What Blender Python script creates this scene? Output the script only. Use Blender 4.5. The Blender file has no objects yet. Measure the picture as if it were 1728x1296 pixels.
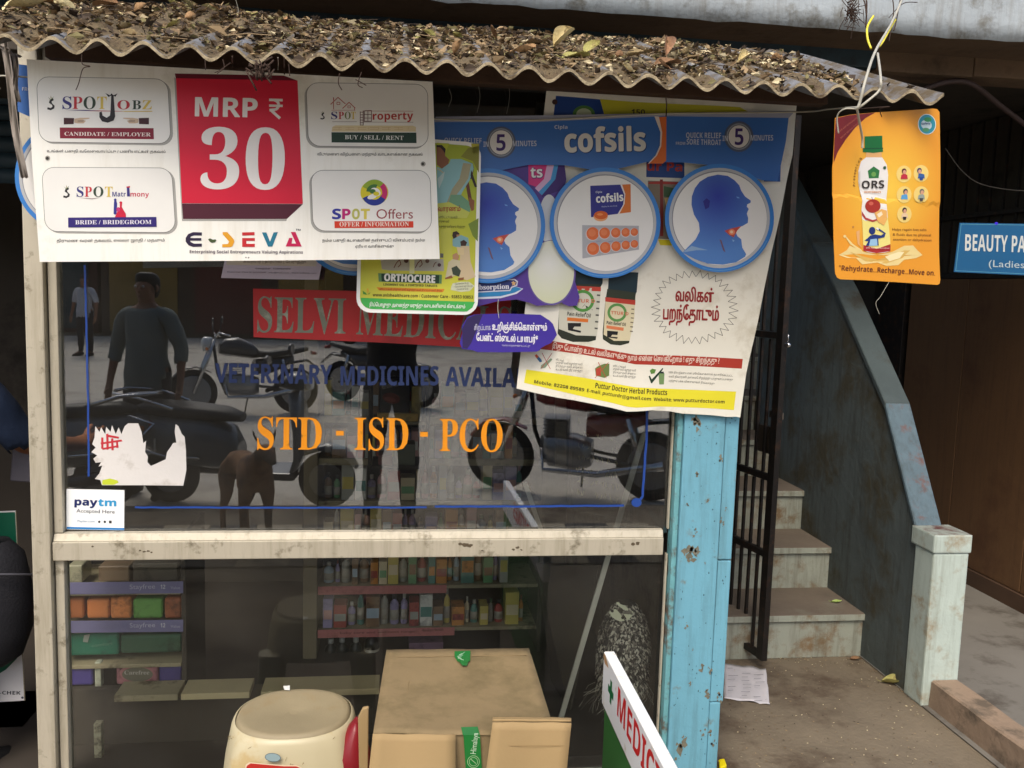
import bpy, bmesh, math, random
from mathutils import Vector, Matrix, noise
random.seed(7)
PI = math.pi
sc = bpy.context.scene
COL = sc.collection

# ------------------------------------------------------------------ camera
FPX, CAMH = 1500.0, 1.66
TH, PT, RL = math.radians(7.57), math.radians(6.25), math.radians(1.74)
CAM = Vector((0, 0, CAMH))
_F = Vector((math.sin(TH)*math.cos(PT), math.cos(TH)*math.cos(PT), -math.sin(PT)))
_R0 = _F.cross(Vector((0, 0, 1))).normalized()
_U0 = _R0.cross(_F)
_RC = math.cos(RL)*_R0 + math.sin(RL)*_U0
_UC = -math.sin(RL)*_R0 + math.cos(RL)*_U0
cd = bpy.data.cameras.new('camera')
cd.sensor_fit = 'HORIZONTAL'; cd.sensor_width = 36.0; cd.lens = 36.0*FPX/1728.0
cd.clip_start = 0.02; cd.clip_end = 500
cam = bpy.data.objects.new('camera', cd); COL.objects.link(cam)
cam.matrix_world = Matrix(((_RC.x, _UC.x, -_F.x, 0), (_RC.y, _UC.y, -_F.y, 0), (_RC.z, _UC.z, -_F.z, CAMH), (0, 0, 0, 1)))
sc.camera = cam

# ------------------------------------------------------------------ light
SUN_EL, SUN_AZ = math.radians(52), math.radians(200)   # azimuth measured from +Y towards +X
world = bpy.data.worlds.new('World'); sc.world = world; world.use_nodes = True
wn = world.node_tree; bg = wn.nodes['Background']
sky = wn.nodes.new('ShaderNodeTexSky'); sky.sky_type = 'NISHITA'; sky.sun_disc = False
sky.sun_elevation = SUN_EL; sky.sun_rotation = SUN_AZ; sky.air_density = 1.0; sky.dust_density = 4.0; sky.ozone_density = 0.6
wn.links.new(sky.outputs[0], bg.inputs[0]); bg.inputs[1].default_value = 0.13
sl = bpy.data.lights.new('sun', 'SUN'); sl.energy = 1.15; sl.angle = math.radians(24); sl.color = (1, .95, .87)
so = bpy.data.objects.new('sun', sl); COL.objects.link(so)
sdir = Vector((math.sin(SUN_AZ)*math.cos(SUN_EL), math.cos(SUN_AZ)*math.cos(SUN_EL), math.sin(SUN_EL)))
so.rotation_euler = sdir.to_track_quat('Z', 'Y').to_euler(); so.location = (0, -6, 9)
sc.view_settings.view_transform = 'Standard'; sc.view_settings.look = 'None'
sc.view_settings.gamma = 1; sc.view_settings.use_curve_mapping = False
sc.view_settings.exposure = 0.84
sc.cycles.max_bounces = 6; sc.cycles.transparent_max_bounces = 12
sc.cycles.use_denoising = True
try: sc.cycles.sample_clamp_indirect = 6
except Exception: pass

# ------------------------------------------------------------------ projection helpers (places read off the photograph)
def ray(px, py): return _F*FPX + _RC*(px-864) - _UC*(py-648)
def PY(px, py, y): d = ray(px, py); return CAM + d*((y-CAM.y)/d.y)
def PZ(px, py, z): d = ray(px, py); return CAM + d*((z-CAM.z)/d.z)
def PX(px, py, x): d = ray(px, py); return CAM + d*((x-CAM.x)/d.x)

# ------------------------------------------------------------------ object helpers
def tag(o, label=None, cat=None, group=None, kind=None):
    if label: o['label'] = label
    if cat: o['category'] = cat
    if group: o['group'] = group
    if kind: o['kind'] = kind
    return o
def link(name, me, parent=None):
    o = bpy.data.objects.new(name, me); COL.objects.link(o)
    if parent is not None:
        o.parent = parent
        L = parent.get('_o')
        if L is not None: o.matrix_parent_inverse = Matrix.Translation(-Vector(L))
    return o
def empty(name, loc, label, cat, group=None):
    o = bpy.data.objects.new(name, None); COL.objects.link(o); o.location = loc
    o.empty_display_size = .05; o['_o'] = tuple(loc)
    return tag(o, label, cat, group)
def S(o, name=None):   # child mesh of a child: keep world coordinates
    return o
def mesh(name, bm, mats, parent=None, smooth=False):
    bm.normal_update()
    me = bpy.data.meshes.new(name); bm.to_mesh(me); bm.free()
    for m in (mats if isinstance(mats, (list, tuple)) else [mats]): me.materials.append(m)
    if smooth:
        for p in me.polygons: p.use_smooth = True
    o = link(name, me, None)
    if parent is not None:
        o.parent = parent
        if parent.type == 'EMPTY' and parent.get('_o') is not None:
            o.matrix_parent_inverse = Matrix.Translation(-Vector(parent['_o']))
    return o
def add_box(bm, x0, x1, y0, y1, z0, z1, mi=0, M=None):
    vs = [bm.verts.new(p) for p in ((x0,y0,z0),(x1,y0,z0),(x1,y1,z0),(x0,y1,z0),(x0,y0,z1),(x1,y0,z1),(x1,y1,z1),(x0,y1,z1))]
    if M is not None:
        for v in vs: v.co = M @ v.co
    fs = [bm.faces.new([vs[i] for i in f]) for f in ((3,2,1,0),(4,5,6,7),(0,1,5,4),(1,2,6,5),(2,3,7,6),(3,0,4,7))]
    for f in fs: f.material_index = mi
    return vs, fs
def bevel(bm, w, seg=2):
    if w > 0: bmesh.ops.bevel(bm, geom=list(bm.edges), offset=w, segments=seg, profile=.6, affect='EDGES', clamp_overlap=True)
def box(name, x0, x1, y0, y1, z0, z1, m, parent=None, bv=0.003, M=None, seg=2):
    bm = bmesh.new(); add_box(bm, min(x0,x1), max(x0,x1), min(y0,y1), max(y0,y1), min(z0,z1), max(z0,z1), M=M); bevel(bm, bv, seg)
    return mesh(name, bm, m, parent)
def add_tube(bm, pts, r, n=8, mi=0, cap=True):
    pts = [Vector(p) for p in pts]; rings = []
    R = r if isinstance(r, (list, tuple)) else [r]*len(pts)
    prev = None
    for i, p in enumerate(pts):
        t = (pts[min(i+1, len(pts)-1)] - pts[max(i-1, 0)])
        if t.length < 1e-9: t = Vector((0, 0, 1))
        t.normalize()
        a = prev if prev is not None else (Vector((0, 0, 1)) if abs(t.z) < .9 else Vector((1, 0, 0)))
        u = (a - t*a.dot(t))
        if u.length < 1e-6: u = t.orthogonal()
        u.normalize(); w = t.cross(u); prev = u
        rings.append([bm.verts.new(p + (u*math.cos(2*PI*k/n) + w*math.sin(2*PI*k/n))*R[i]) for k in range(n)])
    for a, b in zip(rings, rings[1:]):
        for k in range(n):
            f = bm.faces.new((a[k], a[(k+1) % n], b[(k+1) % n], b[k])); f.material_index = mi; f.smooth = True
    if cap:
        for rg, rev in ((rings[0], True), (rings[-1], False)):
            f = bm.faces.new(rg[::-1] if rev else rg); f.material_index = mi
def tube(name, pts, r, m, parent=None, n=8):
    bm = bmesh.new(); add_tube(bm, pts, r, n); return mesh(name, bm, m, parent)
def add_lathe(bm, prof, c=(0,0,0), n=20, M=None, sx=1, sy=1, mi=0, a0=0, cap=True):
    rings = []
    for r, z in prof:
        ring = []
        for k in range(n):
            a = a0+2*PI*k/n; p = Vector((r*math.cos(a)*sx, r*math.sin(a)*sy, z))
            if M is not None: p = M @ p
            ring.append(bm.verts.new(p + Vector(c)))
        rings.append(ring)
    for a, b in zip(rings, rings[1:]):
        for k in range(n):
            f = bm.faces.new((a[k], a[(k+1) % n], b[(k+1) % n], b[k])); f.smooth = True; f.material_index = mi
    if cap:
        for rg, rev in ((rings[0], True), (rings[-1], False)):
            try: f = bm.faces.new(rg[::-1] if rev else rg); f.material_index = mi
            except ValueError: pass
def lathe(name, prof, c, m, parent=None, n=20, M=None, sx=1, sy=1):
    bm = bmesh.new(); add_lathe(bm, prof, c, n, M, sx, sy); return mesh(name, bm, m, parent)
def prism(name, pts, d, m, parent=None, bv=0.0, seg=1):
    """closed polygon of 3D points, extruded by vector d"""
    bm = bmesh.new(); d = Vector(d)
    a = [bm.verts.new(Vector(p)) for p in pts]; b = [bm.verts.new(Vector(p)+d) for p in pts]; n = len(a)
    bm.faces.new(a); bm.faces.new(b[::-1])
    for i in range(n): bm.faces.new((a[i], b[i], b[(i+1) % n], a[(i+1) % n]))
    bmesh.ops.recalc_face_normals(bm, faces=bm.faces)
    bevel(bm, bv, seg)
    return mesh(name, bm, m, parent)
def loft(name, secs, m, parent=None, n=14, pw=2.0):
    """sections: (centre, u-vector, v-vector) with super-ellipse outline"""
    bm = bmesh.new(); rings = []
    for c, u, v in secs:
        c, u, v = Vector(c), Vector(u), Vector(v); ring = []
        for k in range(n):
            a = 2*PI*k/n; ca, sa = math.cos(a), math.sin(a)
            ring.append(bm.verts.new(c + u*(abs(ca)**(2/pw)*(1 if ca > 0 else -1)) + v*(abs(sa)**(2/pw)*(1 if sa > 0 else -1))))
        rings.append(ring)
    for a, b in zip(rings, rings[1:]):
        for k in range(n):
            f = bm.faces.new((a[k], a[(k+1) % n], b[(k+1) % n], b[k])); f.smooth = True
    bm.faces.new(rings[0][::-1]); bm.faces.new(rings[-1])
    bmesh.ops.recalc_face_normals(bm, faces=bm.faces)
    return mesh(name, bm, m, parent)

# ------------------------------------------------------------------ materials
def lin(c):
    def f(v):
        v = v/255.0
        return v/12.92 if v <= .04045 else ((v+.055)/1.055)**2.4
    return tuple(f(v) for v in c)
_mats = {}
def mat(name, rgb, rough=.6, var=.12, scale=6, bump=0., bscale=60, metal=0., spec=.4, lin_in=False, dirt=None, dirt_amt=.0, dirt_scale=3, rvar=0., coat=0., streak=None, streak_amt=.5):
    """procedural paint: base colour broken up by noise, optional stains, optional relief"""
    if name in _mats: return _mats[name]
    m = bpy.data.materials.new(name); m.use_nodes = True; nt = m.node_tree; b = nt.nodes['Principled BSDF']; _mats[name] = m
    c = rgb if lin_in else lin(rgb)
    m.diffuse_color = (*c, 1)
    b.inputs['Roughness'].default_value = rough; b.inputs['Metallic'].default_value = metal
    b.inputs['Specular IOR Level'].default_value = spec
    if coat: b.inputs['Coat Weight'].default_value = coat
    tc = nt.nodes.new('ShaderNodeTexCoord'); out = None
    def noi(sc_, det=5, ro=.6):
        n = nt.nodes.new('ShaderNodeTexNoise'); n.inputs['Scale'].default_value = sc_; n.inputs['Detail'].default_value = det; n.inputs['Roughness'].default_value = ro
        nt.links.new(tc.outputs['Object'], n.inputs['Vector']); return n
    def mix(fac, a, bb):
        x = nt.nodes.new('ShaderNodeMix'); x.data_type = 'RGBA'
        if isinstance(fac, float): x.inputs[0].default_value = fac
        else: nt.links.new(fac, x.inputs[0])
        for i, v in ((6, a), (7, bb)):
            if isinstance(v, tuple): x.inputs[i].default_value = (*v[:3], 1)
            else: nt.links.new(v, x.inputs[i])
        return x.outputs[2]
    if var > 0:
        n = noi(scale)
        out = mix(n.outputs[0], tuple(v*(1-var*1.6) for v in c), tuple(min(1, v*(1+var*1.6)) for v in c))
    if dirt is not None:
        n2 = noi(dirt_scale, 8, .68); r = nt.nodes.new('ShaderNodeValToRGB')
        e = r.color_ramp.elements; e[0].position = max(0, .62-dirt_amt*.3); e[1].position = .72-dirt_amt*.2
        e[0].color = (0, 0, 0, 1); e[1].color = (1, 1, 1, 1); nt.links.new(n2.outputs[0], r.inputs[0])
        out = mix(r.outputs[0], out if out is not None else c, dirt if lin_in else lin(dirt))
    if streak is not None:      # run-down stains and brush marks, drawn out along the height
        mp = nt.nodes.new('ShaderNodeMapping'); mp.inputs['Scale'].default_value = (16, 16, 1.3); nt.links.new(tc.outputs['Object'], mp.inputs[0])
        n5 = nt.nodes.new('ShaderNodeTexNoise'); n5.inputs['Scale'].default_value = 1.6; n5.inputs['Detail'].default_value = 9; n5.inputs['Roughness'].default_value = .72
        nt.links.new(mp.outputs[0], n5.inputs['Vector'])
        r5 = nt.nodes.new('ShaderNodeMapRange'); r5.inputs[1].default_value = .48; r5.inputs[2].default_value = .74; r5.inputs[4].default_value = streak_amt
        nt.links.new(n5.outputs[0], r5.inputs[0]); out = mix(r5.outputs[0], out if out is not None else c, lin(streak))
    if out is not None: nt.links.new(out, b.inputs['Base Color'])
    else: b.inputs['Base Color'].default_value = (*c, 1)
    if bump > 0:
        n3 = noi(bscale, 6, .6); bp = nt.nodes.new('ShaderNodeBump'); bp.inputs['Strength'].default_value = bump; bp.inputs['Distance'].default_value = .01
        nt.links.new(n3.outputs[0], bp.inputs['Height']); nt.links.new(bp.outputs[0], b.inputs['Normal'])
    if rvar > 0:
        n4 = noi(9, 4); mr = nt.nodes.new('ShaderNodeMapRange'); mr.inputs[3].default_value = max(0, rough-rvar); mr.inputs[4].default_value = min(1, rough+rvar)
        nt.links.new(n4.outputs[0], mr.inputs[0]); nt.links.new(mr.outputs[0], b.inputs['Roughness'])
    return m
def ink(rgb, k=.86):
    """flat printed colour"""
    key = 'ink_%d_%d_%d' % tuple(int(v) for v in rgb)
    if key in _mats: return _mats[key]
    c = tuple(min(.85, v*k) for v in lin(rgb))
    return mat(key, c, rough=.42, var=.05, scale=5, lin_in=True, spec=.35, bump=.05, bscale=9, rvar=.12)

def glass_mat(name='window_glass', ior=1.95, tint=.9):
    m = bpy.data.materials.new(name); m.use_nodes = True; nt = m.node_tree
    for n in list(nt.nodes): nt.nodes.remove(n)
    o = nt.nodes.new('ShaderNodeOutputMaterial'); mx = nt.nodes.new('ShaderNodeMixShader'); tr = nt.nodes.new('ShaderNodeBsdfTransparent'); gl = nt.nodes.new('ShaderNodeBsdfGlossy')
    tr.inputs[0].default_value = (tint, tint*1.02, tint, 1); gl.inputs['Roughness'].default_value = 0.0; gl.inputs['Color'].default_value = (.95, .97, 1, 1)
    fr = nt.nodes.new('ShaderNodeFresnel'); fr.inputs[0].default_value = ior
    nt.links.new(fr.outputs[0], mx.inputs[0]); nt.links.new(tr.outputs[0], mx.inputs[1]); nt.links.new(gl.outputs[0], mx.inputs[2])
    # faint film of dust on the pane
    df = nt.nodes.new('ShaderNodeBsdfDiffuse'); df.inputs[0].default_value = (.5, .47, .42, 1)
    tc = nt.nodes.new('ShaderNodeTexCoord'); nz = nt.nodes.new('ShaderNodeTexNoise'); nz.inputs['Scale'].default_value = 3.5; nz.inputs['Detail'].default_value = 8
    mr = nt.nodes.new('ShaderNodeMapRange'); mr.inputs[1].default_value = .35; mr.inputs[2].default_value = .8; mr.inputs[3].default_value = .001; mr.inputs[4].default_value = .028
    mx2 = nt.nodes.new('ShaderNodeMixShader')
    nt.links.new(tc.outputs['Object'], nz.inputs[0]); nt.links.new(nz.outputs[0], mr.inputs[0]); nt.links.new(mr.outputs[0], mx2.inputs[0])
    nt.links.new(mx.outputs[0], mx2.inputs[1]); nt.links.new(df.outputs[0], mx2.inputs[2]); nt.links.new(mx2.outputs[0], o.inputs[0])
    _mats[name] = m; return m
GLASS = glass_mat('window_glass', 2.05, .9)
GLASS_LOW = glass_mat('lower_window_glass', 1.42, .97)

alu = mat('aluminium_frame', (188, 180, 160), .45, .07, 5, dirt=(120, 112, 92), dirt_amt=.2, dirt_scale=14, bump=.08, bscale=40, metal=.25, streak=(132, 122, 98), streak_amt=.6)
dark_steel = mat('dark_steel', (44, 40, 37), .5, .25, 20, metal=.5, dirt=(70, 50, 38), dirt_amt=.3, dirt_scale=20)
blue_paint = mat('blue_paint', (108, 164, 182), .5, .09, 2.5, bump=.2, bscale=30, dirt=(112, 124, 118), dirt_amt=.12, dirt_scale=11, streak=(84, 118, 124), streak_amt=.65)
blue_worn = mat('worn_blue_paint', (104, 160, 165), .6, .16, 9, bump=.3, bscale=50, dirt=(95, 82, 68), dirt_amt=.42, dirt_scale=16)
concrete = mat('raw_concrete', (120, 108, 92), .9, .22, 4, bump=.5, bscale=30, dirt=(70, 62, 50), dirt_amt=.35, dirt_scale=3)
floor_brown = mat('dusty_concrete_floor', (112, 101, 84), .85, .26, 3.2, bump=.6, bscale=45, dirt=(76, 62, 48), dirt_amt=.4, dirt_scale=2.2)
floor_grey = mat('grey_cement_floor', (112, 108, 100), .8, .15, 2, bump=.2, bscale=40, dirt=(80, 74, 66), dirt_amt=.3)
road_mat = mat('road_asphalt', (196, 188, 174), .9, .12, 1.2, bump=.4, bscale=60, dirt=(160, 152, 140), dirt_amt=.35, dirt_scale=.8)
pale_blue_conc = mat('weathered_pale_blue_plaster', (158, 166, 170), .85, .14, 3, bump=.5, bscale=18, dirt=(112, 112, 106), dirt_amt=.42, dirt_scale=7, streak=(116, 112, 100), streak_amt=.6)
stair_paint = mat('pale_green_stair_paint', (152, 156, 142), .75, .16, 5, bump=.35, bscale=24, dirt=(122, 102, 76), dirt_amt=.4, dirt_scale=7, streak=(92, 84, 66), streak_amt=.7)
tread_mat = mat('dirty_tread', (108, 97, 84), .85, .2, 5, bump=.3, bscale=40, dirt=(118, 112, 98), dirt_amt=.15)
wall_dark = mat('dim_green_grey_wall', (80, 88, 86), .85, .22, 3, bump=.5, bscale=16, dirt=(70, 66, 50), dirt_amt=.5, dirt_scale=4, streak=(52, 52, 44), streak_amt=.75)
newel_paint = mat('pale_green_newel_paint', (176, 188, 178), .65, .1, 4, bump=.35, bscale=18, dirt=(150, 136, 110), dirt_amt=.3, dirt_scale=6, streak=(128, 132, 118), streak_amt=.6)
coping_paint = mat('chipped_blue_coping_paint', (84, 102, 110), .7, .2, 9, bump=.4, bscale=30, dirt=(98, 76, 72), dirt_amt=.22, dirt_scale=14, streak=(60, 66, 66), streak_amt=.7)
coping_shaded = mat('shaded_upper_coping', (66, 76, 76), .8, .2, 6, bump=.4, bscale=24, dirt=(52, 50, 42), dirt_amt=.3)  # coping paint darkened for the upper lengths, passage shade put into the colour
maroon_top = mat('maroon_cap_paint', (86, 52, 48), .8, .25, 12, bump=.3, bscale=40, dirt=(140, 146, 136), dirt_amt=.95, dirt_scale=14)
brown_board = mat('brown_partition_board', (98, 70, 43), .7, .15, 2, bump=.2, bscale=30, dirt=(84, 56, 34), dirt_amt=.3, dirt_scale=2, streak=(78, 54, 34), streak_amt=.7)
shutter_mat = mat('dark_teal_shutter', (36, 56, 66), .6, .2, 4, dirt=(28, 30, 32), dirt_amt=.4)
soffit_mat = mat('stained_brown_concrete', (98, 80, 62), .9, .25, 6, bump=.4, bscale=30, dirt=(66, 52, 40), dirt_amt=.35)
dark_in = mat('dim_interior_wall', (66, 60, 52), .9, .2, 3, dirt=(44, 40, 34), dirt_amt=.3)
black_rubber = mat('black_rubber', (24, 24, 25), .8, .1, 20)

# ------------------------------------------------------------------ ground and street surfaces
D = 2.80                       # the glass stands in the plane y = D
def sheet_xy(name, x0, x1, y0, y1, z, m, kind='structure'):
    bm = bmesh.new(); vs = [bm.verts.new(p) for p in ((x0,y0,z),(x1,y0,z),(x1,y1,z),(x0,y1,z))]; bm.faces.new(vs)
    return tag(mesh(name, bm, m), kind=kind)
sheet_xy('ground', -200, 200, -200, 200, -.13, mat('bare_ground', (112, 98, 78), .95, .2, .4, dirt=(90, 86, 64), dirt_amt=.3, dirt_scale=.3))
sheet_xy('road', -60, 60, -21, -.98, -.10, road_mat)
kb = box('pavement', -9, 9, -1.0, 9, -.125, 0, floor_brown, bv=.008); tag(kb, kind='structure')
# checker of light and dark paving tiles in front of the shop (only seen mirrored in the glass)
tile_l, tile_d = mat('light_paving_tile', (150, 138, 116), .7, .12, 5), mat('dark_paving_tile', (58, 54, 52), .7, .15, 5)
tb = {}
for i in range(14):
    for j in range(3):
        k = (i+j) % 2
        if k not in tb:
            bm = bmesh.new(); add_box(bm, .003, .297, .003, .297, 0, .012); bevel(bm, .002, 1)
            o = mesh('tile', bm, tile_l if k else tile_d, kb); tb[k] = o
        else:
            o = tb[k].copy(); COL.objects.link(o); o.parent = kb
        o.location = (-2.4+.3*i, -.42+.3*j, .0005)

# corridor floor right of the stair
sheet_xy('passage_floor', 2.16, 6.5, 2.2, 7.5, .006, floor_grey)

# ------------------------------------------------------------------ kiosk: frame, panes, walls
kiosk = empty('medical_shop_front', (0, D, 0), 'shop front with pale aluminium frame around two dark glass panes', 'shop front')
YF = 2.765
wall_top = (PY(126, 74, 2.15).z+PY(1569, 163, 2.15).z)/2 + .15
xl0, xl1 = PY(68, 1290, YF).x, PY(97, 1200, YF).x
xl2 = PY(104, 900, YF).x
xr = PY(1119, 920, YF).x
z_r0, z_r1 = PY(600, 941, YF).z, PY(600, 911, YF).z
z_top = wall_top-.01
box('post', xl0-.002, xl1-.004, YF-.012, YF+.07, 0, z_top, alu, kiosk, .004)
box('stile', xl1, xl2, YF+.012, YF+.06, 0, z_r0-.001, alu, kiosk, .003)
box('stile', xl1, xl2, YF+.012, YF+.06, z_r1+.024, z_top, alu, kiosk, .003)
box('rail', xl1-.001, xr, YF-.004, YF+.06, z_r0, z_r1, alu, kiosk, .003)
prism('glazing_bead', [(xl1, YF+.004, z_r1+.001), (xl1, D-.004, z_r1+.001), (xl1, D-.004, z_r1+.024), (xl1, YF+.012, z_r1+.022)], (xr-xl1, 0, 0), alu, kiosk)
box('rail', xl1, xr, YF+.01, YF+.06, 0, .03, alu, kiosk, .003)
xb = PY(1127, 900, D-.01).x
for a, b in ((.031, z_r0-.002), (z_r1+.025, z_top)):
    box('glazing_bead', xb-.006, xb, D-.02, D-.005, a, b, alu, kiosk, .001)
box('post', xb+.002, xb+.055, D-.0, D+.06, 0, z_top, dark_steel, kiosk, .004)
pane_lo = box('glass_pane', xl2-.01, xb-.001, D, D+.005, .03, z_r0+.004, GLASS_LOW, kiosk, 0)
pane_up = box('glass_pane', xl2-.01, xb-.001, D, D+.005, z_r1+.006, z_top, GLASS, kiosk, 0)
# scars on the rail
scar = ink((96, 84, 66))
def blob(bm, c, r, n=9, jag=.4, z=(0, 0, 0), squash=1.0, ax=(1, 0, 0), ay=(0, 0, 1)):
    c = Vector(c); ax, ay = Vector(ax), Vector(ay)
    bm.faces.new([bm.verts.new(c + ax*(r*math.cos(2*PI*k/n)*(1+random.uniform(-jag, jag))) + ay*(squash*r*math.sin(2*PI*k/n)*(1+random.uniform(-jag, jag)))) for k in range(n)])
bm = bmesh.new()
for px, py, r in ((236, 929, 2.5), (243, 931, 3), (250, 930, 2.6), (256, 932, 2), (776, 918, 4), (785, 920, 6), (793, 921, 5), (814, 929, 2.6), (866, 927, 3), (874, 924, 3.4), (880, 928, 2), (1068, 918, 4), (1076, 917, 4), (156, 922, 2)):
    blob(bm, PY(px, py, YF-.0046), r*.0019, squash=.6, ax=(1, 0, 0))
mesh('chipped_spots', bm, scar, kiosk)['kind'] = 'stuff'
# walls round the inside
xs = PY(1146, 704, 2.85).x
xl_out = -1.62
box('side_wall', xs+.012, xs+.14, D+.062, 4.75, 0, wall_top, concrete, kiosk, .003)
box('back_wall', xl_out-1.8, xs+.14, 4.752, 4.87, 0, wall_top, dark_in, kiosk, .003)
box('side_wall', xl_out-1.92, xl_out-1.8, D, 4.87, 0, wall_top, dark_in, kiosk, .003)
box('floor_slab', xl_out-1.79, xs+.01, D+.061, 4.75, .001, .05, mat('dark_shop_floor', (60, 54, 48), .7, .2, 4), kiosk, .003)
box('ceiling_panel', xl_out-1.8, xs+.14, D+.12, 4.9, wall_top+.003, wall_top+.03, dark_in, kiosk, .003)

# blue board column at the right end of the shop front
col = empty('blue_wooden_column', (PY(1190, 1290, 2.74).x, 2.76, 0), 'worn sky blue board column at the right end of the glass shop front', 'column')
zcol = wall_top-.02
def pxx(px, py, y): return PY(px, py, y).x
YB = 2.74
bx0, bx1, bx2 = (pxx(1152, 704, YB)+pxx(1128, 1250, YB))/2, (pxx(1222, 760, YB)+pxx(1196, 1230, YB))/2, (pxx(1251, 704, YB)+pxx(1219, 1200, YB))/2
box('board', bx0+.004, bx1-.001, YB, YB+.09, .01, zcol, blue_paint, col, .004)
zj1, zj2 = PY(1240, 945, YB+.008).z, PY(1220, 1184, YB+.008).z
box('board', bx1+.002, bx2, YB+.006, YB+.085, zj1+.002, zcol, blue_paint, col, .004)
box('board', bx1+.002, bx2, YB+.006, YB+.085, zj2+.001, zj1-.002, blue_paint, col, .004)
box('board', bx1+.002, bx2-.008, YB+.006, YB+.085, .01, zj2-.001, blue_paint, col, .004)
box('edge_strip', bx0-.014, bx0+.003, YB+.012, YB+.08, .01, zcol, blue_worn, col, .003)
bm = bmesh.new()
for px, py, r in ((1168, 928, 11), (1165, 938, 9), (1175, 930, 6), (1184, 1128, 5), (1198, 1132, 6), (1150, 1258, 11), (1143, 1264, 9), (1201, 1254, 4.5), (1158, 1058, 4), (1226, 860, 3), (1176, 800, 4), (1174, 898, 3), (1165, 1156, 3), (1215, 1180, 6), (1195, 1170, 6), (1172, 712, 7), (1180, 716, 5), (1160, 850, 3), (1195, 845, 3), (1216, 775, 4), (1186, 1235, 5), (1170, 1095, 2), (1218, 880, 4), (1190, 950, 2), (1196, 1240, 6)):
    yy = YB-.0008 if px < 1222-(py-760)*.055 else YB+.0052
    for q in range(5):
        c = PY(px+random.gauss(0, r*.4), py+random.gauss(0, r*.8), yy)
        blob(bm, c, r*.0008*random.uniform(.4, 1.4), n=8, jag=.7, squash=1.3)
rub = mesh('bare_patches', bm, mat('bared_wood', (116, 112, 96), .9, .3, 30, bump=.3), col); rub['kind'] = 'stuff'
bm = bmesh.new()
for i in range(150):
    px, py = random.uniform(1135, 1245), random.uniform(705, 1290)
    yy = YB-.0006
    c = PY(px, py, yy)
    if c.x < bx0+.008 or c.x > bx2-.01: continue
    if c.x > bx1-.003: c.y = YB+.0054
    blob(bm, c, random.uniform(.0005, .0022), n=6, jag=.6, squash=random.uniform(.6, 2.4))
mesh('paint_specks', bm, mat('paint_speck', (62, 92, 98), .8, .3, 20), col)['kind'] = 'stuff'
lathe('screw_hole', [(.0001, 0), (.0042, 0), (.0042, .001)], PY(1214, 1172, YB+.0042), black_rubber, col, 12, Matrix.Rotation(PI/2, 4, 'X').to_3x3().to_4x4())
lathe('screw_hole', [(.0001, 0), (.0036, 0), (.0036, .001)], PY(1201, 1255, YB+.0042), black_rubber, col, 12, Matrix.Rotation(PI/2, 4, 'X'))

# ------------------------------------------------------------------ upper slab, shutter wall
YS = 3.30
zs = PY(1300, 41.5, YS).z
slab = empty('upper_floor_slab', (1, YS, zs), 'weathered pale blue concrete slab edge above the tin roof', 'slab')
bm = bmesh.new(); nx = 90
x0, x1 = -2.5, 5.0
rows = []
for i in range(nx+1):
    x = x0+(x1-x0)*i/nx; w = noise.noise(Vector((x*9, 0, 0)))*.012
    rows.append([bm.verts.new((x, YS+noise.noise(Vector((x*4, 3, j)))*.010, zs+w*(j == 0)+j*.075)) for j in range(6)] + [bm.verts.new((x, YS+.26, zs+.005)), bm.verts.new((x, YS+.26, zs+.37))])
for a, b in zip(rows, rows[1:]):
    for j in range(5):
        f = bm.faces.new((a[j], b[j], b[j+1], a[j+1])); f.smooth = True
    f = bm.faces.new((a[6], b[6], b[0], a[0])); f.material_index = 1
    bm.faces.new((a[5], b[5], b[7], a[7]))
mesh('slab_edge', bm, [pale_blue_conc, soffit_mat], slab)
zb = PY(1600, 128, YS+.27).z
box('beam', -2.5, pxx(1478, 110, YS+.27)-.002, YS+.262, YS+.42, zb+.01, zs+.36, shutter_mat, slab, .006)
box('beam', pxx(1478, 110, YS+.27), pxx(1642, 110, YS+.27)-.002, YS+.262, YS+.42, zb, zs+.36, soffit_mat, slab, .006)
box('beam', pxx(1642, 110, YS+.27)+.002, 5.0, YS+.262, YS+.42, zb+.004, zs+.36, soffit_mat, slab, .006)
shut = empty('rolling_shutter', (-.5, 3.75, 1.9), 'dark teal ribbed rolling shutter housing behind the tin roof', 'shutter')
zz = 2.0
sl0 = None
while zz < zb+.25:
    if sl0 is None:
        bm = bmesh.new(); n = 6
        pr = [(0, 0), (-.012, .012), (-.016, .03), (-.012, .048), (0, .058)]
        rr = [[bm.verts.new((x, 3.75+a, b)) for a, b in pr] for x in (-2.5, 1.62)]
        for k in range(4): f = bm.faces.new((rr[0][k], rr[1][k], rr[1][k+1], rr[0][k+1])); f.smooth = True
        o = sl0 = mesh('slat', bm, shutter_mat, shut)
    else:
        o = sl0.copy(); COL.objects.link(o); o.parent = shut; o.matrix_parent_inverse = sl0.matrix_parent_inverse.copy()
    o.location = (0, 0, zz); zz += .06
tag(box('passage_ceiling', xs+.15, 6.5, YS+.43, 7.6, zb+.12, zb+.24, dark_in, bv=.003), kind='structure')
tag(box('passage_back_wall', xs+.15, 6.5, 7.3, 7.42, 0, zb+.115, dark_in, bv=.003), kind='structure')

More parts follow.
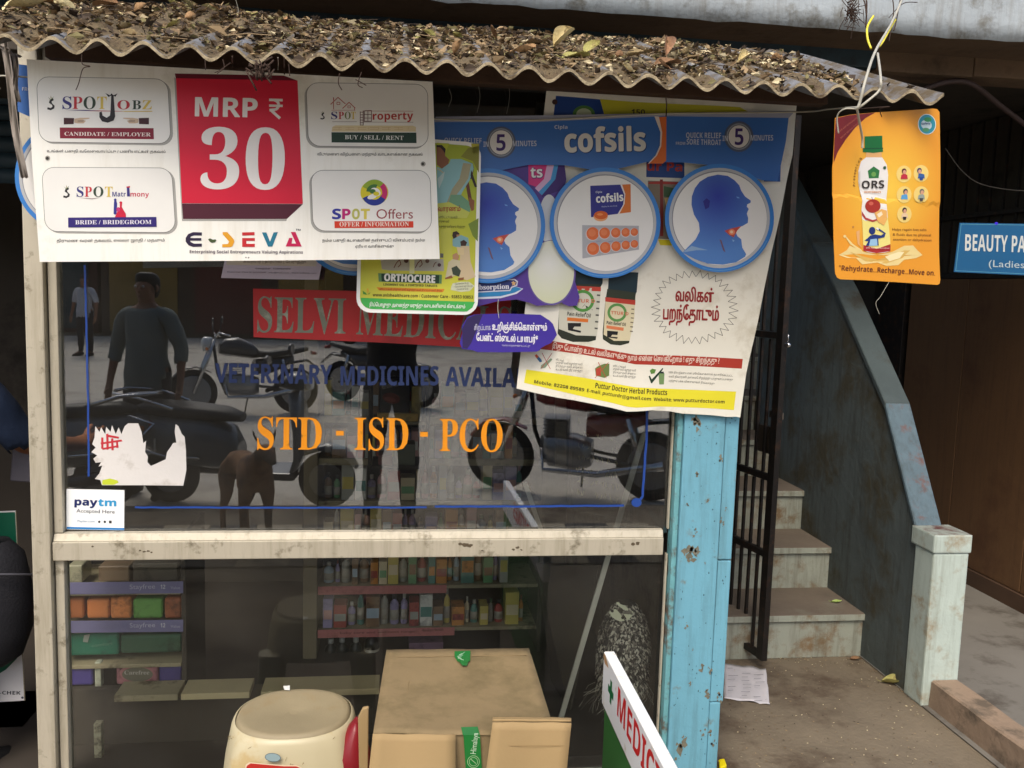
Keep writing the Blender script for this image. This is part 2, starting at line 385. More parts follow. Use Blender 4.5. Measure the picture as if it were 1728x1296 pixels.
# ------------------------------------------------------------------ corrugated awning
YE = 2.22
eL, eR = PY(126, 74, YE), PY(1569, 163, YE)
ez = (eL.z+eR.z)/2; slope_e = (eR.z-eL.z)/(eR.x-eL.x)
pitch = (eR.x-eL.x)/21.0
awn = empty('corrugated_awning', (0, YE, ez), 'old corrugated cement roof sheet strewn with dead leaves', 'awning roof')
AMP, RISE, LEN = .0148, .36, .93
xa, xz = eL.x-3.1*pitch, PY(1592, 166, YE).x
def roof_z(x, v):
    ph = (x-eL.x)/pitch
    return ez + slope_e*(x-eL.x)*.9 - .012*math.sin((x-eL.x)/(eR.x-eL.x)*PI)*0 - AMP*math.cos(2*PI*ph) + v*RISE + noise.noise(Vector((x*3, v*3, 0)))*.004
bm = bmesh.new(); NX, NV = 400, 24
g = [[None]*(NV+1) for _ in range(NX+1)]; g2 = [[None]*(NV+1) for _ in range(NX+1)]
for i in range(NX+1):
    x = xa+(xz-xa)*i/NX
    for j in range(NV+1):
        v = LEN*j/NV
        e = noise.noise(Vector((x*24, 7, 0)))*.006 if j == 0 else 0
        z = roof_z(x, v)
        g[i][j] = bm.verts.new((x, YE+v+e, z)); g2[i][j] = bm.verts.new((x, YE+v+e+noise.noise(Vector((x*40, 1, 0)))*.002*(j == 0), z-.008-noise.noise(Vector((x*30, 5, 0)))*.002))
for i in range(NX):
    for j in range(NV):
        f = bm.faces.new((g[i][j], g[i+1][j], g[i+1][j+1], g[i][j+1])); f.smooth = True
        f = bm.faces.new((g2[i][j], g2[i][j+1], g2[i+1][j+1], g2[i+1][j])); f.smooth = True
    f = bm.faces.new((g2[i][0], g2[i+1][0], g[i+1][0], g[i][0])); f.material_index = 1
for j in range(NV):
    f = bm.faces.new((g[NX][j], g2[NX][j], g2[NX][j+1], g[NX][j+1])); f.material_index = 1
roof_mat = mat('mossy_cement_sheet', (112, 114, 118), .9, .2, 12, bump=.5, bscale=50, dirt=(88, 76, 56), dirt_amt=.7, dirt_scale=7)
edge_mat = mat('bleached_sheet_edge', (158, 144, 116), .9, .25, 25, bump=.6, bscale=80, dirt=(92, 78, 58), dirt_amt=.5, dirt_scale=22)
sheet_o = mesh('corrugated_sheet', bm, [roof_mat, edge_mat], awn)
# purlins and struts under the sheet
wood = mat('dark_rafter_wood', (70, 50, 36), .85, .25, 10, bump=.4, bscale=40)
for v in (.40, .66, .85):
    box('purlin', xa+.1, xz-.12, YE+v, YE+v+.05, 0, .05, wood, awn, .004, M=Matrix.Translation((0, 0, ez+v*RISE-AMP-.075)) @ Matrix.Identity(4))

# ------------------------------------------------------------------ leaf litter on the awning
def heap(x, v):
    """depth of litter over the troughs"""
    ph = (x-eL.x)/pitch; tr = .5+.5*math.cos(2*PI*ph)
    u = (x-xa)/(xz-xa)
    base = .021 if u < .5 else (.022-.026*max(0, (u-.70)/.30))
    n = noise.noise(Vector((x*2.6, v*3.5, 1.3)))
    h = base*(.55+.9*n)+.004
    if u > .93: h -= .02
    edge = min(1, v/.12)
    return max(-.005, h*edge*1.35*(tr*1.25-.12+.6*max(0, n)) + (.011*tr if n > -.25 and u < .9 else 0)*edge)
bm = bmesh.new(); nx, nv = 300, 34; G = []
for i in range(nx+1):
    x = xa+(xz-xa-.02)*i/nx; row = []
    for j in range(nv+1):
        v = .004+(LEN-.02)*j/nv
        row.append(bm.verts.new((x, YE+v, roof_z(x, v)+heap(x, v)-.0015+random.uniform(-.0022, .0022))))
    G.append(row)
for i in range(nx):
    for j in range(nv):
        bm.faces.new((G[i][j], G[i+1][j], G[i+1][j+1], G[i][j+1]))
litter_m = mat('rotted_leaf_mould', (104, 90, 66), .95, .45, 60, bump=.8, bscale=90, dirt=(78, 62, 44), dirt_amt=.4, dirt_scale=30)
tag(mesh('leaf_mould', bm, litter_m), 'brown leaf mould lying in the troughs of the tin roof', 'leaf litter', kind='stuff')
flake_cols = [mat('flake_%s' % n_, c, .85, .2, 30) for n_, c in (('brown', (112, 92, 66)), ('tan', (148, 126, 94)), ('dark', (66, 54, 42)), ('pale', (196, 182, 146)), ('olive', (118, 110, 72)))]
bm = bmesh.new()
for i in range(21000):
    x = random.uniform(xa, xz-.03); v = random.random()**.8*LEN*.98
    h = heap(x, v)
    if h < .0005 and random.random() < .88: continue
    if random.random() < .3 and (x-xa)/(xz-xa) > .85: continue
    c = Vector((x, YE+max(.012, v), roof_z(x, v)+max(0, h)+random.uniform(0, .007)))
    cl = noise.noise(Vector((x*7, v*9, 4)))
    if cl < -.12 and random.random() < .75: continue
    s = random.choice((.004, .0055, .008, .012, .018 if cl > .2 else .008))*random.uniform(.6, 1.25)
    q = Matrix.Rotation(random.uniform(0, 6.28), 3, 'Z') @ Matrix.Rotation(random.gauss(0, .7), 3, 'X') @ Matrix.Rotation(random.gauss(0, .5), 3, 'Y')
    mi = random.choices(range(5), (5, 3, 5, 1 if (x-xa)/(xz-xa) < .6 else 3.5, 2))[0]
    p = [q @ Vector(a)*s + c for a in ((-1.3, 0, 0), (0, -.7, .25), (1.4, 0, 0), (0, .7, .2))]
    f = bm.faces.new([bm.verts.new(a) for a in p]); f.material_index = mi
for i in range(240):   # twigs
    x = random.uniform(xa, xz-.2); v = random.uniform(.02, LEN*.9)
    c = Vector((x, YE+v, roof_z(x, v)+max(0, heap(x, v))+.006)); a = random.uniform(0, PI); L = random.uniform(.02, .09)
    d = Vector((math.cos(a)*L, math.sin(a)*L*.6, random.uniform(-.01, .015)))
    add_tube(bm, [c-d, c+Vector((0, 0, .005)), c+d], random.uniform(.0006, .0014), 4, random.choice((2, 2, 1)), cap=False)
tag(mesh('dead_leaves', bm, flake_cols), 'crumbled dead leaves and twigs scattered over the tin roof', 'leaf litter', kind='stuff')

def leaf_bm(L, W, curl, m_seed, tip=.2):
    bm = bmesh.new(); rnd = random.Random(m_seed); rows = []
    nu, nw = 9, 4
    for i in range(nu+1):
        t = i/nu; w = W*(math.sin(PI*min(1, t*.97+.02))**.75)*(1-.25*t)+.0006
        row = []
        for j in range(-nw, nw+1):
            s = j/nw
            y = s*w; z = curl*(abs(s)**1.6)*w*1.3 + math.sin(t*5+s*2+m_seed)*L*.05 + tip*L*t*t + rnd.uniform(-.001, .001)
            row.append(bm.verts.new((t*L, y*(1-.25*curl*abs(s)), z)))
        rows.append(row)
    for a, b in zip(rows, rows[1:]):
        for k in range(2*nw): f = bm.faces.new((a[k], b[k], b[k+1], a[k+1])); f.smooth = True
    add_tube(bm, [(0, 0, 0), (L*.5, 0, .0006+tip*L*.25), (L*.98, 0, tip*L*.95)], .0009, 4, 0)
    add_tube(bm, [(-L*.22, 0, .006), (0, 0, 0)], .0009, 4, 0)
    return bm
leaf_ms = {k: mat('leaf_'+k, c, .75, .3, 40, bump=.4, bscale=120, dirt=(112, 90, 60), dirt_amt=.2, dirt_scale=40) for k, c in dict(cream=(218, 200, 152), tan=(172, 136, 96), brown=(128, 96, 66), yellowgreen=(158, 152, 88), pinkbrown=(184, 146, 116), dim=(136, 118, 82)).items()}
def roof_leaf(px, py, v, L, W, curl, colr, rz, rx, ry, label, seed, up=.01, group=None):
    p = PY(px, py, YE+v)
    p.z = max(p.z-.012, roof_z(p.x, v)+max(0, heap(p.x, v)))+up
    o = mesh('dry_leaf', leaf_bm(L, W, curl, seed), leaf_ms[colr]); o.location = p
    o.rotation_euler = (math.radians(rx), math.radians(ry), math.radians(rz))
    return tag(o, label, 'dry leaf', group or 'large dry leaves lying on the roof')
roof_leaf(5, 38, .45, .12, .045, .6, 'cream', 10, 30, -12, 'largest cream curled leaf at the left end of the roof', 1)
roof_leaf(60, 22, .62, .14, .04, .8, 'tan', 0, 50, 0, 'long tan curled leaf behind the cream leaf', 2)
roof_leaf(158, 28, .6, .08, .03, .9, 'brown', -10, 40, 0, 'small brown folded leaf beside the long tan leaf', 3)
roof_leaf(395, 40, .55, .07, .018, .4, 'yellowgreen', -6, 30, 0, 'narrow yellowish leaf above the red price square', 4)
roof_leaf(935, 82, .34, .07, .028, 1.0, 'cream', -15, 55, -30, 'pale yellow leaf standing on edge over the blue banner', 5, up=.012)
roof_leaf(948, 98, .14, .075, .026, .5, 'yellowgreen', 5, 20, 0, 'yellow green leaf lying flat below the standing pale leaf', 6)
roof_leaf(985, 86, .30, .06, .024, .4, 'yellowgreen', 25, 35, -25, 'olive pointed leaf just right of the standing pale leaf', 7)
roof_leaf(860, 102, .12, .075, .012, .8, 'tan', 20, 20, -8, 'slim tan leaf stalk at the roof edge', 8)
roof_leaf(1124, 98, .34, .052, .026, 1.4, 'pinkbrown', 80, 10, -70, 'pinkish curled leaf sticking straight up from the roof', 9, up=.02)
roof_leaf(1245, 106, .34, .052, .018, 1.1, 'cream', 30, 40, -28, 'cream folded leaf near the bare right part of the roof', 10)
roof_leaf(1058, 94, .32, .07, .022, .5, 'dim', 10, 20, 0, 'dull olive leaf between the olive and pinkish leaves', 11)
roof_leaf(1105, 108, .13, .07, .028, .5, 'brown', 5, 25, 0, 'brown flat leaf in front of the upright pinkish leaf', 12)

for i in range(34):
    px_ = random.uniform(10, 1380); vv = random.uniform(.03, .6); x_ = PY(px_, 60, YE+vv).x
    o = mesh('dry_leaf', leaf_bm(random.uniform(.022, .05), random.uniform(.007, .015), random.uniform(.3, 1.2), 40+i), leaf_ms[('tan', 'brown', 'dim', 'cream', 'yellowgreen')[i % 5]])
    o.location = (x_, YE+vv, roof_z(x_, vv)+max(0, heap(x_, vv))+.007); o.rotation_euler = (random.uniform(-.5, .5), random.uniform(-.5, .3), random.uniform(0, 6.28))
    an = [w for lim, w in ((290, 'the board left part'), (510, 'the red square'), (735, 'the board right part'), (930, 'the left blue disc'), (1130, 'the middle blue disc'), (3000, 'the right blue disc')) if px_ < lim][0]
    tag(o, 'small %s %s leaf %s the litter above %s' % (('curled', 'flat', 'twisted', 'folded', 'cupped', 'bent', 'crumpled')[i//5], ('tan', 'brown', 'dull olive', 'cream', 'yellowish')[i % 5], 'at the front of' if vv < .2 else ('amid' if vv < .4 else 'far back in'), an), 'dry leaf', 'small dry leaves in the roof litter')

# ------------------------------------------------------------------ stair
stair = empty('concrete_stair', (1.7, 3.9, 0), 'narrow painted concrete staircase going up beside the blue column', 'staircase')
nos = [(1465, 1034), (1426, 922), (1389, 827), (1358, 742)]
H_R = .21
prev_y = None; corners = [PZ(px, py, H_R*(i+1)) for i, (px, py) in enumerate(nos)]
for i in range(4, 11): corners.append(corners[3] + (corners[3]-corners[0])/3*(i-3))
xsl = xs+.145
for i, c in enumerate(corners[:-1]):
    y0, y1 = c.y, corners[i+1].y
    z0, z1 = H_R*i, H_R*(i+1)
    box('step_riser', xsl, c.x-.004, y0, y1+.03, z0-(.0 if i == 0 else .02), z1-.034, stair_paint, stair, .005)
    box('step_tread', xsl, c.x-.001, y0-.013, y1+.012, z1-.034, z1, tread_mat if i else tread_mat, stair, .007)
    box('step_nosing', xsl+.001, c.x-.002, y0-.016, y0-.0125, z1-.030, z1-.002, stair_paint, stair, .001)
wx0 = 2.04; 
# right-hand stair wall, newel and coping
Pn_f = PZ(1554, 1193, 0); Pn_r = PZ(1609, 1167+22, 0)
nx0, ny0 = Pn_f.x, Pn_f.y
nx1 = PY(1616, 1155, ny0).x
ztop = PY(1598, 934, ny0).z
newel = empty('stair_newel_post', (nx0, ny0, 0), 'square pale green newel post with a maroon topped cap', 'newel post')
box('post_shaft', nx0, nx1, ny0, ny0+.13, 0, ztop, newel_paint, newel, .008)
bm = bmesh.new(); add_box(bm, nx0-.006, nx1+.006, ny0-.006, ny0+.155, ztop+.001, ztop+.078); bevel(bm, .008, 2)
bm.normal_update()
for f in bm.faces: f.material_index = 1 if f.normal.z > .5 else 0
mesh('post_cap', bm, [coping_paint if False else newel_paint, maroon_top], newel)
sw = empty('stair_side_wall', (nx0, ny0+.2, 0), 'low green grey wall rising beside the stairs with chipped blue coping', 'stair wall')
wxf = nx0+.008
a1, a2, a3 = PX(1496, 690, wxf), PX(1413, 501, wxf), PX(1373, 421, wxf)
ys0 = ny0+.131
zc = ztop+.03
end = a3+(a3-a2)*2.2
prof = [(ys0, 0), (ys0, zc), (a1.y, a1.z-.01), (a2.y, a2.z), (a3.y, a3.z), (end.y, end.z), (end.y, 0)]
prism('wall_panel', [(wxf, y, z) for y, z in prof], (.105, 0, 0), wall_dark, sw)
pts = prof[1:6]
for i_, ((ya, za), (yb2, zb2)) in enumerate(zip(pts, pts[1:])):
    prism('coping', [(wxf-.008, ya, za+.002), (wxf-.008, yb2, zb2+.002), (wxf-.008, yb2, zb2+.038), (wxf-.008, ya, za+.038)], (.118, 0, 0), coping_paint if i_ == 0 else coping_shaded, sw, .004)
# kerb running forward from the newel
k0 = PZ(1577, 1160, .0)
kerb = empty('passage_kerb', (nx0+.02, ny0, 0), 'raised concrete kerb running out from the foot of the newel', 'kerb')
kz = .11
kA, kB = PZ(1583, 1178, kz), PZ(1728, 1300, kz)
bm = bmesh.new(); kseg = []
for i in range(14):
    t = i/13; y = ny0-.004-(ny0-1.7)*t
    x0_, x1_ = nx0+.035+noise.noise(Vector((y*5, 1, 0)))*.006, nx1-.002+.02*t+noise.noise(Vector((y*5, 5, 0)))*.006
    z_ = .115+noise.noise(Vector((y*4, 9, 0)))*.006
    kseg.append([bm.verts.new(p) for p in ((x0_-.006, y, 0), (x0_, y, z_-.006), (x0_+.008, y, z_), (x1_-.008, y, z_), (x1_, y, z_-.006), (x1_, y, 0))])
for a, b in zip(kseg, kseg[1:]):
    for k in range(5): bm.faces.new((a[k], b[k], b[k+1], a[k+1]))
bm.faces.new(kseg[0][::-1]); bm.faces.new(kseg[-1])
mesh('kerb_stone', bm, mat('worn_kerb', (140, 120, 100), .85, .15, 6, bump=.4, bscale=30, dirt=(96, 84, 70), dirt_amt=.35, dirt_scale=6), kerb)

# brown partition on the far side of the passage
XP = 3.36
part = empty('brown_partition', (XP, 4.6, 0), 'tall brown board partition along the far side of the passage', 'partition')
ypa = [3.6, 4.25, 4.9, 5.5]
zpt = PX(1728, 470, XP).z
for a, b in zip(ypa, ypa[1:]):
    box('board', XP, XP+.03, a+.003, b-.003, .10, zpt, brown_board, part, .004)
box('skirting', XP-.015, XP+.03, 3.6, 5.5, 0, .097, mat('dirty_skirting', (74, 54, 38), .8, .2, 5), part, .003)
box('edge_post', XP-.02, XP+.04, 5.53, 5.91, 0, zpt+.3, dark_steel, part, .003)
gr = empty('passage_window_grille', (XP, 4.6, zpt), 'dark vertical bar window grille above the brown partition', 'window grille')
box('rail', XP, XP+.03, 3.6, 5.5, zpt+.003, zpt+.035, dark_steel, gr, .002)
box('rail', XP, XP+.03, 3.6, 5.5, zpt+.36, zpt+.385, dark_steel, gr, .002)
for i in range(20):
    y = 3.64+i*.115
    box('bar', XP+.008, XP+.02, y, y+.012, zpt+.038, zpt+.358, dark_steel, gr, 0)
    box('bar', XP+.008, XP+.02, y, y+.012, zpt+.388, zb+.11, dark_steel, gr, 0)
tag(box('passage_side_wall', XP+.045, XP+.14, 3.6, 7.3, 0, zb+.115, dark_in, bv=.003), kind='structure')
wp = box('wooden_door', 2.45, 3.25, 6.2, 6.25, 0, 2.1, wood, bv=.01); tag(wp, 'dim dark wooden door closing the end of the passage', 'door')
for zz_ in ((.12, .9), (1.05, 1.95)):
    for xx in (2.53, 2.88): box('panel', xx, xx+.29, 6.19, 6.198, zz_[0], zz_[1], wood, wp, .004)

# folding steel gate, open
gate = empty('steel_bar_gate', (1.45, 3.7, 0), 'open dark steel bar gate at the foot of the stairs', 'gate')
gA, gB = PZ(1290, 1116, .05), PZ(1234, 1078, .05)
gd = (gB-gA).normalized(); gn = Vector((-gd.y, gd.x, 0)); GL = .62; GH = 2.35
GM = Matrix.Translation(gA) @ Matrix(((gd.x, gn.x, 0, 0), (gd.y, gn.y, 0, 0), (0, 0, 1, 0), (0, 0, 0, 1)))
box('stile', 0, .045, -.014, .014, 0, GH, dark_steel, gate, .003, M=GM)
box('stile', GL-.04, GL, -.014, .014, 0, GH, dark_steel, gate, .003, M=GM)
zm = PX(1290, 937, gA.x).z-.05
for z in (0, zm, zm+.34, 1.42, 2.3):
    box('rail', .046, GL-.041, -.012, .012, z+.002, z+.03, dark_steel, gate, .002, M=GM)
for i in range(8):
    x = .09+i*.062
    for a, b in ((.033, zm), (zm+.033, zm+.338), (zm+.373, 1.418), (1.453, 2.298)):
        if b > a: box('bar', x, x+.013, -.006, .006, a, b, dark_steel, gate, .001, M=GM)
hz = PX(1296, 730, gA.x).z
box('latch_plate', .05, .17, -.022, -.0125, hz-.09-.05, hz-.02, mat('worn_steel', (120, 110, 98), .45, .2, 20, metal=.7), gate, .002, M=GM)
box('latch_plate', .02, .10, -.034, -.016, hz+.02, hz+.05, mat('worn_steel', (0, 0, 0)), gate, .002, M=GM)
chrome = mat('bright_metal', (205, 205, 205), .15, .05, 10, metal=1.)
zk = PX(1297, 577, gA.x).z
lathe('latch_knob', [(.0001, -.012), (.009, -.010), (.013, 0), (.009, .010), (.0001, .012)], gA+Vector((.0, -.034, zk-gA.z)), chrome, gate, 14, Matrix.Rotation(PI/2, 4, 'X'))
tube('latch_pin', [gA+Vector((0, -.03, zk-gA.z+.012)), gA+Vector((0, -.03, zk-gA.z+.045))], .0025, chrome, gate, 6)

# ------------------------------------------------------------------ things on the ground at right
def paper_sheet(name, quad, z, m, label, cat, lift=.01, group=None, n=14):
    """crumpled sheet lying on the ground; quad = photo corners tl,tr,br,bl"""
    P = [PZ(*q, z) for q in quad]; bm = bmesh.new(); g = []
    for i in range(n+1):
        row = []
        for j in range(n+1):
            u, v = i/n, j/n
            p = (P[0]*(1-u)+P[1]*u)*(1-v) + (P[3]*(1-u)+P[2]*u)*v
            e = max(abs(u-.5), abs(v-.5))*2
            h = abs(noise.noise(Vector((u*2.3+quad[0][0], v*2.3, 0))))*lift*(.4+e) + .002
            row.append(bm.verts.new((p.x+noise.noise(Vector((v*6, u*6, 3)))*.003*(e > .9), p.y, z+h)))
        g.append(row)
    for i in range(n):
        for j in range(n): f = bm.faces.new((g[i][j], g[i][j+1], g[i+1][j+1], g[i+1][j])); f.smooth = True
    o = mesh(name, bm, m)
    o.modifiers.new('thickness', 'SOLIDIFY').thickness = .0004
    return tag(o, label, cat, group), g
pp, g = paper_sheet('paper_sheet', [(1222, 1120), (1292, 1131), (1299, 1191), (1222, 1180)], 0, mat('crumpled_newsprint', (196, 192, 194), .8, .08, 10, bump=.2, bscale=60), 'crumpled printed white paper lying at the foot of the blue column', 'paper', .012)
bm = bmesh.new()
for r in range(9):
    for c in range(3):
        if random.random() < .25: continue
        a = PZ(1230+c*22+random.uniform(-2, 2), 1128+r*6.2+c*2.4, .0158); b = a+Vector((random.uniform(.02, .045), -.004, 0))
        add_box(bm, a.x, b.x, a.y, a.y+.003, a.z, a.z+.0004)
mesh('lettering', bm, ink((110, 110, 116)), pp)['kind'] = 'stuff'
y_leaf = mesh('fallen_leaf', leaf_bm(.085, .03, .7, 21), leaf_ms['yellowgreen']); y_leaf.location = PZ(1487, 1150, .008); y_leaf.rotation_euler = (.1, -.05, -.5)
tag(y_leaf, 'yellowed curled leaf on the ground left of the newel', 'fallen leaf')
y2 = mesh('fallen_leaf', leaf_bm(.05, .013, .3, 22), mat('leaf_brightgreen', (158, 180, 96), .6, .1, 20)); y2.location = PZ(1402, 1016, .213)+Vector((0, 0, .001)); y2.rotation_euler = (0, .02, -.15)
tag(y2, 'light green leaf lying on the lowest stair tread', 'fallen leaf')
y3 = mesh('fallen_leaf', leaf_bm(.05, .016, .5, 23), leaf_ms['brown']); y3.location = PZ(1434, 1112, .004); y3.rotation_euler = (0, 0, -.4)
tag(y3, 'small brown leaf on the floor near the lowest riser', 'fallen leaf')
bm = bmesh.new()
for i in range(1100):
    t = random.random(); c = PZ(1300+t*250, 1098+random.expovariate(1/10)+max(0, t-.62)*200, .002) if random.random() < .6 else PZ(random.uniform(1230, 1600), random.uniform(1110, 1296), .001)
    s = random.uniform(.0012, .006); a = random.uniform(0, 6.3)
    vs = [bm.verts.new(c+Vector((math.cos(a+k*1.57)*s*(1 if k % 2 else .5), math.sin(a+k*1.57)*s*(1 if k % 2 else .5), random.uniform(.0005, .003)))) for k in range(4)]
    f = bm.faces.new(vs); f.material_index = random.choice((0, 1, 2, 3))
tag(mesh('floor_litter', bm, flake_cols), 'specks of dry leaf and grit along the stair foot', 'litter', kind='stuff')
yp = prism('yellow_packet', [PZ(1212, 1290, .0), PZ(1222, 1288, .0), PZ(1226, 1300, .0), PZ(1214, 1306, .0)], (0, 0, .02), ink((238, 214, 20)), bv=.003)
tag(yp, 'bright yellow packet on the ground by the foot of the column', 'packet')

# ------------------------------------------------------------------ small services
def cable(name, px_pts, r, m, label, cat, group=None, yfun=None, jag=0):
    pts = []
    P = [PY(p[0], p[1], p[2]) for p in px_pts]
    for i in range(len(P)-1):       # catmull-rom
        p0, p1, p2, p3 = P[max(i-1, 0)], P[i], P[i+1], P[min(i+2, len(P)-1)]
        for k in range(8):
            t = k/8; pts.append(.5*((2*p1)+(p2-p0)*t+(2*p0-5*p1+4*p2-p3)*t*t+(3*p1-p0-3*p2+p3)*t**3))
    pts.append(P[-1])
    if jag: pts = [p+Vector((random.uniform(-jag, jag), random.uniform(-jag, jag), random.uniform(-jag, jag))) for p in pts]
    return tag(tube(name, pts, r, m, n=6), label, cat, group)

# ------------------------------------------------------------------ printing: flat coloured shapes and lettering laid on sheets
from mathutils.geometry import tessellate_polygon
_tc = {}
def conv(s, style):
    base = {'serifb': (0x1D400, 0x1D41A, 0x1D7CE), 'sansb': (0x1D5D4, 0x1D5EE, 0x1D7EC), 'sans': (0x1D5A0, 0x1D5BA, 0x1D7E2)}.get(style)
    if not base: return s
    o = ''
    for c in s:
        if 'A' <= c <= 'Z': o += chr(base[0]+ord(c)-65)
        elif 'a' <= c <= 'z': o += chr(base[1]+ord(c)-97)
        elif '0' <= c <= '9': o += chr(base[2]+ord(c)-48)
        else: o += c
    return o
def glyphs(s, style='plain', fat=0.0):
    key = (s, style, fat)
    if key in _tc: return _tc[key]
    cu = bpy.data.curves.new('t', 'FONT'); cu.body = conv(s, style); cu.resolution_u = 3; cu.offset = fat
    ob = bpy.data.objects.new('t', cu); me = ob.to_mesh()
    V = [(v.co.x, v.co.y) for v in me.vertices]; Fc = [tuple(p.vertices) for p in me.polygons]
    # connected pieces get a hair of separation so overlapping glyphs never share a plane
    par = list(range(len(V)))
    def fnd(a):
        while par[a] != a: par[a] = par[par[a]]; a = par[a]
        return a
    for f in Fc:
        for a in f[1:]: par[fnd(a)] = fnd(f[0])
    ids = {}; lay = [ids.setdefault(fnd(i), len(ids)) % 5 for i in range(len(V))]
    ob.to_mesh_clear(); bpy.data.objects.remove(ob); bpy.data.curves.remove(cu)
    xs_ = [v[0] for v in V] or [0, 1]
    _tc[key] = (V, Fc, lay, min(xs_), max(xs_)); return _tc[key]

def grad(name, centre, rad, c0, c1, power=1.0):
    """print that fades from c0 at a point of the sheet to c1"""
    if name in _mats: return _mats[name]
    m = mat(name, c0, .42, 0, spec=.35); nt = m.node_tree; b = nt.nodes['Principled BSDF']
    g_ = nt.nodes.new('ShaderNodeNewGeometry'); tc = nt.nodes.new('ShaderNodeTexCoord')
    s_ = nt.nodes.new('ShaderNodeVectorMath'); s_.operation = 'DISTANCE'; s_.inputs[1].default_value = tuple(centre)
    mr = nt.nodes.new('ShaderNodeMapRange'); mr.inputs[2].default_value = rad
    mx = nt.nodes.new('ShaderNodeMix'); mx.data_type = 'RGBA'
    mx.inputs[6].default_value = (*[v*.86 for v in lin(c0)], 1); mx.inputs[7].default_value = (*[v*.86 for v in lin(c1)], 1)
    nt.links.new(tc.outputs['Object'], s_.inputs[0]); nt.links.new(s_.outputs['Value'], mr.inputs[0]); nt.links.new(mr.outputs[0], mx.inputs[0]); nt.links.new(mx.outputs[2], b.inputs['Base Color'])
    return m

def zc(ox, oy, s): return lambda *p: [(ox+x/s, oy+y/s) for x, y in p] if len(p) > 1 else (ox+p[0][0]/s, oy+p[0][1]/s)
zA, zB, zC, zD, zE, zF, zO, zT, zL, zG = zc(0, 80, 3.6), zc(280, 100, 3.6), zc(580, 180, 2.945), zc(900, 140, 3.6), zc(860, 430, 3.757), zc(1380, 160, 3.81), zc(600, 220, 4.05), zc(780, 440, 7.2), zc(360, 430, 5.76), zc(80, 430, 2.644)

def bil(c, u, v):
    tl, tr, br, bl = c
    return tuple(((tl[k]*(1-u)+tr[k]*u)*(1-v) + (bl[k]*(1-u)+br[k]*u)*v) for k in (0, 1))
def rrect(c, r, n=6):
    """rounded quad, r in pixels"""
    w = math.dist(c[0], c[1]); h = math.dist(c[0], c[3]); ru, rv = r/w, r/h; out = []
    for (cu, cv, a0) in ((ru, rv, PI), (1-ru, rv, 1.5*PI), (1-ru, 1-rv, 0), (ru, 1-rv, .5*PI)):
        for k in range(n+1):
            a = a0+k*PI/2/n; out.append(bil(c, cu+ru*math.cos(a), cv+rv*math.sin(a)))
    return out
def rect(x0, y0, x1, y1): return [(x0, y0), (x1, y0), (x1, y1), (x0, y1)]
def ell(cx, cy, rx, ry=None, n=32, rot=0, a0=0, a1=2*PI):
    ry = rx if ry is None else ry; full = abs(a1-a0-2*PI) < 1e-6; N = n if full else n
    o = []
    for k in range(N if full else N+1):
        a = a0+(a1-a0)*k/N; x, y = rx*math.cos(a), ry*math.sin(a)
        o.append((cx+x*math.cos(rot)-y*math.sin(rot), cy+x*math.sin(rot)+y*math.cos(rot)))
    return o
def stroke(pts, w, closed=False):
    """polyline of width w -> list of quads"""
    out = []; n = len(pts)
    for i in range(n if closed else n-1):
        a, b = pts[i], pts[(i+1) % n]; dx, dy = b[0]-a[0], b[1]-a[1]; L = math.hypot(dx, dy) or 1; nx, ny = -dy/L*w/2, dx/L*w/2
        out.append([(a[0]+nx, a[1]+ny), (b[0]+nx, b[1]+ny), (b[0]-nx, b[1]-ny), (a[0]-nx, a[1]-ny)])
    return out
LAY = .00030
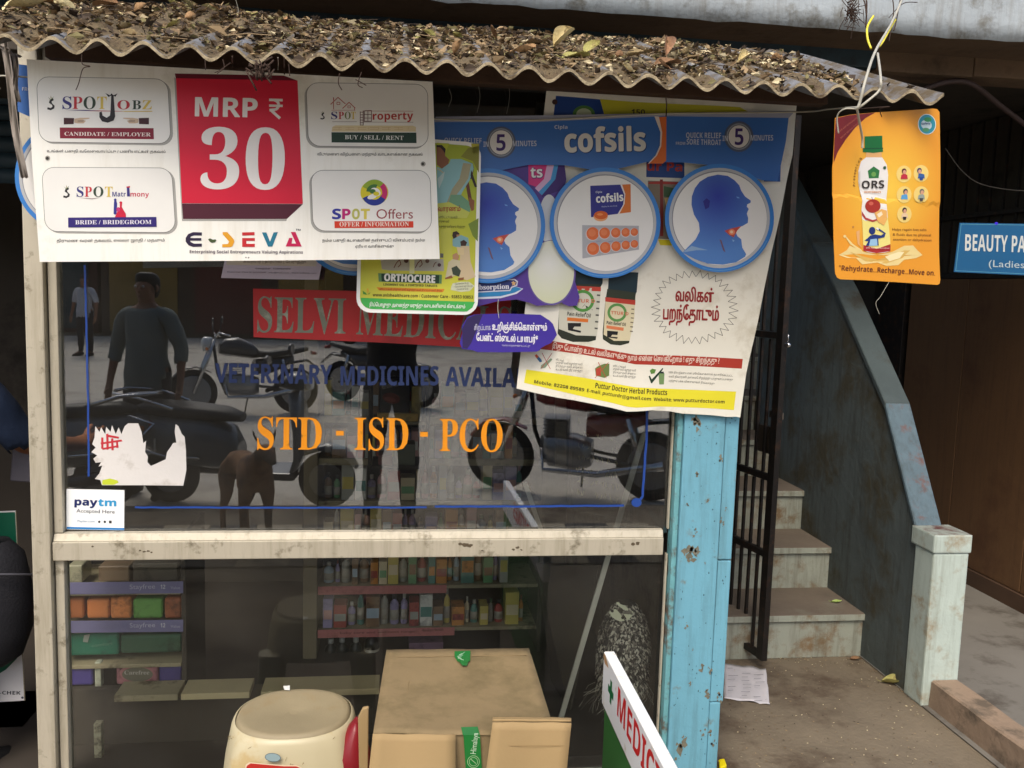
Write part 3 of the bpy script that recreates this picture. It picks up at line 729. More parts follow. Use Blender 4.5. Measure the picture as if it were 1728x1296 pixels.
class Sheet:
    def __init__(s, name, label, cat, outline, A, B, m, thick=.0012, wave=None, seg=0, group=None, tilt=0., holes=(), parent=None, part='sheet'):
        """A, B = (px, py, y): two photo points with their distance; the sheet hangs upright through them (tilt leans it)"""
        a, b = PY(*A), PY(*B); u = b-a; u.z = 0; u.normalize(); s.u = u
        s.v = (Vector((0, 0, 1)) + Vector((0, 1, 0))*tilt).normalized(); s.n = s.v.cross(u)
        if s.n.dot(CAM-a) < 0: s.n = -s.n
        s.n.normalize(); s.a = a; s.wave = wave; s.seg = seg; s.root = parent
        if outline is not None:
            lo = min((s.P(*p) for p in outline), key=lambda q: q.z)
            if parent is None: s.root = empty(name, lo, label, cat, group)
            bm = bmesh.new(); s.tess(bm, [outline, *holes], 0, 0, seg or 40)
            ge = bmesh.ops.extrude_face_region(bm, geom=list(bm.faces))
            vs = [g_ for g_ in ge['geom'] if isinstance(g_, bmesh.types.BMVert)]
            for v in vs: v.co += s.n*(-thick)
            bmesh.ops.recalc_face_normals(bm, faces=bm.faces)
            s.sheet = mesh(part, bm, m, s.root); s.sheet
    def P(s, px, py, k=0.):
        d = ray(px, py); t = (s.a-CAM).dot(s.n)/d.dot(s.n); p = CAM+d*t; off = k*LAY
        if s.wave: off += s.wave((p-s.a).dot(s.u), p.z-s.a.z)
        return p + s.n*off
    def tess(s, bm, loops, k, mi, seg):
        loops = [list(l) for l in loops]
        flat = [p for l in loops for p in l]
        tris = tessellate_polygon([[Vector((x, y, 0)) for x, y in l] for l in loops])
        if not seg:
            vs = [bm.verts.new(s.P(x, y, k)) for x, y in flat]
            for t in tris:
                try: f = bm.faces.new([vs[i] for i in t]); f.material_index = mi
                except ValueError: pass
            return
        b2 = bmesh.new(); vs = [b2.verts.new((x, y, 0)) for x, y in flat]
        for t in tris:
            try: b2.faces.new([vs[i] for i in t])
            except ValueError: pass
        for it in range(5):
            es = [e for e in b2.edges if e.calc_length() > seg]
            if not es: break
            bmesh.ops.subdivide_edges(b2, edges=es, cuts=1); bmesh.ops.triangulate(b2, faces=b2.faces)
        mp = {v: bm.verts.new(s.P(v.co.x, v.co.y, k)) for v in b2.verts}
        for f in b2.faces:
            try: g_ = bm.faces.new([mp[v] for v in f.verts]); g_.material_index = mi
            except ValueError: pass
        b2.free()
    def draw(s, name, shapes, k=1, stuff=False, parent=None):
        """shapes: list of (loops or polygon, colour[, layer])"""
        bm = bmesh.new(); cols = []
        for i, sh in enumerate(shapes):
            loops, c = sh[0], sh[1]; kk = sh[2] if len(sh) > 2 else k + i*.25
            if not isinstance(loops[0][0], (tuple, list)): loops = [loops]
            m_ = c if isinstance(c, bpy.types.Material) else ink(c)
            if m_ not in cols: cols.append(m_)
            s.tess(bm, loops, kk, cols.index(m_), s.seg)
        # every face looks at the street
        bm.normal_update()
        fl = [f for f in bm.faces if f.normal.dot(s.n) < 0]
        if fl: bmesh.ops.reverse_faces(bm, faces=fl)
        o = mesh(name, bm, cols, parent or s.root)
        if stuff: o['kind'] = 'stuff'
        return o
    def text(s, t, x0, y0, x1, y1, h, c, k=4, style='plain', fat=0., up=None, name='lettering', parent=None, cols=None, capk=.72):
        if fat and style == 'plain' and all(ord(ch) < 0x250 for ch in t): style, fat = 'sansb', 0.
        V, Fc, lay, a, b = glyphs(t, style, 0.)
        L = math.dist((x0, y0), (x1, y1)); ex = ((x1-x0)/L, (y1-y0)/L); up = up or (ex[1], -ex[0])
        sx = L/max(1e-6, b-a); sy = h/capk
        bm = bmesh.new(); w_ = fat*sy*.8
        for q_, (dx_, dy_) in enumerate(((0, 0), (w_, 0), (-w_, 0), (0, w_), (0, -w_)) if fat else ((0, 0),)):
            vs = [bm.verts.new(s.P(x0+dx_+ex[0]*(x-a)*sx+up[0]*y*sy, y0+dy_+ex[1]*(x-a)*sx+up[1]*y*sy, k+.12*l+.04*q_)) for (x, y), l in zip(V, lay)]
            for f in Fc:
                try: g_ = bm.faces.new([vs[i] for i in f])
                except ValueError: pass
        bm.normal_update()
        fl = [f for f in bm.faces if f.normal.dot(s.n) < 0]
        if fl: bmesh.ops.reverse_faces(bm, faces=fl)
        return mesh(name, bm, c if isinstance(c, bpy.types.Material) else ink(c), parent or s.root)

def textw(s, t, px, py, width, height, c, k=4, style='plain', name='lettering', du=1, rot=0., capk=.72):
    """lettering set in metres along the sheet's own axes"""
    V, Fc, lay, a, b = glyphs(t, style, 0.); o = s.P(px, py, 0); bm = bmesh.new()
    sx, sy = width/max(1e-6, b-a), height/capk; U = s.u*du; cr, sr = math.cos(rot), math.sin(rot)
    vs = []
    for (x, y), l in zip(V, lay):
        X, Y = (x-a)*sx, y*sy; vs.append(bm.verts.new(o+U*(X*cr-Y*sr)+s.v*(X*sr+Y*cr)+s.n*((k+.12*l)*LAY)))
    for f in Fc:
        try: bm.faces.new([vs[i] for i in f])
        except ValueError: pass
    bm.normal_update(); fl = [f for f in bm.faces if f.normal.dot(s.n) < 0]
    if fl: bmesh.ops.reverse_faces(bm, faces=fl)
    return mesh(name, bm, c if isinstance(c, bpy.types.Material) else ink(c), s.root)
Sheet.textw = textw
WHITE = (246, 244, 236); INK = (46, 42, 44)
paper_w = mat('white_flex_board', (240, 238, 228), .38, .035, 1.6, dirt=(205, 200, 182), dirt_amt=.22, dirt_scale=2.2, spec=.4, bump=.12, bscale=5, streak=(214, 208, 190), streak_amt=.5)

# ================================================================== price board
bd = Sheet('price_board', 'large white board with a red square reading MRP 30', 'board',
           [(45, 100), (390, 119), (730, 138), (736, 290), (742, 437), (400, 440), (67, 442), (54, 270)], (50, 300, 2.34), (735, 300, 2.575), paper_w, thick=.003, seg=0)
GL1, GL2 = (120, 118, 112), (176, 174, 166)
boxes = [[(61, 129), (283, 133), (289, 243), (66, 240)], [(70, 282), (290, 283), (297, 393), (76, 391)],
         [(516, 139), (722, 142), (723, 249), (520, 247)], [(524, 287), (726, 287), (729, 392), (528, 390)]]
for i, c in enumerate(boxes):
    sx = 4 if i < 2 else -3
    outer = rrect(c, 21); sh = [(x+sx, y+2.6) for x, y in outer]
    inner = rrect([(c[0][0]+.9, c[0][1]+.9), (c[1][0]-.9, c[1][1]+.9), (c[2][0]-.9, c[2][1]-.9), (c[3][0]+.9, c[3][1]-.9)], 20)
    bd.draw('box_outline', [(sh, GL2, 1), (outer, GL1, 2), (inner, WHITE, 3)])
bd.draw('red_square', [([(295, 124), (479, 127.5), (502, 136), (297, 134)], (112, 22, 40), 1), ([(297, 132), (502, 136), (511, 344), (307, 343)], grad('red_print', (0, 0, 0), 99, (222, 34, 62), (222, 34, 62)), 2),
                       ([(307, 343.5), (511, 344.5), (484, 369.5), (309, 369.5)], (84, 34, 48), 2), ([(294, 130), (297, 133), (309, 370), (484, 370), (483, 373), (307, 373)], GL2, 1.0)])
W2 = (248, 242, 236)
bd.text('MRP', 329, 196, 434, 198, 32, W2, style='sansb', fat=.012)
bd.draw('lettering', [(q, W2) for q in stroke([(454, 168.6), (477, 169.2)], 4.4)+stroke([(454, 178.4), (477, 178.8)], 4.0)+stroke([(463, 169), (468, 171.5), (470.4, 176), (469.4, 181.5), (465, 185.2), (454.6, 186)], 4.6)+stroke([(456, 185), (472.4, 200)], 4.8)], 4)
bd.text('30', 338, 318, 480, 319.5, 98, W2, style='serifb', capk=.68)
# E-SEVA
def polyB(*p): return zB(*p)
NAVY = (50, 40, 66)
bd.draw('logo_letter', [(polyB((218, 1052), (165, 1050), (135, 1062), (120, 1085), (120, 1108), (137, 1130), (165, 1140), (218, 1138), (218, 1120), (170, 1120), (150, 1110), (147, 1102), (215, 1102), (215, 1086), (148, 1086), (152, 1076), (172, 1070), (218, 1071)), NAVY)], 3)
bd.draw('logo_letter', [(polyB((256, 1094), (268, 1088), (285, 1096), (300, 1094), (307, 1099), (298, 1112), (278, 1116), (266, 1108)), (76, 92, 56))], 3)
bd.draw('logo_letter', [([(375.5, 391.7), (383.5, 391.7), (394.5, 404), (395.4, 408), (392.5, 415), (390, 416.8), (375, 417.3), (375, 412.2), (384.6, 411.6), (386.6, 407.6), (376, 395.6)], (236, 168, 44))], 3)
bd.draw('logo_letter', [(polyB((463, 1052), (538, 1050), (538, 1069), (463, 1071)), (206, 48, 52)), (polyB((463, 1086), (540, 1086), (540, 1103), (488, 1103), (488, 1121), (540, 1121), (540, 1140), (463, 1140)), (206, 48, 52))], 3)
bd.draw('logo_letter', [(polyB((583, 1052), (610, 1052), (632, 1108), (654, 1052), (680, 1050), (646, 1138), (620, 1138)), (40, 122, 148))], 3)
bd.draw('logo_letter', [([[(490.5, 391.5), (498.5, 391.5), (509, 416), (482, 416), (488, 401.5), (493.5, 401.5), (492, 411), (499.6, 411)]], (206, 36, 88))], 3)
bd.text('TM', 499, 389, 507, 389.5, 3, NAVY, style='sansb')
bd.text('Enterprising Social Entrepreneurs Valuing Aspirations', 320, 427, 511, 428, 5, (96, 84, 96), fat=.012)
bd.draw('nail_hole', [(ell(*zA((289, 673)), 4.2), (168, 164, 152)), (ell(*zA((288, 674)), 2.6), (48, 46, 42))], 3)
bd.draw('nail_hole', [(ell(*zB((1562, 636)), 4.2), (168, 164, 152)), (ell(*zB((1560, 636)), 2.4), (60, 58, 52))], 3)
bd.draw('nail_hole', [(ell(*zB((486, 1204)), 1.0), (90, 88, 80)), (ell(*zB((502, 1205)), 1.1), (90, 88, 80))], 3)
BL, RD, GN, YL = (62, 58, 128), (200, 50, 60), (56, 72, 56), (226, 198, 92)
def pot(fx, fy, sc_):
    X = lambda *p: [(fx+x*sc_, fy+y*sc_) for x, y in p]
    bd.draw('emblem', [(X((14, 6), (6, 12), (5, 17), (12, 22), (13, 26), (9, 29), (2, 27), (1, 32), (9, 34), (17, 30), (18, 24), (12, 18), (11, 14), (16, 11)), INK), (X((3, 3), (8, 9), (13, 6), (10, 10), (7, 10)), (110, 128, 70)), (X((9, 0), (11, 6), (9, 8)), (150, 130, 60)), (X((16, 2), (12, 7), (13, 9)), (110, 128, 70))], 4)
pot(79, 161, .74); pot(106, 312, .66); pot(540, 187, .44)
def word(parts, y, h, style='serifb', k=5, y1=None, fat=0):
    for t, xa_, xb_, c in parts: bd.text(t, xa_, y, xb_, y+(xb_-xa_)*.006, h, c, k=k, style=style, fat=fat)
word([('S', 105.5, 121, BL), ('P', 122.5, 139, RD), ('O', 141, 161.5, GN), ('T', 164, 180, YL)], 184, 22)
word([('O', 198, 219, RD), ('B', 223, 238, GN), ('Z', 240, 256, YL)], 184.5, 16)
bd.draw('logo_hook', [(zA((676, 290), (690, 290), (700, 420), (690, 445), (655, 458), (620, 450), (604, 425), (604, 395), (618, 390), (624, 415), (648, 428), (668, 415), (672, 385)), INK), (zA((640, 278), (668, 292), (678, 280), (690, 292), (714, 280), (702, 300), (690, 296), (678, 292), (660, 302)), INK)], 6)
bd.draw('swoosh', [(zA((400, 381), (560, 383), (925, 392), (560, 388)), RD), (zA((730, 388), (925, 386), (925, 391), (760, 392)), YL), (zA((400, 381), (520, 380), (600, 386), (520, 386)), BL)], 5)
SKIN = (214, 188, 160)
def hands(ox, m_):
    X = lambda *p: [zA((ox+m_*x, y)) for x, y in p]
    bd.draw('pointing_hand', [(X((0, 428), (62, 430), (60, 466), (0, 468)), (72, 36, 40)), (X((64, 434), (100, 428), (156, 428), (156, 434), (112, 440), (134, 446), (120, 462), (84, 462), (64, 458)), SKIN), (stroke(X((84, 452), (120, 450)), .5)[0], INK), (stroke(X((84, 445), (124, 444)), .5)[0], INK)], 5)
hands(388, 1); hands(905, -1)
bd.draw('caption_bar', [(zA((363, 487), (933, 491), (935, 558), (365, 553)), (136, 34, 52))], 4)
bd.text('CANDIDATE / EMPLOYER', *zA((392, 536)), *zA((916, 541)), 6.6, (240, 224, 216), style='serifb', k=6)
bd.text('உங்கள் பகுதி வேலைவாய்ப்பு / பணியாட்கள் தகவல்', *zA((285, 637)), *zA((1005, 641)), 4.4, (70, 66, 64), fat=.008)
word([('S', 129.5, 141, BL), ('P', 143, 155, RD), ('O', 157.5, 174.5, GN), ('T', 177, 190, YL)], 332, 18)
bd.text('Matr', *zA((682, 906)), *zA((764, 906)), 8, (60, 60, 130), fat=.02)
bd.draw('logo_letter', [(zA((770, 848), (786, 848), (790, 906), (772, 906)), (60, 56, 128)), (zA((768, 846), (790, 842), (790, 852), (768, 852)), RD)], 5)
bd.text('mony', *zA((792, 906)), *zA((905, 907)), 8, (206, 60, 84), fat=.02)
bd.draw('bride_and_groom', [(zA((694, 926), (706, 926), (712, 950), (708, 1010), (700, 1018), (690, 1010), (692, 950)), (58, 56, 140)), (ell(*zA((700, 926)), 2.2), (58, 56, 140)), (zA((728, 945), (742, 945), (740, 970), (764, 1010), (766, 1032), (698, 1032), (712, 1000), (728, 970)), (210, 36, 66)), (ell(*zA((734, 942)), 2.4, 1.8), (210, 36, 66)), (ell(*zA((718, 985)), 3, 4), (200, 60, 120))], 5)
bd.draw('swoosh', [(zA((478, 914), (560, 918), (612, 912), (560, 922)), (120, 70, 70))], 5)
bd.draw('caption_bar', [(zA((414, 1034), (950, 1030), (952, 1090), (415, 1094)), (52, 38, 116))], 6.2)
bd.text('BRIDE / BRIDEGROOM', *zA((458, 1075)), *zA((920, 1073)), 7.2, (236, 232, 240), style='serifb', k=7.5)
bd.text('திருமண வரன் தகவல், எல்லா ஜாதி / மதமும்', *zA((345, 1182)), *zA((1000, 1178)), 4.6, (70, 66, 64), fat=.008)
# property box
HR = (190, 74, 62)
bd.draw('house_outline', [(q, HR) for q in stroke(zB((1000, 275), (1045, 232), (1090, 272)), 1.3)+stroke(zB((1018, 262), (1018, 305)), 1.1)+stroke(zB((1072, 300), (1112, 262), (1150, 298)), 1.3)+stroke(zB((1145, 295), (1145, 312)), 1)+stroke(zB((1018, 232), (1018, 252)), 1.4)+stroke(zB((1038, 262), (1056, 262), (1056, 276), (1038, 276)), .9, True)+stroke(zB((1104, 284), (1120, 284), (1120, 296), (1104, 296)), .8, True)], 4)
word([('S', 558.5, 569, BL), ('P', 571, 580, RD), ('O', 581.5, 591.5, (120, 132, 70)), ('T', 592, 600, YL)], 201, 13)
bd.draw('house_outline', [(q, (110, 60, 60)) for q in stroke(zB((1180, 318), (1180, 402)), 1.1)+stroke(zB((1198, 312), (1198, 402)), 1.1)+[w for yy in (322, 338, 354, 370, 386, 400) for w in stroke(zB((1180, yy), (1198, yy)), .9)]+stroke(zB((1204, 314), (1248, 312), (1248, 378), (1204, 378)), 1.1, True)+stroke(zB((1226, 313), (1226, 378)), .9)+stroke(zB((1204, 336), (1248, 336)), .9)+stroke(zB((1204, 358), (1248, 358)), .9)], 4)
bd.text('roperty', *zB((1256, 368)), *zB((1502, 366)), 13, (196, 66, 60), fat=.03)
bd.draw('rule', [(stroke(zB((1200, 315), (1502, 316)), .6)[0], HR), (stroke(zB((1200, 382), (1502, 383)), .6)[0], (120, 80, 80)), (stroke(zB((1005, 310), (1150, 310)), .6)[0], HR), (stroke(zB((1010, 380), (1160, 380)), .6)[0], (120, 80, 80))], 4)
bd.draw('brick_wall_picture', [(zB((1010, 412), (1030, 402), (1500, 404), (1518, 412), (1518, 440), (1006, 440)), (232, 214, 170))]+[(zB((x, y), (x+52, y), (x+52, y+1.5), (x, y+1.5)), (196, 160, 110)) for y in (414, 427) for x in range(1016, 1460, 74)]+[(zB((x, 414), (x+1.5, 414), (x+1.5, 427), (x, 427)), (196, 160, 110)) for x in range(1050, 1500, 60)], 4)
bd.draw('caption_bar', [(zB((1005, 444), (1520, 446), (1522, 510), (1006, 506)), (40, 66, 52))], 5)
bd.text('BUY / SELL / RENT', *zB((1086, 486)), *zB((1442, 491)), 7.4, (232, 234, 226), style='serifb', k=7)
bd.text('வீடு/மனை விற்பனை மற்றும் வாடகைக்கான தகவல்', *zB((920, 584)), *zB((1558, 586)), 4.6, (70, 66, 64), fat=.008)
# offers box
def arc(cx, cy, r0, r1, a0, a1, off=0):
    n = 14; o = [(cx+r1*math.cos(a0+(a1-a0)*k/n), cy+r1*math.sin(a0+(a1-a0)*k/n)) for k in range(n+1)]
    return o+[(cx+r0*math.cos(a1+(a0-a1)*k/n)+off, cy+r0*math.sin(a1+(a0-a1)*k/n)) for k in range(n+1)]
ox, oy = zB((1266, 810))
bd.draw('swirl_emblem', [(ell(ox, oy, 23.6, 21.2), (226, 210, 44)), (arc(ox, oy, 12, 22, .35, 2.7), (44, 60, 150)), (arc(ox, oy, 13, 22, -.9, .55), (206, 44, 110)), (arc(ox, oy, 12, 22, -2.7, -.8), (150, 178, 50)), (arc(ox, oy, 8, 14, -3.0, -1.2), (70, 120, 60)), (ell(ox+2, oy-1, 9, 6.5, rot=.5), (246, 244, 236)), (ell(ox-4, oy+7, 8, 4, rot=-.3), (246, 244, 236)), (ell(ox-3, oy-2, 5, 4), (70, 120, 60)), (ell(ox+3, oy+2, 5, 3.6), (226, 210, 44))], 4)
word([('S', 560.5, 575, (56, 60, 160)), ('P', 577.5, 591, (196, 40, 120)), ('O', 594, 606.5, (196, 196, 100)), ('T', 609, 623.5, (226, 210, 90))], 369.5, 17, style='sansb', fat=.02)
bd.text('Offers', *zB((1278, 969)), *zB((1500, 968)), 17, (160, 72, 72), fat=0)
bd.draw('caption_bar', [(zB((1023, 984), (1502, 984), (1503, 1023), (1024, 1026)), (222, 66, 40))], 5)
bd.text('OFFER / INFORMATION', *zB((1054, 1016)), *zB((1475, 1014)), 8, (246, 228, 214), style='serifb', k=7)
bd.text('நம்ம பகுதி கடைகளின் தள்ளுபடி விளம்பரம் நம்ம', *zB((950, 1108)), *zB((1572, 1106)), 4.6, (70, 66, 64), fat=.008)
bd.text('ஏரியா வாசிகளுக்கு', *zB((1150, 1145)), *zB((1384, 1143)), 4.6, (70, 66, 64), fat=.008)

# ================================================================== blue die-cut banner of round discs
BLUE = (58, 108, 180); BLUE2 = (40, 104, 184)
YN0, YN1 = 2.665, 2.685
bn_m = mat('blue_banner_card', BLUE, .35, .05, 3, spec=.45)
discs = [(120, 297, 95, 95), (598, 368, 97, 97), (823, 381, 97, 97), (1021, 376, 93.5, 93.5), (1214, 368, 92, 91.5)]
band = [(27, 108), (400, 150), (733, 203), (900, 205), (1122, 194), (1331, 198), (1326, 240), (1312, 306), (1286, 304), (1210, 280), (1151, 274), (1093, 273), (1021, 290), (953, 279), (893, 278), (823, 292), (733, 282), (598, 285), (400, 240), (200, 215), (48, 196), (30, 188)]
bn = Sheet('hanging_banner', 'long blue cardboard banner ending in round discs with throat pictures', 'banner', band, (40, 150, YN0), (1300, 250, YN1), bn_m, thick=.0012, part='band')
for i, (cx, cy, rx, ry) in enumerate(discs):
    bm = bmesh.new(); o_ = ell(cx, cy, rx, ry, 56)
    q = Sheet.__new__(Sheet); q.__dict__.update(bn.__dict__)
    a_ = [bm.verts.new(bn.P(x, y, 1.2)) for x, y in o_]; b_ = [bm.verts.new(bn.P(x, y, -1.5)) for x, y in o_]
    bm.faces.new(a_); bm.faces.new(b_[::-1])
    for k in range(len(a_)): bm.faces.new((a_[k], b_[k], b_[(k+1) % len(a_)], a_[(k+1) % len(a_)]))
    bmesh.ops.recalc_face_normals(bm, faces=bm.faces)
    dsc = mesh('disc', bm, mat('disc_rim_blue', (56, 126, 200), .3, .05, 5, spec=.5), bn.root)
    bn.draw('disc_face', [([ell(cx, cy, rx*.925, ry*.925, 56)], (196, 198, 200), 2.0), (ell(cx, cy, rx*.875, ry*.875, 56), (150, 152, 158), 2.5), (ell(cx+.6, cy+.8, rx*.862, ry*.862, 56), (246, 244, 238), 3.0)], parent=dsc)
    # faint stripe in the rim
    bn.draw('disc_highlight', [(arc(cx, cy, rx*.955, rx*.968, .35+.1, 1.9), (110, 168, 224), 2.2)], parent=dsc)
bn.draw('sleeve', [([(735, 197), (900, 195), (1333, 187), (1342, 187), (1331, 199), (1122, 196), (900, 206), (733, 206)], (168, 172, 190))], 2)
HEAD = [(905, 1030), (950, 985), (985, 950), (1010, 900), (1005, 850), (975, 800), (960, 740), (962, 690), (980, 640), (1010, 600), (1060, 570), (1120, 557), (1180, 565), (1220, 590), (1250, 622), (1262, 655), (1285, 690), (1320, 715), (1318, 728), (1298, 738), (1296, 752), (1308, 766), (1300, 782), (1296, 795), (1304, 820), (1302, 850), (1272, 868), (1240, 880), (1228, 905), (1238, 930), (1262, 950), (1268, 1000), (1292, 1040), (1285, 1056), (1230, 1090), (1150, 1104), (1060, 1098), (980, 1070)]
def head(dx, dy, par):
    X = lambda p: [(x+dx, y+dy) for x, y in zD(*p)]
    hc = bn.P(X([(1120, 690), (0, 0)])[0][0], X([(1120, 690), (0, 0)])[0][1])
    hm = grad('head_blue_%d' % dx, hc, .17, (52, 66, 172), (92, 142, 212))
    bn.draw('throat_picture', [(X(HEAD), hm), (X([(1160, 898), (1200, 884), (1262, 870), (1238, 896), (1216, 938), (1190, 925)]), (204, 84, 74)), (ell(*X([(1204, 906), (0, 0)])[0], 5.5, 5), (246, 146, 104)), (ell(*X([(1203, 905), (0, 0)])[0], 2.6), (252, 214, 180)),
        (X([(1130, 950), (1142, 956), (1166, 1030), (1152, 1018)]), (120, 92, 110)), (X([(905, 1030), (960, 990), (1060, 1016), (990, 1016)]), (150, 184, 220)), (X([(1232, 690), (1248, 694), (1252, 702), (1236, 700)]), (120, 170, 230)), (X([(1206, 950), (1222, 958), (1212, 966)]), (150, 190, 230)), (X([(1030, 720), (1050, 700), (1072, 716), (1066, 756), (1044, 768)]), (48, 48, 140))], 5, parent=par)
head(0, 0, bn.root); head(-391, 13, bn.root); head(-616, 0, bn.root)
bn.text('Cipla', *zD((128, 279)), *zD((207, 279)), 6, (214, 220, 234), style='sansb')
bn.text('cofsils', *zD((192, 420)), *zD((680, 410)), 41, (232, 232, 226), style='sansb', fat=.022, k=6, capk=.76)
bn.text('cofsils', *[v+1.2 for v in zD((192, 420))], *[v+1.2 for v in zD((680, 410))], 41, (34, 66, 126), style='sansb', fat=.028, k=4, capk=.76)
for (a_, b_) in (((0, 0), 0),):
    pass
bn.text('QUICK RELIEF', *zD((927, 334)), *zD((1140, 336)), 9.2, (206, 214, 232), style='sansb')
bn.text('FROM', *zD((865, 376)), *zD((922, 376)), 5, (206, 214, 232), style='sansb')
bn.text('SORE THROAT', *zD((930, 374)), *zD((1140, 378)), 9.2, (206, 214, 232), style='sansb')
bn.text('IN', *zD((1148, 353)), *zD((1180, 353)), 9, (206, 214, 232), style='sansb')
bn.text('MINUTES', *zD((1320, 350)), *zD((1456, 350)), 9.2, (206, 214, 232), style='sansb')
cx, cy = zD((1248, 326))
bn.draw('number_badge', [(ell(cx, cy, 24.5, 26), (92, 104, 130)), (ell(cx, cy, 21, 22.5), (156, 162, 172)), (ell(cx, cy, 18.5, 20), (70, 78, 100)), (ell(cx, cy, 17.5, 19), (240, 238, 234))], 3)
bn.text('5', cx-7, cy+14, cx+7.5, cy+14, 28, (70, 46, 116), style='sansb', k=6)
bn.text('QUICK RELIEF', *zC((500, 181)), *zC((685, 183)), 9, (206, 214, 232), style='sansb')
bn.text('IN', *zC((694, 200)), *zC((719, 200)), 9, (206, 214, 232), style='sansb')
bn.text('MINUTES', *zC((840, 197)), *zC((958, 196)), 9.2, (206, 214, 232), style='sansb')
cx, cy = zC((782, 178))
bn.draw('number_badge', [(ell(cx, cy, 25, 27), (92, 104, 130)), (ell(cx, cy, 22, 24), (156, 162, 172)), (ell(cx, cy, 20, 21.5), (70, 78, 100)), (ell(cx, cy, 19, 20.5), (240, 238, 234))], 3)
bn.text('5', cx-8, cy+14, cx+7.5, cy+14, 28, (70, 46, 116), style='sansb', k=6)
bn.text('FROM', 37.5, 153, 60, 153.5, 6, (206, 214, 232), style='sansb')
bn.draw('orange_flash', [(zD((735, 203), (763, 205), (782, 300), (776, 385), (750, 442), (703, 490), (696, 490), (742, 440), (768, 380), (772, 300)), (240, 230, 220)), (zD((763, 208), (808, 205), (806, 472), (785, 490), (703, 490), (750, 442), (776, 385), (782, 300)), (232, 120, 56))], 4)
# pack, lozenge and blister on the middle disc
bn.draw('pack_picture', [(zD((345, 625), (590, 615), (592, 785), (350, 816)), (50, 52, 140)), (zD((528, 618), (590, 615), (592, 785), (512, 795), (545, 740), (552, 680)), (240, 236, 230)), (zD((538, 618), (590, 615), (592, 785), (522, 794), (553, 735), (558, 675)), (228, 124, 50)), (ell(*zD((408, 812)), 12, 8), (248, 180, 120)), (ell(*zD((410, 803)), 11.6, 7), (226, 102, 34)), (ell(*zD((404, 799)), 5, 2), (246, 150, 84))], 5)
bn.text('cofsils', *zD((382, 728)), *zD((546, 716)), 14, (244, 244, 240), style='sansb', fat=.02, k=8, capk=.76)
bn.text('Cipla', *zD((378, 669)), *zD((416, 668)), 3.2, (220, 222, 236), style='sansb', k=8)
bn.text('Medicine for sore throat', *zD((414, 756)), *zD((508, 750)), 2.4, (200, 204, 226), k=8)
bl = [(zD((296, 864), (640, 868), (641, 1012), (298, 1066)), (186, 186, 190))]
for (x, y, r) in ((360, 915, 38), (432, 912, 33), (500, 910, 29), (560, 908, 26), (612, 906, 23), (362, 1007, 37), (436, 1000, 33), (501, 992, 29), (560, 985, 26), (612, 978, 23)):
    bl += [(ell(*zD((x-2, y+2)), r/3.6+.9, r/3.6+1), (224, 222, 222)), (ell(*zD((x, y)), r/3.6, r/3.6*1.03), (232, 116, 62)), (ell(*zD((x-4, y-4)), r/3.6*.6, r/3.6*.6), (240, 136, 84))]
bn.draw('blister_picture', bl, 5)
for x in (395, 468, 530, 586): bn.text('cofsils', *zD((x-14, 966)), *zD((x+16, 962)), 1.9, (100, 120, 180), k=12)

# ================================================================== herbal oil poster
def wv(u, z): return .006*math.sin(u*11+z*3)+.012*math.exp(-((u+.20)/.03)**2)*max(0, -z)*1.2 + .007*noise.noise(Vector((u*6, z*6, 2))) + .004*math.sin(z*9+u*4)*max(0, min(1, -z*3))
paper_p = mat('aged_poster_paper', (226, 222, 206), .5, .05, 4, dirt=(200, 192, 170), dirt_amt=.25, dirt_scale=4, bump=.08, bscale=14)
pb = Sheet('herbal_oil_poster', 'big creased paper poster with two oil bottles and a yellow foot band', 'poster',
           [(922, 150), (1130, 162), (1346, 176), (1338, 262), (1300, 430), (1282, 520), (1259, 632), (1250, 705)] + zE((1440, 1028), (1385, 1030), (1300, 1020), (1200, 1014), (1100, 1008), (1010, 992), (900, 985), (800, 992), (740, 993), (640, 968), (530, 945), (410, 922), (300, 905), (180, 880), (60, 852)) + [(872, 656), (880, 590), (888, 507), (905, 330), (917, 193)],
           (900, 420, 2.705), (1300, 430, 2.715), paper_p, thick=.0004, wave=wv, seg=13)
pb.draw('header_print', [(zD((135, 80), (405, 100), (432, 200), (120, 200)), (34, 70, 140)), (zD((405, 98), (800, 122), (1250, 150), (1300, 176), (1300, 200), (432, 200)), (216, 208, 56)), (ell(*zD((305, 192)), 19, 15), (80, 130, 60)), (ell(*zD((305, 192)), 13, 10), (196, 206, 170))], 1)
pb.text('150', *zD((600, 192)), *zD((682, 194)), 10, (70, 62, 40), style='sansb')
pb.draw('nail', [(ell(*zD((128, 118)), 4.6), (70, 46, 40))], 3)
pb.draw('picture_print', [(zD((690, 470), (920, 470), (920, 578), (690, 570)), (36, 72, 140)), (zD((700, 592), (920, 600), (920, 950), (700, 945)), (150, 132, 110)), (zD((705, 600), (780, 596), (840, 616), (920, 606), (920, 616), (700, 612)), (186, 60, 50)), (zD((772, 585), (790, 585), (792, 930), (772, 930)), (150, 52, 42)), (zD((795, 625), (860, 640), (850, 700), (795, 690)), (70, 100, 60)), (zD((798, 700), (840, 690), (870, 760), (820, 800)), (226, 190, 120)), (zD((720, 760), (770, 780), (768, 860), (730, 840)), (90, 60, 50)), (zD((760, 950), (910, 955), (910, 990), (775, 985)), (232, 214, 40))], 1)
pb.text('ur Pa', *zD((694, 530)), *zD((905, 536)), 15, (170, 56, 52), style='sansb', fat=.02)
pb.draw('picture_print', [(zD((1396, 480), (1504, 490), (1500, 600), (1396, 600)), (46, 92, 164)), (zD((1408, 506), (1434, 508), (1428, 578), (1404, 576)), (184, 60, 56))], 1)
CAPC, GLS = (24, 48, 56), (52, 62, 44)
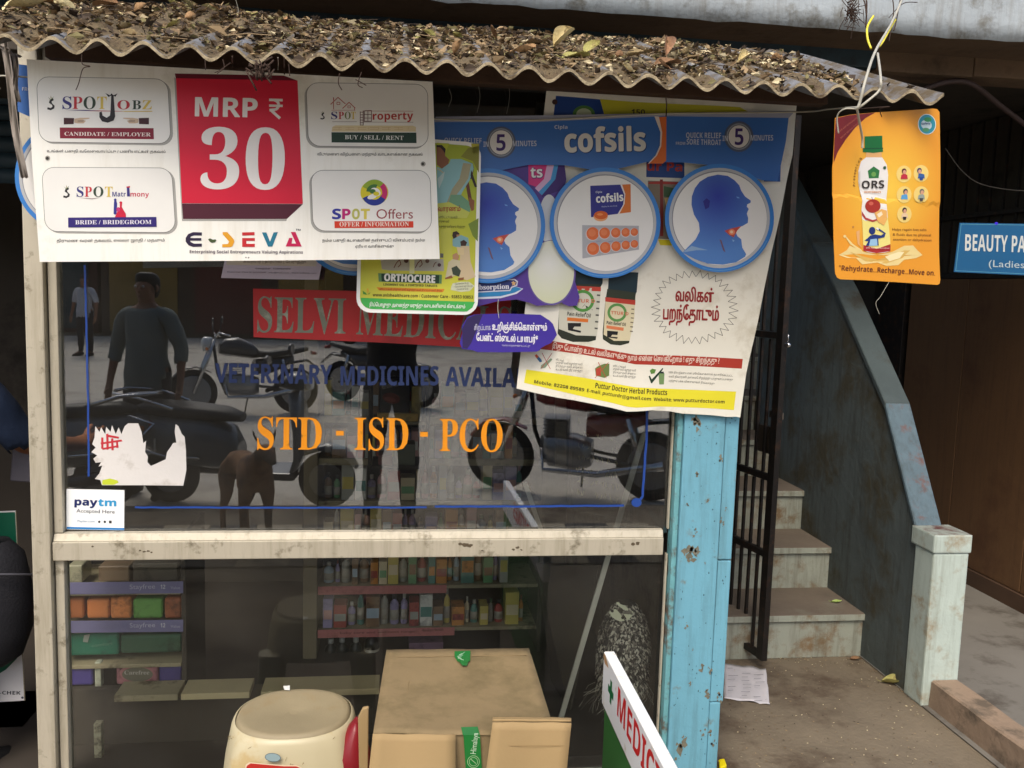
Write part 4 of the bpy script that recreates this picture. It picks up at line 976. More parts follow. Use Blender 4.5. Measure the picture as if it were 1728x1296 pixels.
def bottle_print(pts):
    pb.draw('bottle_picture', pts, 1)
bottle_print([(zE((400, 105), (592, 112), (588, 180), (575, 205), (545, 540), (500, 552), (400, 552), (330, 530), (305, 500), (318, 300), (335, 200)), (44, 50, 38)), (zE((318, 205), (578, 205), (552, 515), (420, 510), (312, 470)), (214, 212, 192)), (zE((400, 195), (578, 205), (576, 232), (400, 225), (322, 235), (324, 205)), (196, 66, 48)), (zE((380, 90), (592, 96), (586, 186), (395, 186)), CAPC),
    ([ell(*zE((462, 292)), 19, 18.5), ell(*zE((462, 292)), 14, 13.5)], (84, 150, 66)), (zE((365, 396), (496, 406), (495, 428), (364, 418)), (222, 120, 48)), (zE((368, 432), (452, 432), (450, 455), (410, 455), (400, 470), (452, 482), (448, 494), (370, 478)), (30, 30, 30))])
bottle_print([(zE((618, 216), (804, 232), (798, 262), (790, 400), (756, 560), (700, 574), (640, 568), (590, 535), (588, 490), (604, 300), (612, 250)), (50, 56, 40)), (zE((606, 285), (796, 300), (790, 400), (760, 545), (660, 545), (594, 505)), (226, 214, 176)), (zE((604, 268), (798, 288), (796, 318), (604, 296)), (190, 64, 48)), (zE((630, 105), (818, 112), (806, 240), (622, 216)), CAPC),
    ([ell(*zE((680, 366)), 16.5, 15.5), ell(*zE((680, 366)), 12, 11)], (96, 150, 80)), (zE((612, 446), (722, 462), (720, 482), (612, 466)), (226, 130, 84)), (zE((616, 480), (686, 486), (682, 508), (650, 506), (640, 518), (684, 522), (680, 532), (616, 522)), (30, 30, 30))])
pb.text('TUR D', *zE((428, 302)), *zE((538, 304)), 6, (214, 120, 90), style='sansb'); pb.text('TTUR D', *zE((640, 376)), *zE((752, 384)), 5.5, (214, 120, 90), style='sansb')
pb.text('Pain Relief Oil', *zE((364, 384)), *zE((510, 398)), 6.4, (66, 66, 60), fat=.012)
pb.text('Pain Relief Oil', *zE((612, 438)), *zE((734, 452)), 5.4, (66, 66, 60), fat=.012)
for i in range(6): pb.draw('label_print', [(zE((552-i*3, 250+i*42), (572-i*3, 252+i*42), (571-i*3, 262+i*42), (551-i*3, 260+i*42)), (90, 90, 84)), (zE((772-i*2, 340+i*28), (790-i*2, 342+i*28), (789-i*2, 349+i*28), (771-i*2, 347+i*28)), (120, 110, 90))], 3, stuff=True)
cx, cy = zE((1172, 332)); zz_ = []
for k in range(66):
    a = 2*PI*k/66; r = (73 if k % 2 else 60)+random.uniform(-2, 2); zz_.append((cx+r*math.cos(a)*.98, cy+r*math.sin(a)*.86))
pb.seg = 0
pb.draw('zigzag_ring', [(q, (92, 86, 76), 2+.05*(i % 3)) for i, q in enumerate(stroke(zz_, .75, True))], 2)
pb.text('வலிகள்', *zE((1055, 292)), *zE((1290, 300)), 18, (156, 40, 38), fat=.028, capk=.62)
pb.text('பறந்ேதாடும்', *zE((976, 408)), *zE((1322, 416)), 19, (156, 40, 38), fat=.028, capk=.62)
pb.seg = 11
RB = (176, 58, 42)
pb.draw('red_band', [(zE((190, 535), (330, 556), (480, 578), (640, 606), (800, 634), (950, 636), (1100, 641), (1290, 650), (1478, 660), (1472, 722), (1290, 712), (1100, 704), (950, 699), (800, 695), (640, 664), (480, 635), (330, 614), (190, 597)), RB)], 1)
pb.text('இது ேபான்ற உடல் வலிகளுக்கு', *zE((270, 592)), *zE((736, 664)), 8, (240, 214, 196), fat=.02, capk=.62, k=3)
pb.text('நாம் என்ன ெசய்கிேறாம் ! எது சிறந்தது ?', *zE((748, 668)), *zE((1332, 690)), 8, (240, 214, 196), fat=.02, capk=.62, k=3)
YLB = (236, 224, 52)
pb.draw('yellow_band', [(zE((108, 728), (290, 752), (480, 780), (640, 812), (800, 840), (950, 848), (1100, 855), (1270, 862), (1438, 868), (1426, 986), (1270, 975), (1100, 968), (950, 962), (800, 968), (740, 962), (640, 936), (480, 902), (290, 858), (92, 812)), YLB)], 1)
BK = (58, 52, 36)
pb.text('Puttur Doctor', *zE((540, 842)), *zE((745, 872)), 8.6, BK, fat=.014, k=3); pb.text('Herbal Products', *zE((757, 876)), *zE((1000, 890)), 8.6, BK, fat=.014, k=3)
pb.text('Mobile: 82208 89589', *zE((155, 814)), *zE((470, 866)), 5.6, BK, fat=.018, k=3); pb.text('E-mail: putturdr@', *zE((487, 868)), *zE((735, 910)), 5.6, BK, fat=.018, k=3)
pb.text('gmail.com', *zE((738, 911)), *zE((895, 924)), 5.6, BK, fat=.018, k=3); pb.text('Website: www.putturdoctor.com', *zE((912, 925)), *zE((1367, 944)), 5.6, BK, fat=.018, k=3)
pb.seg = 0
pb.draw('remedy_icon', [(zE((160, 640), (172, 630), (202, 664), (206, 678), (192, 682)), (60, 110, 150)), (zE((160, 640), (172, 630), (186, 646), (174, 658)), (206, 90, 60)), (zE((200, 700), (230, 680), (262, 655), (270, 664), (226, 716), (196, 722)), (140, 160, 130))]+[(q, (190, 60, 50)) for q in stroke(zE((206, 622), (258, 724)), .9)+stroke(zE((268, 624), (200, 722)), .9)], 2)
pb.draw('remedy_icon', [(zE((540, 720), (560, 705), (600, 690), (632, 690), (630, 765), (600, 780), (545, 765)), (110, 130, 70)), (zE((545, 722), (575, 712), (578, 768), (548, 764)), (186, 72, 52))]+[(q, (190, 60, 50)) for q in stroke(zE((560, 680), (612, 782)), .9)+stroke(zE((626, 682), (540, 780)), .9)], 2)
pb.draw('remedy_icon', [(zE((946, 750), (984, 752), (980, 822), (950, 822)), (120, 150, 96)), (zE((952, 740), (980, 742), (980, 754), (952, 752)), (40, 50, 50)), (zE((890, 735), (905, 722), (930, 728), (920, 752), (898, 756)), (96, 140, 60)), (zE((882, 770), (890, 766), (902, 790), (972, 718), (976, 724), (902, 816), (896, 812)), (34, 60, 40))], 2)
for (x0, x1, y, dy, n_) in ((292, 380, 668, 5, 4), (655, 800, 708, 5, 4), (1012, 1416, 752, 22, 3)):
    words_ = ['மூட்டுவலி', 'முதுகு வலி கழுத்து வலி', 'இடுப்பு வலி குறைய', 'உடல் வலி தீர மருந்து'] if n_ == 4 else ['100% இயற்கையான மூலிகைகளால் தயாரிக்கப்பட்ட', 'வலி நிவாரணி தைலமே சிறந்தது பாதுகாப்பானது', 'மற்றும் பக்க விளைவுகள் இல்லாதது']
    for i, w_ in enumerate(words_):
        xe = x0 + (x1-x0)*(1.0 if i else (.95 if n_ == 3 else .55)) + (80 if (n_ == 4 and i) and x0 < 400 else 0)
        xe = x0+(x1-x0)*(1, 1, .72)[i] if n_ == 3 else xe
        pb.text(w_, *zE((x0, y+i*(26 if n_ == 3 else 21))), *zE((xe, y+i*(26 if n_ == 3 else 21)+dy+(6 if n_ == 4 else -2))), 3.0, (96, 90, 80), k=2, capk=.62)

# ================================================================== green-yellow joint-oil poster
oc = [(608, 226), (812, 241), (806, 532), (601, 527)]
card_w = mat('white_poster_card', (242, 242, 236), .35, .02, 3)
op = Sheet('joint_oil_poster', 'yellow green rounded poster with saree woman and white rim', 'poster', rrect(oc, 24), (605, 400, 2.628), (810, 400, 2.652), card_w, thick=.0012)
oi = [(614, 232), (806, 247), (800, 526), (607, 521)]
gp = op.P(760, 300)
op.draw('background_print', [(rrect(oi, 20), grad('lime_print', op.P(690, 470), .36, (236, 228, 84), (176, 190, 52)))], 1)
OP = lambda *p: zO(*p)
op.draw('background_print', [(OP((555, 85), (640, 90), (600, 190), (560, 190)), (206, 212, 60))], 1.5)
op.draw('background_print', [(OP((770, 120), (845, 105), (842, 290), (800, 210), (720, 180)), (150, 150, 56))], 1.5)
op.draw('background_print', [(OP((790, 90), (845, 92), (845, 150), (800, 165)), (196, 190, 70))], 1.5)
op.draw('background_print', [(OP((580, 680), (650, 660), (660, 900), (590, 960)), (214, 214, 90))], 1.5)
op.draw('background_print', [(OP((770, 640), (840, 600), (835, 760), (800, 720)), (128, 150, 60))], 1.5)
SA, SK2 = (150, 198, 200), (150, 96, 62)
op.draw('woman_picture', [(OP((553, 110), (585, 105), (610, 130), (612, 175), (640, 200), (632, 235), (590, 262), (556, 235)), SK2), (OP((553, 100), (590, 100), (616, 128), (612, 160), (600, 140), (580, 118), (553, 112)), (44, 30, 28)),
   (OP((660, 196), (720, 200), (800, 225), (808, 258), (796, 330), (770, 335), (800, 500), (796, 545), (776, 500), (752, 370), (700, 300)), (112, 66, 48)),
   (OP((556, 250), (590, 262), (640, 225), (650, 196), (720, 196), (800, 228), (806, 262), (780, 340), (730, 420), (700, 480), (640, 500), (556, 505)), SA),
   (OP((735, 222), (790, 230), (770, 330), (722, 400), (690, 440), (645, 500), (620, 500), (660, 400), (710, 330)), (176, 170, 136)), (OP((560, 330), (610, 280), (600, 330), (570, 400)), (196, 218, 214)),
   (OP((650, 440), (720, 440), (790, 500), (780, 560), (700, 590), (620, 560)), (120, 166, 130)), (OP((775, 455), (812, 480), (808, 545), (792, 552), (776, 505)), SK2), (OP((790, 270), (830, 385), (815, 390), (785, 310)), (60, 50, 46)), (stroke(OP((560, 262), (600, 290), (650, 240)), 1.2)[0], (226, 190, 110))], 2.5)
op.draw('print_fade', [(OP((556, 500), (640, 490), (780, 560), (760, 600), (556, 600)), (206, 210, 96))], 6)
RD2 = (170, 54, 40)
op.text('வாரணம்', *OP((562, 553)), *OP((716, 551)), 7, RD2, fat=.02, k=7.5, capk=.62)
for t_, x0, x1, y in (('மூட்டு வலி', 568, 694, 600), ('முதுகு வலி', 568, 638, 628), ('கழுத்து வலிக்கும் சிறந்தது', 570, 748, 664)):
    op.text(t_, *OP((x0, y)), *OP((x1, y+2)), 3.2, (64, 70, 40), k=7.5, capk=.62)
op.draw('couple_picture', [(OP((660, 720), (665, 695), (690, 688), (710, 705), (704, 735), (690, 745), (668, 740)), (60, 44, 36)), (OP((690, 712), (712, 712), (708, 738), (690, 742)), (190, 140, 100)), (OP((662, 745), (720, 715), (770, 735), (778, 800), (720, 810), (664, 790)), (140, 186, 190)),
   (OP((715, 760), (740, 748), (762, 765), (752, 790), (720, 792)), (70, 50, 40)), (OP((718, 790), (776, 790), (786, 900), (820, 1000), (760, 1025), (700, 1000), (712, 880)), (222, 200, 160)), (OP((662, 850), (690, 836), (708, 862), (700, 890), (664, 884)), (196, 150, 110)), (OP((634, 900), (664, 880), (712, 890), (720, 980), (660, 1000), (612, 1014)), (214, 204, 168)),
   (OP((655, 940), (690, 925), (720, 960), (708, 1000), (664, 985)), (64, 76, 60)), (OP((655, 990), (664, 1008), (612, 1018), (612, 1008)), SK2), (OP((700, 1010), (740, 1004), (738, 1022), (702, 1026)), SK2), (OP((690, 795), (740, 805), (740, 850), (700, 850)), (232, 210, 160))], 3)
op.draw('pack_picture', [(OP((170, 880), (600, 880), (604, 962), (240, 958), (180, 950)), (186, 182, 168)), (OP((578, 840), (600, 842), (600, 870), (578, 870)), (110, 110, 104))]+
        [(q, (120, 60, 46)) for o_ in (0, 146) for q in stroke(OP((262+o_, 940), (280+o_, 905), (300+o_, 885)), 1.4)+stroke(OP((290+o_, 935), (310+o_, 915), (300+o_, 885)), 1.4)]+[(ell(*OP((346, 890)), 4), (90, 60, 50)), (ell(*OP((490, 893)), 3.4), (110, 80, 70)), (ell(*OP((572, 920)), 3), (90, 60, 60))]+[(q, (120, 60, 46)) for q in stroke(OP((530, 935), (540, 910), (552, 900)), 1.2)]+[(OP((368, 880), (402, 880), (402, 978), (368, 978)), (236, 234, 170))], 2)
op.draw('title_bar', [(OP((154, 976), (590, 986), (588, 1048), (158, 1034)), (108, 150, 96)), (OP((176, 980), (572, 990), (570, 1046), (178, 1032)), (34, 66, 44))], 4)
op.text('ORTHOCURE', *OP((196, 1028)), *OP((542, 1042)), 12.2, (248, 246, 236), style='sansb', fat=.035, k=6)
op.text('LINIMENT OIL & FORTIFIED TABLETS', *OP((190, 1060)), *OP((558, 1070)), 3.6, (52, 50, 40), style='sansb', k=4)
op.draw('ribbon_print', [(OP((143, 1072), (608, 1084), (598, 1104), (590, 1106), (160, 1094)), (236, 150, 48))], 3)
op.text('மூட்டு வலி முதுகு வலி கழுத்து வலி இடுப்பு வலி நீங்க', *OP((165, 1090)), *OP((590, 1101)), 2.6, (160, 70, 40), k=4.5, capk=.62)
op.text('www.avishealthcare.com / Customer Care - 93853 93853', *OP((117, 1134)), *OP((802, 1150)), 5.2, (66, 56, 36), fat=.012, k=4)
op.draw('green_band', [([(609, 504.5), (802, 510.5)] + [(x, y) for x, y in rrect(oi, 20) if y > 506][:14], (70, 180, 84))], 3) if False else op.draw('green_band', [([(608.5, 502.5), (801.5, 509.5), (800.6, 511), (797, 519), (788, 525.5), (782, 525.8), (626, 521.4), (617, 518.5), (610, 511)], (76, 186, 88))], 3)
op.text('இப்ெபாழுது அைனத்து மருந்து கைடகளிலும் கிைடக்கும்', *OP((96, 1201)), *OP((748, 1216)), 5.2, (240, 248, 236), fat=.025, k=5, capk=.62)
op.draw('sprout_logo', [(OP((52, 1120), (48, 1095), (70, 1110), (78, 1124)), (90, 160, 60)), (OP((80, 1100), (78, 1075), (90, 1092), (84, 1115)), (240, 170, 60)), (OP((80, 1122), (102, 1104), (96, 1120)), (150, 170, 60))], 3)
op.draw('note_print', [(OP((664, 1045), (720, 1035), (776, 1035), (812, 1062), (780, 1098), (720, 1104), (650, 1090), (655, 1065)), (222, 224, 190))], 3)
for i, (x0, x1) in enumerate(((668, 772), (660, 800), (680, 770))): op.text('ஆேலாசைன ெபற', *OP((x0, 1056+i*19)), *OP((x1, 1048+i*19)), 2.4, (60, 66, 60), k=4.5, capk=.62)

# ================================================================== purple nappy poster scraps behind the banner
PU = (84, 58, 142)
pu_m = mat('purple_poster_card', PU, .35, .05, 4)
dp = Sheet('purple_nappy_poster', 'purple poster scrap reading ts and absorption with plain pale oval', 'poster',
           zC((640, 283), (1098, 290), (1106, 360), (1095, 420), (1140, 600), (1160, 760), (1150, 870), (1172, 945), (1160, 988), (1120, 992), (1090, 980), (1062, 950), (1035, 950), (1030, 985), (960, 990), (925, 975), (860, 958), (760, 968), (670, 992), (600, 1000)),
           (800, 400, 2.686), (970, 400, 2.692), pu_m, thick=.0008)
ZC = lambda *p: zC(*p)
dp.draw('rainbow_print', [(ZC((918, 290), (1060, 290), (1040, 340), (960, 400), (918, 385)), (226, 64, 140)), (ZC((1010, 290), (1045, 290), (1030, 360), (970, 425), (950, 405), (995, 360)), (232, 190, 226)), (ZC((1045, 290), (1066, 290), (1052, 360), (985, 440), (968, 424), (1028, 362)), (76, 160, 222)), (ZC((1066, 290), (1098, 290), (1104, 360), (1090, 410), (985, 450), (985, 440), (1052, 360)), (70, 44, 120))], 1)
dp.text('ts', *ZC((930, 355)), *ZC((990, 353)), 19, (60, 36, 120), style='sansb', fat=.04, k=3)
dp.text('ts', *ZC((929, 353)), *ZC((988, 351)), 18, (250, 248, 250), style='sansb', fat=.01, k=5)
dp.draw('pale_oval', [(ell(*ZC((1020, 560)), 17, 42), (222, 226, 228)), (ell(*ZC((1032, 825)), 40.5, 55, 48), (108, 92, 160)), (ell(*ZC((1031, 822)), 38.5, 53, 48), grad('cream_print', dp.P(*ZC((1020, 780), (0, 0))[0]), .13, (246, 246, 238), (214, 218, 176)))], 2)
dp.draw('swoosh_print', [(ZC((640, 880), (860, 895), (892, 905), (860, 930), (780, 952), (640, 958)), (226, 230, 244)), (ZC((640, 880), (860, 896), (886, 906), (850, 924), (780, 942), (640, 948)), (52, 142, 198)), (ZC((640, 862), (800, 858), (850, 856), (866, 868), (862, 890), (836, 900), (828, 916), (640, 925)), (222, 222, 234)), (ZC((640, 866), (800, 862), (848, 862), (860, 872), (856, 886), (832, 895), (824, 910), (640, 920)), (46, 58, 120)), (ZC((838, 872), (843, 866), (848, 872), (858, 873), (851, 880), (854, 890), (845, 885), (836, 890), (839, 880), (832, 873)), (226, 180, 120))], 1.5)
dp.text('absorption', *ZC((655, 910)), *ZC((822, 905)), 9, (236, 236, 244), style='serifb', fat=.01, k=5)
tg_o = zT((40, 720), (70, 680), (150, 652), (500, 640), (950, 655), (1005, 690), (1060, 725), (1100, 765), (1130, 840), (1152, 900), (1120, 950), (1080, 1000), (1010, 1030), (955, 1062), (940, 1090), (900, 1106), (500, 1112), (190, 1110), (120, 1085), (0, 1070), (-30, 1000), (0, 880), (-5, 800))
tg = Sheet('purple_hanging_tag', 'small purple tag with two rows of white Tamil lettering', 'tag', tg_o, (785, 560, 2.645), (930, 560, 2.66), mat('purple_tag_card', (66, 50, 150), .3, .08, 5), thick=.0012)
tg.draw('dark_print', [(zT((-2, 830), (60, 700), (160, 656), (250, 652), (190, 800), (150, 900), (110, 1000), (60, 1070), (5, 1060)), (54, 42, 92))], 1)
tg.text('சிறப்பாக', *zT((145, 842)), *zT((345, 842)), 7.6, (206, 204, 226), fat=.01, capk=.62)
tg.text('உறிஞ்சிக்ெகாள்ளும்', *zT((365, 838)), *zT((1026, 848)), 9.8, (242, 240, 248), fat=.03, capk=.62)
tg.text('ேபன்ட் ஸ்ைடல் டயாபர்*', *zT((172, 970)), *zT((915, 992)), 10, (242, 240, 248), fat=.03, capk=.62)
tg.text('*வைரயைறகளுக்கு உட்பட்டது', *zT((480, 1036)), *zT((825, 1046)), 2.6, (206, 204, 230), fat=.01, capk=.62)

# ================================================================== lilac flyer below the price board
fl = Sheet('lilac_flyer', 'pale lilac paper flyer hanging just below the white board', 'flyer', [(390, 330), (552, 334), (546, 430), (538, 472), (455, 471), (373, 469), (379, 440)], (380, 450, 2.70), (540, 450, 2.715), mat('lilac_paper', (206, 196, 214), .6, .04, 4), thick=.0006)
fl.draw('cream_panel', [(zL((130, 30), (1010, 30), (1000, 112), (128, 98)), (222, 212, 196))], 1)
fl.text('கூரியர் | இரயில் | ேபருந்து', *zL((292, 76)), *zL((900, 82)), 3.6, (120, 100, 90), k=3, fat=.01, capk=.62)
fl.text('Computer . Coimbatore', *zL((412, 140)), *zL((752, 142)), 2.4, (110, 96, 120), k=3, fat=.01)
fl.text('Customer Care 8100000000 . info@mail.com . www.website.com', *zL((135, 172)), *zL((1000, 184)), 2.2, (100, 88, 112), k=3)

# ================================================================== orange drink card
ZF = lambda *p: zF(*p)
oro = ZF((105, 150), (200, 130), (360, 115), (560, 102), (740, 88), (768, 92), (783, 112), (784, 300), (790, 640), (795, 1000), (802, 1190), (798, 1214), (782, 1222), (600, 1210), (300, 1192), (140, 1186), (120, 1176), (108, 1150), (100, 950), (92, 700), (88, 470), (92, 430), (98, 300))
oc_m = grad('orange_card', (0, 0, 0), 1, (0, 0, 0), (0, 0, 0)) if False else None
cc = PY(1500, 320, 2.26)
def wo(u, z): return .006*math.sin(u*9+1)*(1 if z < 0 else .4)+.003*math.sin(z*11)
og = Sheet('orange_drink_card', 'orange rounded card with a drink bottle hung from the roof corner', 'sign card', oro, (1410, 330, 2.23), (1585, 330, 2.30), grad('orange_print', cc, .19, (244, 200, 70), (228, 152, 40)), thick=.0014, wave=wo, seg=12)
og.draw('maroon_corner', [(ZF((107, 152), (200, 132), (362, 116), (300, 150), (230, 215), (170, 290), (120, 370), (94, 440), (98, 300)), (110, 26, 30))], 1)
og.text('PLEASE KEEP REFRIGERATED', *ZF((120, 250)), *ZF((250, 150)), 2.6, (176, 100, 80), k=3); og.text('BEFORE SERVING CHILLED', *ZF((140, 285)), *ZF((262, 178)), 2.6, (176, 100, 80), k=3)
og.seg = 0
og.draw('round_logo', [(ell(*ZF((698, 190)), 15.6, 17.4), (226, 232, 224)), (ell(*ZF((698, 190)), 14.4, 16.2), (54, 150, 168)), (ell(*ZF((694, 194)), 9.5, 8, rot=.4), (206, 226, 226)), (ell(*ZF((704, 160)), 6.5, 4), (64, 150, 84)), (ell(*ZF((690, 226)), 6, 3.4), (90, 160, 110))], 2)
og.text('Safety', *ZF((660, 194)), *ZF((720, 190)), 3.4, (40, 70, 120), style='sansb', k=6)
CR = (232, 208, 140)
og.draw('splash_picture', [(ZF((130, 1030), (180, 1000), (200, 970), (290, 1010), (380, 1030), (480, 1010), (560, 970), (620, 968), (650, 1000), (684, 1030), (640, 1050), (560, 1060), (520, 1095), (440, 1100), (380, 1078), (280, 1090), (240, 1050), (180, 1048)), CR), (ZF((200, 1010), (290, 1040), (380, 1060), (460, 1040), (560, 1000), (600, 1000), (540, 1050), (440, 1085), (300, 1070)), (216, 176, 92)), (ZF((430, 1040), (520, 1010), (560, 1010), (530, 1050), (460, 1070)), (244, 228, 176)), (ZF((165, 905), (176, 912), (220, 960), (280, 1000), (270, 1008), (200, 960)), CR), (ZF((240, 880), (262, 870), (262, 960), (280, 985), (250, 960)), (226, 170, 110)), (ell(*ZF((167, 910)), 2.4), CR), (ell(*ZF((220, 850)), 1.8), (190, 130, 60))], 2)
og.draw('bottle_picture', [(ZF((300, 370), (400, 370), (402, 410), (298, 410)), (222, 170, 110)), (ZF((300, 404), (268, 430), (252, 490), (252, 560), (264, 620), (276, 680), (271, 740), (276, 800), (283, 900), (287, 1000), (320, 1012), (375, 1018), (430, 1014), (466, 1005), (465, 940), (455, 860), (445, 790), (438, 730), (436, 670), (442, 600), (445, 520), (434, 450), (404, 404)), (234, 230, 224)),
   (ZF((276, 800), (300, 812), (445, 790), (455, 860), (465, 940), (466, 1000), (287, 1000), (283, 900)), (236, 222, 130)), (ZF((287, 965), (375, 990), (466, 960), (466, 1005), (375, 1018), (287, 1002)), (168, 36, 40)), (ZF((290, 270), (404, 265), (406, 345), (410, 368), (345, 376), (278, 370), (280, 345), (290, 345)), (20, 104, 50)), (ZF((278, 345), (410, 342), (410, 350), (278, 353)), (14, 78, 40)),
   (ZF((312, 490), (350, 462), (388, 488), (382, 536), (320, 538)), (46, 116, 60)), (ell(*ZF((350, 512)), 4), (110, 160, 80)), (ell(*ZF((344, 716)), 13.2, 11.4), (166, 46, 34)), (ell(*ZF((332, 700)), 4, 3), (206, 96, 76)), (stroke(ZF((344, 686), (340, 656)), .8)[0], (80, 50, 30)), (ZF((274, 750), (300, 790), (345, 806), (400, 790), (398, 800), (345, 818), (298, 804), (274, 775)), (176, 60, 60)), (ZF((355, 760), (400, 735), (436, 745), (440, 800), (420, 840), (380, 820)), (232, 176, 96)), (ZF((370, 770), (400, 750), (410, 770), (385, 790)), (244, 226, 190)),
   (ell(*ZF((342, 874)), 5.6, 6.4), (26, 46, 110)), (ZF((292, 940), (330, 905), (362, 898), (400, 905), (420, 892), (380, 868), (384, 858), (432, 890), (424, 915), (382, 925), (386, 968), (300, 972), (318, 940)), (26, 50, 120)), (ZF((330, 930), (374, 925), (378, 970), (322, 972)), (150, 190, 220)), (ZF((372, 852), (388, 862), (382, 872), (366, 862)), (230, 226, 220)), (ell(*ZF((420, 470)), 2.6), (46, 90, 60)), (ZF((252, 500), (262, 490), (264, 600), (254, 570)), (206, 200, 190))], 3)
og.text('ORS', *ZF((273, 604)), *ZF((418, 600)), 13, (52, 44, 40), style='sansb', k=9.5)
og.text('REHYDRATE', *ZF((290, 632)), *ZF((398, 632)), 3, (206, 130, 60), style='sansb', k=9.5)
og.text('with Added Electrolytes', *ZF((300, 988)), *ZF((455, 990)), 2.6, (232, 200, 190), k=9.5)
ppc = []
for i, (x, y) in enumerate(((548, 510), (660, 506), (552, 642), (663, 642), (556, 768))):
    ppc.append((ell(*ZF((x, y)), 12.8, 14.2), (240, 210, 120)))
for c_ in (([(548, 484), 17], (110, 60, 50)),): pass
og.draw('symptom_icon', ppc, 2)
def fig(x, y, hair, top, low=None, lean=0):
    sh = [(ell(*ZF((x+lean, y-20)), 4, 4.6), hair), (ell(*ZF((x+lean+2, y-14)), 2.8, 3.4), (216, 160, 130)), (ZF((x-22, y+30), (x-18, y+4), (x+lean-6, y-2), (x+lean+8, y-2), (x+20, y+4), (x+24, y+30)), top)]
    if low: sh.append((ZF((x-12, y+22), (x+14, y+22), (x+10, y+42), (x-8, y+42)), low))
    og.draw('symptom_figure', sh, 5)
fig(548, 512, (90, 40, 40), (190, 40, 60)); fig(660, 508, (60, 60, 90), (54, 96, 160), (40, 70, 140), -12); fig(552, 642, (60, 60, 70), (90, 160, 210), None, 8); fig(663, 642, (110, 110, 100), (150, 160, 150), (70, 70, 70), 4); fig(556, 762, (40, 36, 36), (232, 200, 160), (50, 40, 34))
OB = (110, 66, 26)
og.text('Helps regain lost salts', *ZF((478, 873)), *ZF((708, 874)), 4.4, OB, k=3)
og.text('& fluids due to physical', *ZF((481, 905)), *ZF((738, 909)), 4.4, OB, k=3)
og.text('exertion or dehydration', *ZF((484, 936)), *ZF((742, 942)), 4.4, OB, k=3)
og.text('"Rehydrate...Recharge...Move on.', *ZF((130, 1128)), *ZF((766, 1162)), 8.6, (104, 48, 22), fat=.01, k=3)
for i, ch in enumerate('Presenting'):
    t = i/9; x, y = 234+t*t*34-6*math.sin(t*3.1), 590-t*170; a_ = math.radians(-82+t*16)
    px_, py_ = ZF((x, y)); w_ = {'t': 1.8, 'i': 1.0, 'r': 2.0}.get(ch, 3.0)
    og.text(ch, px_, py_, px_+math.cos(a_)*w_, py_+math.sin(a_)*w_, 4.0, (120, 74, 30), k=3, style='sansb', name='lettering')

# ================================================================== beauty parlour sign
bp_ = Sheet('beauty_parlour_sign', 'blue sign reading BEAUTY PARLOUR hanging in the dark passage', 'sign', [(1620, 376), (1832, 379), (1828, 469), (1610, 459)], (1650, 420, 3.55), (1900, 420, 3.62), mat('blue_sign_sheet', (18, 82, 124), .4, .06, 5), thick=.004)
SB = (150, 170, 178)
bp_.draw('sign_border', [([[(1621.5, 377.8), (1830, 380.8), (1826, 467), (1612, 457.3)], [(1622.3, 378.8), (1829, 381.8), (1825, 466), (1613.2, 456.3)]], (84, 146, 170))], 2)
bp_.text('BEAUTY PARLOUR', 1628, 423, 1795, 428, 28, (204, 206, 200), style='sansb', k=3)
bp_.text('(Ladies Only)', 1668, 450, 1785, 455, 12, (176, 190, 192), k=3)
bp_.draw('blue_bulb_mark', [(ell(1681, 377, 3, 2.4), (60, 40, 210))], 3)

# ================================================================== stickers and paint on the glass
gs = Sheet('x', '', '', None, (200, 700, D-.0012), (1000, 700, D-.0012), None); gs.root = pane_up
ps = Sheet('payment_sticker', 'small white payment sticker reading Accepted Here in the pane corner', 'sticker', [(112, 825), (210, 827), (209.5, 895), (112, 893)], (120, 860, D-.0016), (200, 860, D-.0016), mat('sticker_vinyl', (238, 240, 238), .25, .02, 4), thick=.0003)
ps.draw('blue_foot', [([(112.5, 889), (209.5, 891), (209.5, 894.5), (112.5, 892.5)], (40, 130, 200))], 1)
ps.text('pay', 126, 852, 164, 853.5, 12.5, (28, 44, 100), style='sansb', fat=.03, k=2, capk=.76)
ps.text('tm', 166, 853.5, 196, 854, 12.5, (52, 160, 214), style='sansb', fat=.03, k=2, capk=.76)
ps.text('Accepted Here', 129, 864.5, 193.5, 866.5, 6.2, (70, 72, 78), k=2)
ps.text('Paytm.com', 131, 881, 160, 881.5, 4, (120, 150, 180), k=2)
ps.draw('app_marks', [(ell(167.5, 880.5, 2), (60, 60, 60)), (ell(177, 880.5, 2), (60, 60, 60)), (rect(184, 878.5, 188.5, 883), (60, 60, 60))], 2)
tp_pts = [zG(p, (0, 0))[0] for p in ((243, 1028), (236, 1005), (212, 1000), (232, 975), (245, 940), (228, 945), (240, 925), (215, 928), (205, 910), (222, 895), (196, 880), (215, 860), (200, 845), (210, 815), (214, 765), (232, 790), (240, 770), (258, 800), (262, 768), (282, 790), (288, 760), (305, 800), (318, 770), (330, 800), (345, 765), (360, 752), (405, 752), (420, 790), (428, 840), (440, 830), (436, 880), (448, 900), (446, 925), (462, 942), (490, 930), (528, 912), (534, 880), (552, 855), (560, 840), (575, 838), (568, 790), (572, 755), (585, 765), (600, 800), (612, 812), (618, 870), (620, 960), (612, 1000), (606, 1030), (430, 1028))]
tp = Sheet('torn_white_paper', 'torn remnant of white paper glued to the glass with red print', 'paper', tp_pts, (160, 760, D-.0016), (310, 760, D-.0016), mat('glued_paper', (216, 212, 206), .8, .04, 9, bump=.15, bscale=40, dirt=(186, 180, 170), dirt_amt=.3, dirt_scale=9), thick=.0003)
